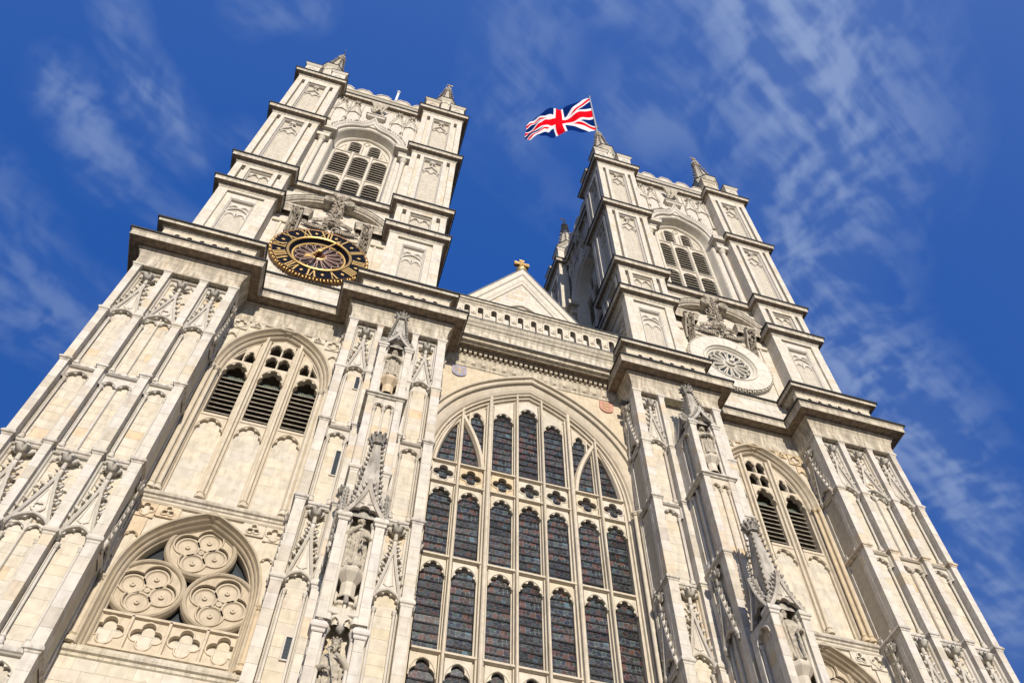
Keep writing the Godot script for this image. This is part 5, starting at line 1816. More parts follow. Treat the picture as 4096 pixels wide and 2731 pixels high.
	put(m, "coping", M.worn, B)
	m = MB.new()
	m.col = Color(0.09, 0.095, 0.1)
	m.plan_sweep(cp, [Vector2(0.24, -0.02), Vector2(0.27, -0.02), Vector2(0.27, 0.02), Vector2(-0.35, 0.1)], false, 1.0, 40.5)
	put(m, "lead_capping", M.lead, B)
	# gable of the nave roof
	var G := node("gable", N)
	var gz := -2.9
	m = MB.new()
	m.col = Color(0.6, 0.56, 0.48)
	var rows := 22
	for i in rows:
		# courses trimmed to the slopes
		var y0 := 40.0 + i * 0.36
		var hw := (48.2 - y0 - 0.36) / 1.5
		if hw < 0.2: break
		slab(m, -hw, hw, y0, y0 + 0.36, gz, gz - 0.06, 2, null, 0.8, 0.36)
	stuff(put(m, "ashlar", M.stone, G))
	m = MB.new()
	m.col = Color(0.45, 0.41, 0.34)
	m.plate(PackedVector2Array([Vector2(-5.6, 40.0), Vector2(5.6, 40.0), Vector2(0, 48.4)]), gz - 0.04, gz - 0.4)
	put(m, "gable_wall", M.stone, G)
	m = MB.new()
	m.col = Color(0.60, 0.56, 0.48)
	m.wall_sweep(PackedVector2Array([Vector2(-5.6, 40.2), Vector2(-3.4, 43.5), Vector2(-1.7, 46.05), Vector2(0, 48.6), Vector2(1.7, 46.05), Vector2(3.4, 43.5), Vector2(5.6, 40.2)]), [Vector2(-0.75, gz), Vector2(-0.72, gz + 0.08), Vector2(-0.6, gz + 0.1), Vector2(-0.5, gz + 0.16), Vector2(-0.25, gz + 0.18), Vector2(-0.2, gz + 0.26), Vector2(0.1, gz + 0.3), Vector2(0.12, gz - 0.5)], false, 1.0, 0.0, 0.04, rng, 1)
	m.wall_sweep(shift(arch(1.3, 1.5, 8, 0.4), Vector2(0, 43.3)), [Vector2(-0.16, gz), Vector2(-0.12, gz + 0.12), Vector2(0.05, gz + 0.14), Vector2(0.12, gz)])
	put(m, "coping", M.stone, G)
	m = MB.new()
	m.col = Color(0.2, 0.205, 0.215)
	m.wall_sweep(PackedVector2Array([Vector2(-5.6, 40.2), Vector2(0, 48.6), Vector2(5.6, 40.2)]), [Vector2(0.11, gz + 0.3), Vector2(0.11, gz + 0.33), Vector2(0.17, gz + 0.33), Vector2(0.17, gz - 0.6)])
	put(m, "lead_capping", M.lead, G)
	m = MB.new()
	m.col = Color(0.14, 0.145, 0.15)
	m.plate(PackedVector2Array([Vector2(-5.3, 40.0), Vector2(5.3, 40.0), Vector2(0, 47.9)]), gz - 0.4, -40.0)
	put(m, "roof", M.lead, N)
	m = MB.new()
	core(m, -4.8, 4.8, 0.0, 40.0, -40.0, -3.7)
	put(m, "nave_body", M.stone, N)
	# painted shields either side of the arch
	for sg in [-1.0, 1.0]:
		var xc := -3.56 if sg < 0 else 3.76
		var S := node("heraldic_shield", N, Vector3(xc, 34.42, BZ))
		S.set_meta("label", "blue shield with gold cross and birds" if sg < 0 else "faded red shield with gold lions")
		m = MB.new()
		m.col = Color(0.32, 0.31, 0.40) if sg < 0 else Color(0.50, 0.27, 0.21)
		var sh := PackedVector2Array([Vector2(-0.33, 0.78), Vector2(-0.35, 0.3), Vector2(-0.3, 0.14), Vector2(-0.17, 0.03), Vector2(0, -0.02), Vector2(0.17, 0.03), Vector2(0.3, 0.14), Vector2(0.35, 0.3), Vector2(0.33, 0.78)])
		m.plate(sh, 0.07, 0.0)
		put(m, "field", M.paint, S)
		m = MB.new()
		m.col = Color(0.52, 0.40, 0.20)
		if sg < 0:
			m.block(-0.035, 0.035, 0.1, 0.7, 0.07, 0.09, 0.01)
			m.block(-0.24, 0.24, 0.4, 0.46, 0.07, 0.092, 0.01)
			for q in [Vector2(-0.19, 0.6), Vector2(0.19, 0.6), Vector2(-0.19, 0.22), Vector2(0.19, 0.22), Vector2(0, 0.14)]:
				m.blob(Vector3(q.x, q.y, 0.08), Vector3(0.06, 0.035, 0.02), rng, 0.2, 7, 5)
				m.blob(Vector3(q.x + 0.05, q.y + 0.035, 0.08), Vector3(0.022, 0.022, 0.015), rng, 0.2, 6, 4)
		else:
			for y in [0.62, 0.41, 0.2]:
				m.blob(Vector3(0, y, 0.08), Vector3(0.16, 0.04, 0.02), rng, 0.2, 8, 5)
				m.blob(Vector3(-0.18, y + 0.03, 0.08), Vector3(0.045, 0.045, 0.02), rng, 0.2, 6, 4)
				for q in 3: m.blob(Vector3(-0.12 + 0.12 * q, y - 0.06, 0.08), Vector3(0.02, 0.04, 0.015), rng, 0.2, 5, 4)
		put(m, "charges", M.paint, S)

# ------------------------------------------------------------------ clock
func numeral(mb: MB, s: String, z: float) -> void:
	# strokes of a roman numeral, foot at y = 0, height 0.56, centred on x = 0
	var H := 0.56
	var wid := {"I": 0.15, "V": 0.34, "X": 0.34}
	var tot := 0.0
	for ch in s: tot += wid[ch]
	var x := -tot / 2
	for ch in s:
		var w: float = wid[ch]
		var c := x + w / 2
		var parts := []
		if ch == "I":
			parts = [[c, c, 0.075]]
		elif ch == "V":
			parts = [[c, c - 0.12, 0.08], [c, c + 0.12, 0.04]]
		else:
			parts = [[c + 0.12, c - 0.12, 0.08], [c - 0.12, c + 0.12, 0.04]]
		for p in parts:
			var a: float = p[0]
			var b: float = p[1]
			var k: float = p[2] / 2
			mb.plate(PackedVector2Array([Vector2(a - k, 0), Vector2(a + k, 0), Vector2(b + k, H), Vector2(b - k, H)]), z + 0.03 + 0.004 * parts.find(p), z)
			mb.plate(PackedVector2Array([Vector2(b - k - 0.035, H), Vector2(b + k + 0.035, H), Vector2(b + k + 0.035, H + 0.03), Vector2(b - k - 0.035, H + 0.03)]), z + 0.034, z)
			if ch != "V":
				mb.plate(PackedVector2Array([Vector2(a - k - 0.035, -0.03), Vector2(a + k + 0.035, -0.03), Vector2(a + k + 0.035, 0), Vector2(a - k - 0.035, 0)]), z + 0.034, z)
		x += w

func turned(mb: MB, prof: Array, c: Vector3, seg := 64) -> void:
	# turned about the z axis: profile (radius, z)
	var keep := mb.t
	mb.t = keep * Transform3D(Basis(Vector3.RIGHT, PI / 2), c)
	mb.lathe(Vector3.ZERO, prof, seg)
	mb.t = keep

func rose(mb: MB, n: int, r0: float, r1: float, z: float, w: float) -> void:
	for k in n:
		var a := TAU * k / n
		# long petal with a trefoil end
		var t := tan(PI / n)
		var w0 := r0 * t * 0.85
		var w1 := r1 * 0.8 * t * 0.62
		var q := [Vector2(r0, w0), Vector2(r1 * 0.76, w1), Vector2(r1 * 0.82, w1 * 1.28), Vector2(r1 * 0.89, w1 * 1.2), Vector2(r1 * 0.92, w1 * 0.8), Vector2(r1 * 0.97, w1 * 0.7), Vector2(r1, 0.0)]
		var p := PackedVector2Array()
		for e in q: p.push_back(Vector2(e.x, -e.y).rotated(a))
		for i in range(q.size() - 2, -1, -1): p.push_back(q[i].rotated(a))
		mb.bar(p, w, z + 0.07, z - 0.02)

func egg_rim(mb: MB, r: float, z: float, n: int) -> void:
	for k in n:
		var a := TAU * k / n
		var d := Vector2.from_angle(a)
		mb.blob(Vector3(d.x * r, d.y * r, z), Vector3(0.085, 0.085, 0.08), rng, 0.12, 7, 5)
		var e := Vector2.from_angle(a + PI / n)
		mb.tube(PackedVector3Array([Vector3(e.x * (r - 0.1), e.y * (r - 0.1), z + 0.05), Vector3(e.x * r, e.y * r, z + 0.08), Vector3(e.x * (r + 0.09), e.y * (r + 0.09), z)]), PackedFloat32Array([0.028, 0.035, 0.028]), 5)

const CLOCK_Y := 41.25
func clock() -> void:
	var K := thing("tower_clock", "black and gold clock dial with roman numerals under a carved pediment", "clock", Vector3(-A, CLOCK_Y, ZC + WF))
	var m := MB.new()
	m.col = Color(0.005, 0.006, 0.011)
	turned(m, [Vector2(1.62, 0.27), Vector2(2.40, 0.27)], Vector3.ZERO)
	turned(m, [Vector2(1.55, 0.3), Vector2(1.5, 0.2), Vector2(1.34, 0.07)], Vector3.ZERO)
	put(m, "dial", M.enamel, K)
	m = MB.new()
	m.col = Color(0.30, 0.17, 0.10)
	turned(m, [Vector2(2.38, 0.30), Vector2(2.42, 0.32), Vector2(2.44, 0.22), Vector2(2.52, 0.1), Vector2(2.52, 0.0)], Vector3.ZERO)
	put(m, "rim", M.copper, K)
	m = MB.new()
	m.col = Color(1, 1, 1)
	egg_rim(m, 2.47, 0.2, 44)
	put(m, "gilt_moulding", M.gold, K)
	m = MB.new()
	m.col = Color(1, 1, 1)
	turned(m, [Vector2(1.68, 0.27), Vector2(1.66, 0.33), Vector2(1.60, 0.36), Vector2(1.54, 0.33), Vector2(1.52, 0.27)], Vector3.ZERO)
	turned(m, [Vector2(1.40, 0.04), Vector2(1.38, 0.1), Vector2(1.30, 0.1), Vector2(1.26, 0.04)], Vector3.ZERO)
	put(m, "gilt_ring", M.gold, K)
	m = MB.new()
	m.col = Color(0.03, 0.03, 0.034)  # near-black disc paints in the shade of the hollow behind the tracery
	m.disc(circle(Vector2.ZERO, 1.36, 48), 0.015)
	put(m, "shade_backing", M.glass_dark, K)
	m = MB.new()
	m.col = Color(0.50, 0.36, 0.31)
	rose(m, 14, 0.36, 1.22, 0.05, 0.05)
	turned(m, [Vector2(0.42, 0.02), Vector2(0.40, 0.13), Vector2(0.28, 0.14)], Vector3.ZERO, 32)
	put(m, "rose_tracery", M.paint, K)
	var names := ["XII", "I", "II", "III", "IIII", "V", "VI", "VII", "VIII", "IX", "X", "XI"]
	for k in 12:
		var a := -TAU * k / 12
		m = MB.new()
		m.col = Color(1, 1, 1)
		numeral(m, names[k], 0.272)
		inst(m.mesh(), "numeral", M.gold, K, Transform3D(Basis(Vector3.BACK, a), Vector3(-sin(a), cos(a), 0) * 1.75))
		var b := a - TAU / 24
		m = MB.new()
		m.col = Color(1, 1, 1)
		m.plate(PackedVector2Array([Vector2(0, -0.12), Vector2(0.09, 0), Vector2(0, 0.12), Vector2(-0.09, 0)]), 0.3, 0.272)
		inst(m.mesh(), "diamond_mark", M.gold, K, Transform3D(Basis(Vector3.BACK, b), Vector3(-sin(b), cos(b), 0) * 2.04))
	m = MB.new()
	m.col = Color(0.16, 0.06, 0.035)
	turned(m, [Vector2(0.3, 0.14), Vector2(0.28, 0.22), Vector2(0.2, 0.3), Vector2(0.1, 0.36), Vector2(0.07, 0.5)], Vector3.ZERO, 24)
	put(m, "boss", M.paint, K)
	m = MB.new()
	m.col = Color(1, 1, 1)
	turned(m, [Vector2(0.36, 0.12), Vector2(0.36, 0.17), Vector2(0.3, 0.19)], Vector3.ZERO, 24)
	turned(m, [Vector2(0.14, 0.44), Vector2(0.14, 0.54), Vector2(0.0, 0.56)], Vector3.ZERO, 20)
	put(m, "gilt_hub", M.gold, K)
	# hands: five past seven
	for hd in [[30.0, 1.72, 0.5], [212.5, 1.22, 0.46]]:
		m = MB.new()
		m.col = Color(1, 1, 1)
		var L: float = hd[1]
		if L > 1.5:
			m.plate(PackedVector2Array([Vector2(-0.05, -0.3), Vector2(0.05, -0.3), Vector2(0.03, L - 0.3), Vector2(0.13, L - 0.28), Vector2(0.03, L - 0.2), Vector2(0.0, L), Vector2(-0.03, L - 0.2), Vector2(-0.13, L - 0.28), Vector2(-0.03, L - 0.3)]), 0.02, -0.02)
		else:
			m.plate(PackedVector2Array([Vector2(-0.05, -0.3), Vector2(0.05, -0.3), Vector2(0.035, L - 0.5), Vector2(0.15, L - 0.42), Vector2(0.17, L - 0.3), Vector2(0.05, L - 0.22), Vector2(0.0, L), Vector2(-0.05, L - 0.22), Vector2(-0.17, L - 0.3), Vector2(-0.15, L - 0.42), Vector2(-0.035, L - 0.5)]), 0.02, -0.02)
		inst(m.mesh(), "hand", M.gold, K, Transform3D(Basis(Vector3.BACK, -deg_to_rad(hd[0])), Vector3(0, 0, hd[2])))

func stone_rose(T: Node3D) -> void:
	var K := node("rose_window", T, Vector3(0, CLOCK_Y, ZC + WF))
	var m := MB.new()
	m.col = Color(0.62, 0.585, 0.51)
	for k in 16:
		# ring of separate segments
		var a0 := TAU * k / 16
		var p := PackedVector2Array()
		for i in 7: p.push_back(Vector2.from_angle(a0 + 0.004 + (TAU / 16 - 0.008) * i / 6) * 2.38)
		for i in 7: p.push_back(Vector2.from_angle(a0 + TAU / 16 - 0.004 - (TAU / 16 - 0.008) * i / 6) * 1.62)
		m = MB.new()
		m.col = Color(0.62, 0.585, 0.51) * rng.randf_range(0.97, 1.03)
		m.plate(p, 0.27, 0.0)
		put(m, "ring_stone", M.stone, K)
	m = MB.new()
	m.col = Color(0.60, 0.565, 0.49)
	turned(m, [Vector2(1.64, 0.27), Vector2(1.62, 0.32), Vector2(1.55, 0.31), Vector2(1.5, 0.2), Vector2(1.42, 0.22), Vector2(1.36, 0.12), Vector2(1.26, 0.08), Vector2(1.24, 0.03)], Vector3.ZERO)
	turned(m, [Vector2(2.36, 0.26), Vector2(2.42, 0.30), Vector2(2.44, 0.2), Vector2(2.52, 0.1), Vector2(2.52, 0.0)], Vector3.ZERO)
	put(m, "ring_moulding", M.stone, K)
	m = MB.new()
	m.col = Color(0.57, 0.53, 0.45)
	egg_rim(m, 2.46, 0.18, 48)
	put(m, "carved_rim", M.stone, K)
	m = MB.new()
	m.col = Color(0.035, 0.04, 0.05)
	m.disc(circle(Vector2.ZERO, 1.28, 48), 0.012)
	put(m, "leaded_glass", M.glass_dark, K)
	m = MB.new()
	m.col = Color(0.60, 0.565, 0.49)
	rose(m, 14, 0.32, 1.18, 0.05, 0.085)
	turned(m, [Vector2(0.42, 0.02), Vector2(0.40, 0.13), Vector2(0.3, 0.2), Vector2(0.28, 0.3), Vector2(0.18, 0.34), Vector2(0.14, 0.46), Vector2(0.0, 0.5)], Vector3.ZERO, 24)
	put(m, "rose_tracery", M.stone, K)

# ------------------------------------------------------------------ flag and poles
func flag_tex() -> ImageTexture:
	var im := Image.create(512, 320, false, Image.FORMAT_RGB8)
	var blue := Color(0.003, 0.016, 0.105).linear_to_srgb()
	var red := Color(0.58, 0.004, 0.012).linear_to_srgb()
	var white := Color(0.62, 0.62, 0.64).linear_to_srgb()
	for j in 320:
		for i in 512:
			var x := (i + 0.5) / 512.0 * 60.0 - 30.0
			var y := (j + 0.5) / 320.0 * 30.0 - 15.0
			var c := blue
			var d1 := (x * 0.5 - y) / sqrt(1.25)
			var d2 := (x * 0.5 + y) / sqrt(1.25)
			if absf(d1) < 3.0 or absf(d2) < 3.0: c = white
			# counterchanged red diagonals
			if (x * y > 0 and ((x < 0 and d1 < 0.0 and d1 > -2.0) or (x > 0 and d1 > 0.0 and d1 < 2.0))) or (x * y < 0 and ((x < 0 and d2 < 0.0 and d2 > -2.0) or (x > 0 and d2 > 0.0 and d2 < 2.0))): c = red
			if absf(x) < 5.0 or absf(y) < 5.0: c = white
			if absf(x) < 3.0 or absf(y) < 3.0: c = red
			im.set_pixel(i, j, c)
	return ImageTexture.create_from_image(im)

func cloth(hoist_top: Vector3, hoist_bot: Vector3, fly_top: Vector3, fly_bot: Vector3, amp: float, seed_: float, nu := 48, nv := 24) -> ArrayMesh:
	var P := PackedVector3Array()
	var U := PackedVector2Array()
	var X := PackedInt32Array()
	for i in nu + 1:
		for j in nv + 1:
			var u := float(i) / nu
			var v := float(j) / nv
			var p := hoist_top.lerp(hoist_bot, v).lerp(fly_top.lerp(fly_bot, v), u)
			var k := amp * sqrt(u)
			p.z += k * (sin(u * 11.0 - v * 3.0 + seed_) + 0.5 * sin(u * 19.0 + v * 4.0 + seed_ * 2.0) + 0.3 * sin(u * 41.0 + v * 9.0) * u)
			p.y += k * 0.9 * sin(u * 9.0 + v * 2.0 + seed_) * (0.4 + v) + k * 0.6 * sin(u * 23.0 + v * 7.0) + k * 0.5 * u * sin(u * 37.0 - v * 11.0) + 0.2 * sin(u * PI) - 1.1 * smoothstep(0.75, 1.0, u) * (1.0 - v) * 0.8
			p.x += k * 0.5 * cos(u * 12.0 + v * 5.0)
			P.push_back(p)
			U.push_back(Vector2(u, v))
	for i in nu:
		for j in nv:
			var a := i * (nv + 1) + j
			var b := a + nv + 1
			X.append_array(PackedInt32Array([a, a + 1, b + 1, a, b + 1, b]))
	var st := SurfaceTool.new()
	st.begin(Mesh.PRIMITIVE_TRIANGLES)
	for q in X:
		st.set_uv(U[q])
		st.set_smooth_group(0)
		st.add_vertex(P[q])
	st.index()
	st.generate_normals()
	return st.commit()

func flags() -> void:
	var cloth_mat := StandardMaterial3D.new()
	cloth_mat.albedo_texture = flag_tex()
	cloth_mat.roughness = 1.0
	cloth_mat.metallic_specular = 0.05
	cloth_mat.cull_mode = BaseMaterial3D.CULL_DISABLED
	cloth_mat.backlight_enabled = true
	cloth_mat.backlight = Color(0.12, 0.12, 0.12)
	var b := Vector3(A - PC, 76.4, ZC + PC)
	var T := thing("flagpole", "slim grey pole rising from the tower pinnacle nearest the gable, flag on it", "flagpole", b)
	var m := MB.new()
	m.col = Color(0.3, 0.3, 0.3)
	m.lathe(Vector3.ZERO, [Vector2(0.09, 0.0), Vector2(0.08, 5.0), Vector2(0.06, 10.6), Vector2(0.1, 10.65), Vector2(0.0, 10.85)], 10)
	put(m, "pole", M.iron, T)
	var G := thing("national_flag", "red white and blue crossed flag streaming from the pinnacle pole", "flag", b)
	inst(cloth(Vector3(-0.1, 9.95, 0.0), Vector3(-0.1, 0.86, 0.0), Vector3(-6.0, 5.1, -2.4), Vector3(-5.7, 0.4, -2.4), 0.3, 1.0, 64, 28), "cloth", cloth_mat, G)
	# pole on the clock tower roof, its flag mostly hidden behind the parapet
	var p2 := Vector3(-A + 0.25, 65.5, ZC + 0.4)
	var T2 := thing("flagpole", "white flagpole with ball top rising behind the clock tower parapet", "flagpole", p2)
	m = MB.new()
	m.col = Color(0.75, 0.75, 0.76)
	m.lathe(Vector3.ZERO, [Vector2(0.14, 0.0), Vector2(0.12, 18.6), Vector2(0.06, 18.7)], 10)
	m.lathe(Vector3(0, 18.7, 0), [Vector2(0.0, 0.0), Vector2(0.16, 0.08), Vector2(0.2, 0.2), Vector2(0.16, 0.32), Vector2(0.0, 0.4)], 12)
	put(m, "pole", M.paint, T2)
	var G2 := thing("national_flag", "furled red flag hanging against the white flagpole of the clock tower", "flag", p2)
	inst(cloth(Vector3(0.12, 16.6, 0.0), Vector3(0.12, 8.0, 0.0), Vector3(1.0, 14.6, -1.6), Vector3(0.9, 7.0, -1.8), 0.2, 4.0, 20, 16), "cloth", M.red_cloth, G2)

func gable_cross() -> void:
	var K := thing("gilded_cross", "gilded cross on a ball at the point of the gable", "cross", Vector3(0, 48.75, -2.95))
	var m := MB.new()
	m.col = Color(1, 1, 1)
	m.lathe(Vector3.ZERO, [Vector2(0.0, -0.1), Vector2(0.2, -0.05), Vector2(0.33, 0.08), Vector2(0.38, 0.28), Vector2(0.33, 0.48), Vector2(0.2, 0.6), Vector2(0.1, 0.64)], 20)
	put(m, "ball", M.gold, K)
	m = MB.new()
	m.col = Color(1, 1, 1)
	var p := PackedVector2Array()
	for k in 4:
		var a := PI / 2 * k
		for q in [Vector2(0.09, 0.12), Vector2(0.16, 0.46), Vector2(-0.16, 0.46), Vector2(-0.09, 0.12)]:
			p.push_back(q.rotated(a) + Vector2(0, 1.12))
	m.plate(p, 0.1, -0.1)
	m.wall_sweep(p, [Vector2(-0.03, 0.1), Vector2(-0.02, 0.13), Vector2(0.03, 0.12), Vector2(0.03, 0.0)], true)
	turned(m, [Vector2(0.1, 0.1), Vector2(0.09, 0.14), Vector2(0.05, 0.15)], Vector3(0, 1.12, 0), 16)
	put(m, "cross", M.gold, K)

func floodlight() -> void:
	var K := thing("floodlight", "small black floodlight fixed under the cornice beside the red shield", "floodlight", Vector3(4.42, 34.6, -0.75))
	var m := MB.new()
	m.col = Color(0.05, 0.05, 0.055)
	m.t = Transform3D(Basis(Vector3.RIGHT, -0.5), Vector3.ZERO)
	m.block(-0.16, 0.16, -0.14, 0.14, -0.14, 0.14, 0.03, true)
	put(m, "lamp_housing", M.iron, K)
	m = MB.new()
	m.col = Color(0.05, 0.05, 0.055)
	m.block(-0.03, 0.16, -0.5, -0.42, -0.1, 0.1, 0.01, true)
	m.block(0.12, 0.16, -0.5, 0.1, -0.05, 0.05, 0.01, true)
	put(m, "bracket", M.iron, K)
	m = MB.new()
	m.col = Color(0.5, 0.52, 0.54)
	m.t = Transform3D(Basis(Vector3.RIGHT, -0.5), Vector3.ZERO)
	m.block(-0.13, 0.13, 0.142, 0.15, -0.1, 0.1, 0.0, true)
	put(m, "visor", M.iron, K)

# ------------------------------------------------------------------ carved figures: smooth field meshed as surface nets
func field_mesh(lo: Vector3, hi: Vector3, cell: float, f: Callable, mb: MB) -> void:
	var nx := int((hi.x - lo.x) / cell) + 2
	var ny := int((hi.y - lo.y) / cell) + 2
	var nz := int((hi.z - lo.z) / cell) + 2
	var val := PackedFloat32Array()
	val.resize(nx * ny * nz)
	var q := 0
	for k in nz:
		for j in ny:
			for i in nx:
				val[q] = f.call(Vector3(lo.x + i * cell, lo.y + j * cell, lo.z + k * cell))
				q += 1
	var idx := PackedInt32Array()
	idx.resize(nx * ny * nz)
	idx.fill(-1)
	var P := PackedVector3Array()
	var sy := nx
	var sz := nx * ny
	var offs := [0, 1, sy, sy + 1, sz, sz + 1, sz + sy, sz + sy + 1]
	var edges := [[0, 1], [2, 3], [4, 5], [6, 7], [0, 2], [1, 3], [4, 6], [5, 7], [0, 4], [1, 5], [2, 6], [3, 7]]
	for k in nz - 1:
		for j in ny - 1:
			for i in nx - 1:
				var b := i + j * sy + k * sz
				var ins := 0
				for o in offs:
					if val[b + o] < 0.0: ins += 1
				if ins == 0 or ins == 8: continue
				var s := Vector3.ZERO
				var c := 0
				for e in edges:
					var v0 := val[b + offs[e[0]]]
					var v1 := val[b + offs[e[1]]]
					if (v0 < 0.0) != (v1 < 0.0):
						var t := v0 / (v0 - v1)
						var a := Vector3(e[0] & 1, (e[0] >> 1) & 1, e[0] >> 2)
						var d := Vector3(e[1] & 1, (e[1] >> 1) & 1, e[1] >> 2)
						s += a.lerp(d, t)
						c += 1
				idx[b] = P.size()
				P.push_back(lo + (Vector3(i, j, k) + s / c) * cell)
	var N := PackedVector3Array()
	N.resize(P.size())
	var quads := []
	for k in range(1, nz - 1):
		for j in range(1, ny - 1):
			for i in range(1, nx - 1):
				var b := i + j * sy + k * sz
				var a0 := val[b] < 0.0
				for ax in 3:
					var st: int = [1, sy, sz][ax]
					if a0 == (val[b + st] < 0.0): continue
					var u: int = [sy, sz, 1][ax]
					var w: int = [sz, 1, sy][ax]
					var qd := [idx[b], idx[b - u], idx[b - u - w], idx[b - w]]
					if not a0: qd.reverse()
					if qd[0] < 0 or qd[1] < 0 or qd[2] < 0 or qd[3] < 0: continue
					var n := (P[qd[2]] - P[qd[0]]).cross(P[qd[3]] - P[qd[1]])
					for z in 4: N[qd[z]] += n
					quads.append(qd)
	for qd in quads:
		mb.trin(P[qd[0]], P[qd[1]], P[qd[2]], N[qd[0]], N[qd[1]], N[qd[2]])
		mb.trin(P[qd[0]], P[qd[2]], P[qd[3]], N[qd[0]], N[qd[2]], N[qd[3]])

func smin(a: float, b: float, k: float) -> float:
	var h := clampf(0.5 + 0.5 * (b - a) / k, 0.0, 1.0)
	return lerpf(b, a, h) - k * h * (1.0 - h)

func seg_d(p: Vector3, a: Vector3, b: Vector3, ra: float, rb: float) -> float:
	var d := b - a
	var t := clampf((p - a).dot(d) / d.length_squared(), 0.0, 1.0)
	return p.distance_to(a + d * t) - lerpf(ra, rb, t)

# robed standing figure 2.05 m tall, feet at the origin, facing +z
func figure(called: String, label: String, at: Vector3, turn: float, o: Dictionary) -> void:
	var K := thing(called, label, "statue", at, "statues in the buttress niches")
	K.rotation.y = turn
	var mb := MB.new()
	mb.col = Color(0.47, 0.42, 0.34)
	var rs: Array = o.arms[0]          # elbow, wrist of the figure's right arm (-x), then left
	var ls: Array = o.arms[1]
	var ph: float = o.get("phase", 0.0)
	var body := func(p: Vector3) -> float:
		# robe: elliptical, flaring to the hem, with deep hanging folds
		var t := clampf(p.y / 1.62, 0.0, 1.0)
		var w := lerpf(0.33, 0.25, smoothstep(0.0, 0.55, t)) + 0.03 * smoothstep(0.6, 0.8, t) - 0.17 * smoothstep(0.84, 1.0, t)
		var q := Vector2(p.x / 1.12, p.z / 0.82)
		var a := atan2(q.y, q.x)
		var fold := (1.0 - 0.55 * smoothstep(0.55, 0.9, t))
		var ff := 0.05 * (absf(sin(a * 6.5 + ph + p.y * 0.9 + 0.6 * sin(p.y * 2.5))) - 0.5) + 0.02 * sin(a * 21.0 - p.y * 2.0 + ph)
		# cloak drawn across: a diagonal ridge
		var dg: float = p.y - (0.75 + 0.9 * p.x * o.get("drape", 1.0))
		if p.z > 0.0: ff += 0.045 * exp(-dg * dg * 220.0) + 0.03 * exp(-(dg + 0.17) * (dg + 0.17) * 300.0) + 0.025 * exp(-(dg - 0.2) * (dg - 0.2) * 300.0)
		var d := (q.length() - w) * 0.8 - ff * fold
		d = maxf(d, -p.y)
		d = maxf(d, p.y - 1.64)
		# shoulders, neck
		d = smin(d, seg_d(p, Vector3(-0.2, 1.56, 0), Vector3(0.2, 1.56, 0), 0.105, 0.105), 0.08)
		d = smin(d, seg_d(p, Vector3(0, 1.6, 0.0), Vector3(0, 1.76, 0.03), 0.08, 0.075), 0.04)
		# sleeves
		for s in 2:
			var ar: Array = rs if s == 0 else ls
			var sh := Vector3(-0.25 if s == 0 else 0.25, 1.52, 0.0)
			d = smin(d, seg_d(p, sh, ar[0], 0.1, 0.095), 0.05)
			d = smin(d, seg_d(p, ar[0], ar[1], 0.1, 0.06), 0.03)
			d = smin(d, seg_d(p, ar[0], ar[0] + Vector3(0.0, -0.28, 0.02), 0.08, 0.03), 0.06)
		# shoes
		d = minf(d, seg_d(p, Vector3(-0.12, 0.04, 0.18), Vector3(-0.14, 0.03, 0.36), 0.07, 0.055))
		d = minf(d, seg_d(p, Vector3(0.12, 0.04, 0.18), Vector3(0.14, 0.03, 0.36), 0.07, 0.055))
		return d
	field_mesh(Vector3(-0.56, -0.06, -0.4), Vector3(0.56, 1.82, 0.56), 0.021, body, mb)
	# head
	var hc := Vector3(0, 1.885, 0.05)
	var yaw: float = o.get("look", 0.0)
	var hb := Basis(Vector3.UP, yaw)
	var beard: float = o.get("beard", 0.0)
	var hair: float = o.get("hair", 0.1)
	var hd := func(pp: Vector3) -> float:
		var p := hb.inverse() * (pp - hc)
		var d := (Vector3(p.x / 0.088, (p.y - 0.02) / 0.125, p.z / 0.105).length() - 1.0) * 0.088
		d = smin(d, seg_d(p, Vector3(0, -0.07, 0.035), Vector3(0, -0.09, 0.06), 0.055, 0.035), 0.03)
		# brow, nose, cheeks, lips
		d = smin(d, seg_d(p, Vector3(-0.05, 0.035, 0.088), Vector3(0.05, 0.035, 0.088), 0.018, 0.018), 0.015)
		d = smin(d, seg_d(p, Vector3(0, 0.03, 0.1), Vector3(0, -0.025, 0.128), 0.012, 0.02), 0.012)
		d = smin(d, seg_d(p, Vector3(-0.022, -0.063, 0.1), Vector3(0.022, -0.063, 0.1), 0.011, 0.011), 0.01)
		for s in [-1.0, 1.0]:
			d = maxf(d, -(p.distance_to(Vector3(s * 0.037, 0.005, 0.118)) - 0.024))
			d = minf(d, p.distance_to(Vector3(s * 0.036, 0.005, 0.086)) - 0.017)
			d = smin(d, p.distance_to(Vector3(s * 0.09, 0.0, 0.0)) - 0.025, 0.015)
		var curl := 0.009 * sin(p.x * 95.0 + 3.0 * sin(p.y * 60.0)) + 0.007 * sin(p.y * 110.0)
		if beard > 0.0:
			var b := seg_d(p, Vector3(0, -0.085, 0.07), Vector3(0, -0.1 - beard, 0.1), 0.065, 0.035) - curl
			b = smin(b, seg_d(p, Vector3(-0.075, -0.02, 0.045), Vector3(-0.03, -0.1, 0.085), 0.025, 0.04) - curl, 0.03)
			b = smin(b, seg_d(p, Vector3(0.075, -0.02, 0.045), Vector3(0.03, -0.1, 0.085), 0.025, 0.04) - curl, 0.03)
			d = minf(d, b)
		# hair cap and fall
		var hr := (Vector3(p.x / 0.108, (p.y - 0.035) / 0.125, (p.z + 0.022) / 0.112).length() - 1.0) * 0.1 - curl * 0.8
		hr = maxf(hr, -(p.y - 0.055 + maxf(0.0, -p.z) * 3.0 + maxf(0.0, absf(p.x) - 0.06) * 5.0))
		d = minf(d, hr)
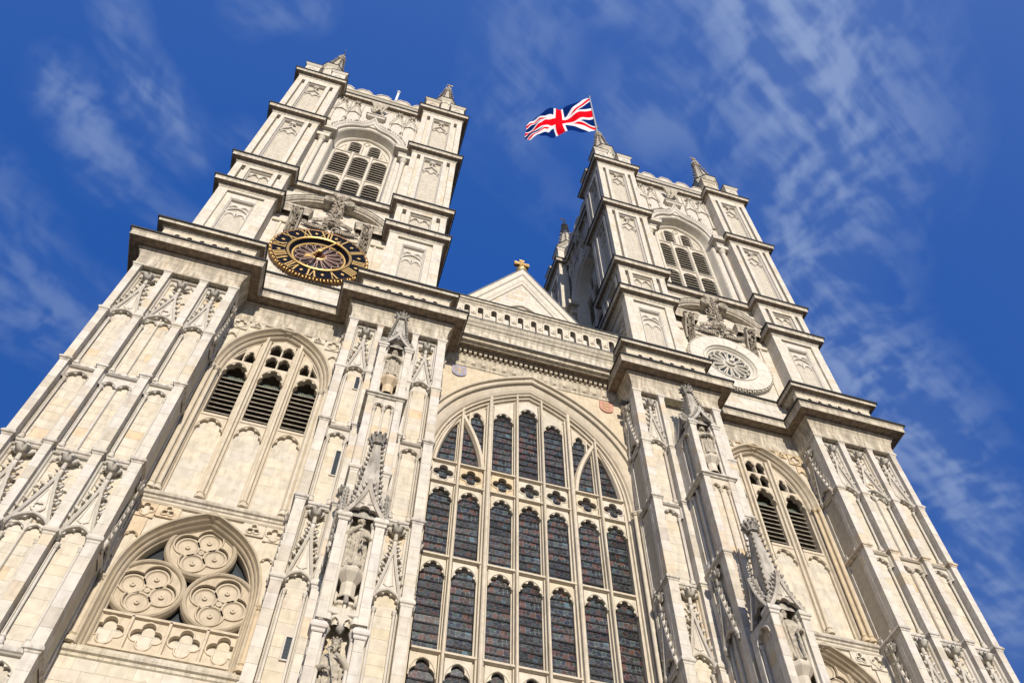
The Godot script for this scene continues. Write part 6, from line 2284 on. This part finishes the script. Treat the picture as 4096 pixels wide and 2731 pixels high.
		for s in [-1.0, 1.0]:
			d = minf(d, seg_d(p, Vector3(s * 0.092, 0.03, -0.02), Vector3(s * 0.1, 0.03 - hair, -0.02), 0.036, 0.03) - curl)
		return d
	field_mesh(Vector3(-0.19, 1.62, -0.14), Vector3(0.19, 2.08, 0.28), 0.0115, hd, mb)
	# hands: palm and five fingers each
	for s in 2:
		var ar: Array = rs if s == 0 else ls
		var w: Vector3 = ar[1]
		var d: Vector3 = (ar[2] as Vector3).normalized()
		var nrm: Vector3 = (ar[3] as Vector3).normalized()
		var side := d.cross(nrm).normalized()
		mb.tube(PackedVector3Array([w, w + d * 0.05, w + d * 0.1]), PackedFloat32Array([0.042, 0.052, 0.046]), 8)
		for k in 4:
			var r := w + d * 0.09 + side * (-0.036 + 0.024 * k)
			var L: float = [0.075, 0.088, 0.084, 0.066][k]
			mb.tube(PackedVector3Array([r, r + d * L * 0.5 + nrm * 0.005, r + d * L * 0.85 - nrm * 0.02, r + d * L - nrm * 0.045]), PackedFloat32Array([0.014, 0.013, 0.012, 0.009]), 6)
		var th := w + d * 0.03 + side * (-0.045 if s == 0 else 0.045)
		mb.tube(PackedVector3Array([th, th + d * 0.04 + side * (-0.02 if s == 0 else 0.02), th + d * 0.085 + side * (-0.01 if s == 0 else 0.01) - nrm * 0.02]), PackedFloat32Array([0.017, 0.015, 0.01]), 6)
	put(mb, "figure", M.carving, K)
	if o.get("crown", false):
		var c := MB.new()
		c.col = Color(0.40, 0.36, 0.295)
		c.t = Transform3D(hb, hc + Vector3(0, 0.085, -0.01))
		c.lathe(Vector3.ZERO, [Vector2(0.105, -0.02), Vector2(0.118, -0.015), Vector2(0.118, 0.03), Vector2(0.11, 0.035), Vector2(0.128, 0.075), Vector2(0.12, 0.08), Vector2(0.09, 0.06)], 20)
		for k in 8:
			var a := TAU * k / 8
			c.blob(Vector3(cos(a) * 0.125, 0.095, sin(a) * 0.125), Vector3(0.028, 0.035, 0.02), rng, 0.2, 6, 5)
		put(c, "crown", M.carving, K)
	if o.has("staff"):
		var c := MB.new()
		c.col = Color(0.45, 0.405, 0.33)
		var st: Array = o.staff
		c.tube(PackedVector3Array([st[0], (st[0] + st[1]) / 2, st[1]]), PackedFloat32Array([0.028, 0.026, 0.026]), 8)
		for k in 4:
			c.blob(st[1] + Vector3([-0.05, 0.05, 0, 0][k], [0, 0, 0.05, -0.03][k], 0.0), Vector3(0.035, 0.035, 0.035), rng, 0.2, 6, 5)
		put(c, "staff", M.carving, K)
	if o.has("held"):
		var c := MB.new()
		c.col = Color(0.45, 0.405, 0.33)
		for hl in o.held:
			c.blob(hl[0], hl[1], rng, 0.12, 8, 6)
		put(c, "held_object", M.carving, K)

func statues() -> void:
	var zl := 2.6 + 0.6 * 0.42
	var zu := 1.12 + 0.48 * 0.42
	var up_y := 29.05
	# clock tower
	var x := -A + 4.72
	figure("statue", "veiled statue with clasped hands under the topmost spire beside the clock tower window", Vector3(x, up_y, zu), 0.0, {"arms": [[Vector3(-0.36, 1.2, 0.12), Vector3(-0.08, 1.28, 0.32), Vector3(0.8, 0.4, 0.1), Vector3(0, 0, 1)], [Vector3(0.36, 1.2, 0.12), Vector3(0.1, 1.22, 0.33), Vector3(-0.8, 0.4, 0.1), Vector3(0, 0, 1)]], "hair": 0.24, "phase": 0.6, "drape": -0.5})
	figure("statue", "bearded statue holding a tasselled purse below the gabled canopy", Vector3(x, 18.02, zl), 0.1, {"arms": [[Vector3(-0.38, 1.2, 0.1), Vector3(-0.12, 1.42, 0.3), Vector3(0.7, 0.5, 0.2), Vector3(0, 0, 1)], [Vector3(0.4, 1.16, 0.14), Vector3(0.16, 1.1, 0.36), Vector3(-0.7, -0.2, 0.2), Vector3(0, 0.4, 1)]], "beard": 0.07, "hair": 0.08, "look": 0.45, "phase": 1.9, "drape": -1.0, "held": [[Vector3(0.08, 0.9, 0.36), Vector3(0.02, 0.2, 0.02)], [Vector3(0.08, 0.72, 0.36), Vector3(0.07, 0.06, 0.06)], [Vector3(0.13, 0.66, 0.35), Vector3(0.04, 0.07, 0.04)], [Vector3(0.03, 0.66, 0.36), Vector3(0.04, 0.07, 0.04)]]})
	figure("statue", "crowned long-bearded king statue with sceptre, hand on chest", Vector3(x, 13.72, zl), -0.1, {"arms": [[Vector3(-0.4, 1.12, 0.12), Vector3(-0.16, 1.06, 0.36), Vector3(0.7, -0.4, 0.3), Vector3(0, 0.3, 1)], [Vector3(0.4, 1.22, 0.12), Vector3(0.16, 1.4, 0.3), Vector3(-0.7, 0.6, 0.15), Vector3(0, 0, 1)]], "beard": 0.12, "hair": 0.13, "crown": true, "phase": 3.1, "staff": [Vector3(0.1, 0.75, 0.42), Vector3(-0.14, 1.62, 0.3)]})
	x = A - 4.72
	figure("statue", "bearded statue in a belted robe in the topmost niche beside the red shield", Vector3(x, up_y, zu), -0.1, {"arms": [[Vector3(-0.36, 1.2, 0.12), Vector3(-0.12, 1.2, 0.33), Vector3(0.6, -0.3, 0.1), Vector3(0, 0, 1)], [Vector3(0.36, 1.2, 0.12), Vector3(0.12, 1.26, 0.33), Vector3(-0.6, -0.2, 0.1), Vector3(0, 0, 1)]], "beard": 0.06, "hair": 0.16, "phase": 4.0, "drape": 1.2, "held": [[Vector3(0.0, 1.2, 0.4), Vector3(0.05, 0.08, 0.04)]]})
	figure("statue", "long-bearded statue with a book at the shoulder and a scroll, below the grey spire", Vector3(x, 18.02, zl), -0.25, {"arms": [[Vector3(-0.4, 1.2, 0.1), Vector3(-0.22, 1.44, 0.28), Vector3(0.3, 0.9, 0.2), Vector3(0, 0, 1)], [Vector3(0.42, 1.16, 0.1), Vector3(0.26, 1.08, 0.33), Vector3(-0.5, -0.4, 0.2), Vector3(0, 0.3, 1)]], "beard": 0.14, "hair": 0.06, "phase": 5.2, "drape": 0.9, "held": [[Vector3(-0.2, 1.6, 0.3), Vector3(0.11, 0.13, 0.05)], [Vector3(0.16, 0.55, 0.36), Vector3(0.05, 0.45, 0.045)]]})

# ------------------------------------------------------------------ materials and sky
func noise_tex(px: int, f: float, lo: float, hi: float, seed_: int, streak := false) -> ImageTexture:
	var nz := FastNoiseLite.new()
	nz.seed = seed_
	nz.frequency = f
	nz.fractal_octaves = 5
	var im := nz.get_seamless_image(px, px)
	im.convert(Image.FORMAT_L8)
	var d := im.get_data()
	var nz2 := FastNoiseLite.new()
	nz2.seed = seed_ + 9
	nz2.frequency = f * 9.0
	nz2.fractal_octaves = 3
	var d2 := nz2.get_seamless_image(px, px).get_data()
	for i in d.size():
		var v := (d[i] * 0.65 + d2[i] * 0.35) / 255.0
		v = smoothstep(0.2, 0.75, v)
		d[i] = int(255.0 * lerpf(lo, hi, v))
	return ImageTexture.create_from_image(Image.create_from_data(px, px, false, Image.FORMAT_L8, d))

func mat(rough: float, tex: Texture2D = null, sc := 0.35, metal := 0.0) -> StandardMaterial3D:
	var m := StandardMaterial3D.new()
	m.roughness = rough
	m.metallic = metal
	m.vertex_color_use_as_albedo = true
	m.metallic_specular = 0.3
	if tex:
		m.albedo_texture = tex
		m.uv1_triplanar = true
		m.uv1_world_triplanar = true
		m.uv1_scale = Vector3(sc, sc, sc)
	return m

func stained_tex() -> ImageTexture:
	var S := 384
	var im := Image.create(S, S, false, Image.FORMAT_RGB8)
	var G := 17
	var pts := PackedVector2Array()
	var cols := []
	var pal := [Color(0.014, 0.018, 0.028), Color(0.018, 0.021, 0.026), Color(0.036, 0.016, 0.017), Color(0.024, 0.021, 0.018), Color(0.024, 0.031, 0.036), Color(0.011, 0.012, 0.014), Color(0.04, 0.021, 0.016), Color(0.018, 0.016, 0.024), Color(0.017, 0.026, 0.025)]
	for j in G:
		for i in G:
			pts.push_back(Vector2(i + rng.randf_range(0.1, 0.9), j + rng.randf_range(0.1, 0.9)))
			var c: Color = pal[rng.randi() % pal.size()] * rng.randf_range(1.1, 2.6)
			if rng.randf() < 0.012: c = Color(0.07, 0.13, 0.17)
			cols.append(c.linear_to_srgb())
	var lead := Color(0.20, 0.20, 0.195).linear_to_srgb()
	for y in S:
		for x in S:
			var p := Vector2(x, y) / S * G
			var gx := int(p.x)
			var gy := int(p.y)
			var b1 := 99.0
			var b2 := 99.0
			var who := 0
			for dj in [-1, 0, 1]:
				for di in [-1, 0, 1]:
					var cx := posmod(gx + di, G)
					var cy := posmod(gy + dj, G)
					var q := pts[cy * G + cx] + Vector2(gx + di - cx, gy + dj - cy)
					var d := (q - p).length_squared()
					if d < b1:
						b2 = b1
						b1 = d
						who = cy * G + cx
					elif d < b2:
						b2 = d
			im.set_pixel(x, y, lead if sqrt(b2) - sqrt(b1) < 0.05 else cols[who])
	return ImageTexture.create_from_image(im)

func materials() -> void:
	var grain := noise_tex(512, 0.012, 0.925, 1.0, 3)
	var grime := noise_tex(512, 0.01, 0.78, 1.0, 21)
	var bump := noise_tex(512, 0.03, 0.0, 1.0, 40)
	M.stone = mat(0.92, grain)
	M.worn = mat(0.92, grime, 0.28)
	M.worn.uv1_scale = Vector3(0.7, 0.16, 0.7)
	M.carving = mat(0.92, grime, 0.9)
	# water stains: brown-grey runs drawn out down the wall, with ragged edges
	var sn := FastNoiseLite.new()
	sn.seed = 71
	sn.frequency = 0.016
	sn.fractal_octaves = 5
	sn.fractal_gain = 0.6
	var si := sn.get_seamless_image(512, 512)
	for k in [["stone", 0.17, 0.54], ["worn", 0.42, 0.50]]:
		var stain := Image.create(512, 512, false, Image.FORMAT_RGBA8)
		for y in 512:
			for x in 512:
				stain.set_pixel(x, y, Color(0.64, 0.57, 0.48, k[1] * smoothstep(k[2], 0.82, si.get_pixel(x, y).r)))
		var ms: StandardMaterial3D = M[k[0]]
		ms.detail_enabled = true
		ms.detail_albedo = ImageTexture.create_from_image(stain)
		ms.detail_blend_mode = BaseMaterial3D.BLEND_MODE_MUL
		ms.detail_uv_layer = BaseMaterial3D.DETAIL_UV_2
		ms.uv2_triplanar = true
		ms.uv2_world_triplanar = true
		ms.uv2_scale = Vector3(0.42, 0.085, 0.42)
	for k in ["stone", "worn", "carving"]:
		M[k].heightmap_enabled = true
		M[k].heightmap_texture = bump
		M[k].heightmap_scale = 0.15
	M.lead = mat(0.6, grain)
	M.board = mat(0.85, grime, 0.8)
	M.dark = mat(0.95)
	M.iron = mat(0.55)
	M.paint = mat(0.6, grain, 1.2)
	M.enamel = mat(0.4)
	M.enamel.metallic_specular = 0.18
	M.copper = mat(0.5, grime, 1.0, 0.3)
	M.gold = mat(0.42, grain, 1.0, 0.75)
	M.gold.albedo_color = Color(0.60, 0.40, 0.15).linear_to_srgb()
	M.glass_dark = mat(0.15)
	M.glass_dark.metallic_specular = 0.5
	M.stained = StandardMaterial3D.new()
	M.stained.albedo_texture = stained_tex()
	M.stained.vertex_color_use_as_albedo = true
	M.stained.roughness = 0.28
	M.stained.metallic_specular = 0.4
	M.red_cloth = mat(0.85)
	M.red_cloth.albedo_color = Color(0.55, 0.02, 0.03).linear_to_srgb()
	M.red_cloth.vertex_color_use_as_albedo = false
	M.red_cloth.cull_mode = BaseMaterial3D.CULL_DISABLED
	# single ashlar blocks: unit prisms with a chamfered face, six tones of each kind
	for kind in 4:
		for k in 6:
			var mb := MB.new()
			mb.col = stone_col(kind)
			mb.block(-0.5, 0.5, -0.5, 0.5, 0.0, 1.0, 0.012)
			unit_blocks.append(mb.mesh())

func pixel_dir(px: float, py: float, cam: Transform3D, fv: float) -> Vector3:
	# px, py on a 2352 x 1568 frame
	var k := tan(fv / 2) / 784.0
	return (cam.basis * Vector3((px - 1176.0) * k, (784.0 - py) * k, -1.0)).normalized()

func make_sky(cam: Transform3D, fv: float, sun: Vector3) -> PanoramaSkyMaterial:
	var W := 4096
	var H := 2048
	var im := Image.create(W, H, false, Image.FORMAT_RGB8)
	im.fill(Color(0.10, 0.105, 0.11).linear_to_srgb())
	# soft large-scale cloud cover, laid out on a coarse map of directions
	var streaks := [
		[[1700, -150], [1830, 60], 0.110, 1.0], [[1830, 60], [1900, 330], 0.115, 1.0], [[1900, 330], [1840, 620], 0.10, 0.85], [[1840, 620], [1960, 820], 0.075, 0.8],
		[[1960, 820], [2110, 990], 0.07, 0.9], [[2110, 990], [2230, 1150], 0.055, 0.85], [[2230, 1150], [2300, 1400], 0.045, 0.75], [[1500, 250], [1750, 200], 0.08, 0.55],
		[[270, 20], [320, 190], 0.03, 0.5], [[320, 190], [430, 330], 0.035, 0.75], [[430, 330], [560, 310], 0.025, 0.4], [[140, 190], [260, 390], 0.035, 0.7], [[260, 390], [420, 520], 0.03, 0.4],
		[[0, 640], [200, 760], 0.06, 0.55], [[1230, 20], [1180, 260], 0.07, 0.45], [[560, 30], [720, 20], 0.03, 0.45], [[1380, 10], [1500, 40], 0.03, 0.5], [[1100, 300], [1300, 480], 0.06, 0.25], [[-60, 400], [60, 560], 0.05, 0.4]]
	var segs := []
	for s in streaks:
		segs.append([pixel_dir(s[0][0], s[0][1], cam, fv), pixel_dir(s[1][0], s[1][1], cam, fv), s[2], s[3]])
	var big := FastNoiseLite.new()
	big.seed = 5
	big.frequency = 0.9
	big.fractal_octaves = 3
	var wisp := FastNoiseLite.new()
	wisp.seed = 12
	wisp.frequency = 4.0
	wisp.fractal_octaves = 5
	wisp.fractal_gain = 0.55
	var mack := FastNoiseLite.new()
	mack.seed = 31
	mack.frequency = 14.0
	mack.fractal_octaves = 3
	var fibre := FastNoiseLite.new()
	fibre.seed = 77
	fibre.frequency = 11.0
	fibre.fractal_octaves = 4
	var fwd := -cam.basis.z
	var cw := 512
	var ch := 140
	var cover := PackedFloat32Array()
	cover.resize(cw * ch)
	for j in ch:
		var el := PI / 2 - (j + 0.5) / ch * (PI / 2 + 0.12)
		for i in cw:
			var az := (i + 0.5) / cw * TAU
			var d := Vector3(sin(az) * cos(el), sin(el), -cos(az) * cos(el))
			var inside := smoothstep(0.70, 0.80, d.dot(fwd))
			var c := 0.0
			if inside > 0.0:
				for s in segs:
					var a: Vector3 = s[0]
					var b: Vector3 = s[1]
					var e := b - a
					var t := clampf((d - a).dot(e) / e.length_squared(), 0.0, 1.0)
					var dd := d.distance_to(a + e * t) / float(s[2])
					c = maxf(c, float(s[3]) * exp(-dd * dd))
			var g := smoothstep(0.0, 0.5, big.get_noise_2d(d.x / maxf(0.15, d.y), d.z / maxf(0.15, d.y)))
			cover[j * cw + i] = lerpf(g * 0.5, c, inside)
	var rows := int(H * 0.53)
	for j in rows:
		var el := PI / 2 - (j + 0.5) / H * PI
		var ce := cos(el)
		var se := sin(el)
		var fj := clampf((PI / 2 - el) / (PI / 2 + 0.12) * ch - 0.5, 0.0, ch - 1.001)
		var j0 := int(fj)
		var tj := fj - j0
		var hz := pow(1.0 - maxf(0.0, se), 3.4)
		for i in W:
			var az := (i + 0.5) / W * TAU
			var d := Vector3(sin(az) * ce, se, -cos(az) * ce)
			var fi := (i + 0.5) / W * cw - 0.5
			var i0 := posmod(floori(fi), cw)
			var i1 := (i0 + 1) % cw
			var ti: float = fi - floorf(fi)
			var c := lerpf(lerpf(cover[j0 * cw + i0], cover[j0 * cw + i1], ti), lerpf(cover[(j0 + 1) * cw + i0], cover[(j0 + 1) * cw + i1], ti), tj)
			c = maxf(0.0, c - 0.12) / 0.88
			var q := Vector2(d.x, d.z) / maxf(0.12, se)
			var al := 0.0
			var wv := 0.5
			if c > 0.02:
				# fibres drawn out along the wind, and a rippled fine grain
				var u := q.rotated(0.5)
				var wx := 0.10 * big.get_noise_2d(u.x * 3.0, u.y * 3.0)
				wv = 0.5 + 0.5 * wisp.get_noise_2d(u.x * 0.8 + wx, u.y * 2.8 + wx)
				var fv2 := 0.5 + 0.5 * fibre.get_noise_2d(u.x * 0.7 + wx * 2.0, u.y * 3.2)
				var mv := 0.5 + 0.5 * mack.get_noise_2d(u.x * 1.5 + wx, u.y * 1.0)
				var k := wv * 0.45 + fv2 * 0.22 + mv * 0.33
				al = clampf(c * (0.16 + 0.84 * smoothstep(0.38, 0.68, k)) * 0.5, 0.0, 0.7)
			al = maxf(al, 0.004)
			var sd := d.dot(sun)
			var base := Color(0.0125, 0.084, 0.36).lerp(Color(0.36, 0.46, 0.58), hz)
			var glow := 0.85 * pow(maxf(0.0, sd * 0.5 + 0.5), 5.0)
			base = Color(base.r + glow * 0.5, base.g + glow * 0.55, base.b + glow * 0.62)
			var kf := 1.0 + glow * 0.8
			var di := 1.0 + rng.randf_range(-0.012, 0.012)
			im.set_pixel(i, j, (Color(lerpf(base.r, 0.40 * kf, al), lerpf(base.g, 0.50 * kf, al), lerpf(base.b, 0.68 * kf, al)) * di).linear_to_srgb())
	var pm := PanoramaSkyMaterial.new()
	pm.panorama = ImageTexture.create_from_image(im)
	return pm

func tower(s: float) -> Node3D:
	var T: Node3D
	if s < 0:
		T = thing("church_tower", "pale stone tower with the black and gold clock and arched belfry", "tower", Vector3(-A, 0, 0), "twin towers of the west front")
	else:
		T = thing("church_tower", "pale stone tower with a plain stone ring and rose in place of a clock", "tower", Vector3(A, 0, 0), "twin towers of the west front")
	stones_left = 130
	buttress(T, s, "outer_buttress", false)
	stones_left = 60
	buttress(T, -s, "inner_buttress", true)
	stones_left = 40
	spur(T, -s)
	stones_left = 60
	bay(T)
	stones_left = 0
	entablature(T, s)
	upper(T, s)
	pediment(T)
	return T

func _ready() -> void:
	rng.seed = 20240
	# camera, sky, sun, exposure
	var cam := Camera3D.new()
	cam.name = "camera"
	cam.fov = 42.937
	cam.near = 0.1
	cam.far = 2000.0
	cam.transform = Transform3D(Basis.from_euler(Vector3(0.99132425, -0.28355093, 0.01123263), EULER_ORDER_YXZ), Vector3(-7.7519, 1.6, 21.7474))
	add_child(cam)
	cam.current = true
	var sun_dir := Vector3(-0.04, 0.364, 1.0).normalized()
	var we := WorldEnvironment.new()
	we.name = "environment"
	var env := Environment.new()
	env.background_mode = Environment.BG_SKY
	env.sky = Sky.new()
	env.sky.sky_material = make_sky(cam.transform, deg_to_rad(42.937), sun_dir)
	env.background_energy_multiplier = 1.0
	env.tonemap_mode = Environment.TONE_MAPPER_LINEAR
	env.tonemap_exposure = 1.1
	env.sdfgi_enabled = true
	env.ssao_enabled = true
	env.ssil_enabled = true
	we.environment = env
	add_child(we)
	var sun := DirectionalLight3D.new()
	sun.name = "sun"
	sun.light_energy = 1.6
	sun.light_color = Color(1.0, 0.955, 0.89)
	sun.light_angular_distance = 0.5
	sun.shadow_enabled = true
	sun.transform = Transform3D(Basis.looking_at(-sun_dir), Vector3(0, 60, 60))
	add_child(sun)
	materials()
	print("sky and materials ", Time.get_ticks_msec())
	# ground
	var g := MB.new()
	g.col = Color(0.15, 0.13, 0.11)
	g.quad(Vector3(-400, 0, 400), Vector3(400, 0, 400), Vector3(400, 0, -400), Vector3(-400, 0, -400))
	var go := put(g, "pavement", M.stone, self)
	go.set_meta("kind", "structure")
	# building
	for k in 3:
		gab_narrow.append(gablet_mesh(0.92, false))
		gab_wide.append(gablet_mesh(1.25, true))
	spire_up = spire_mesh(1.3, 3.3, 0.6)
	spire_low = spire_mesh(1.3, 4.6, 0.6)
	prepare_upper()
	var T1 := tower(-1.0)
	var T2 := tower(1.0)
	slit_windows(T1)
	stone_rose(T2)
	downpipe(T2)
	var N := thing("nave_front", "gabled stone front with the great traceried window between the towers", "church front")
	nave(N)
	print("masonry ", Time.get_ticks_msec())
	clock()
	flags()
	gable_cross()
	floodlight()
	statues()
	print("done ", Time.get_ticks_msec())
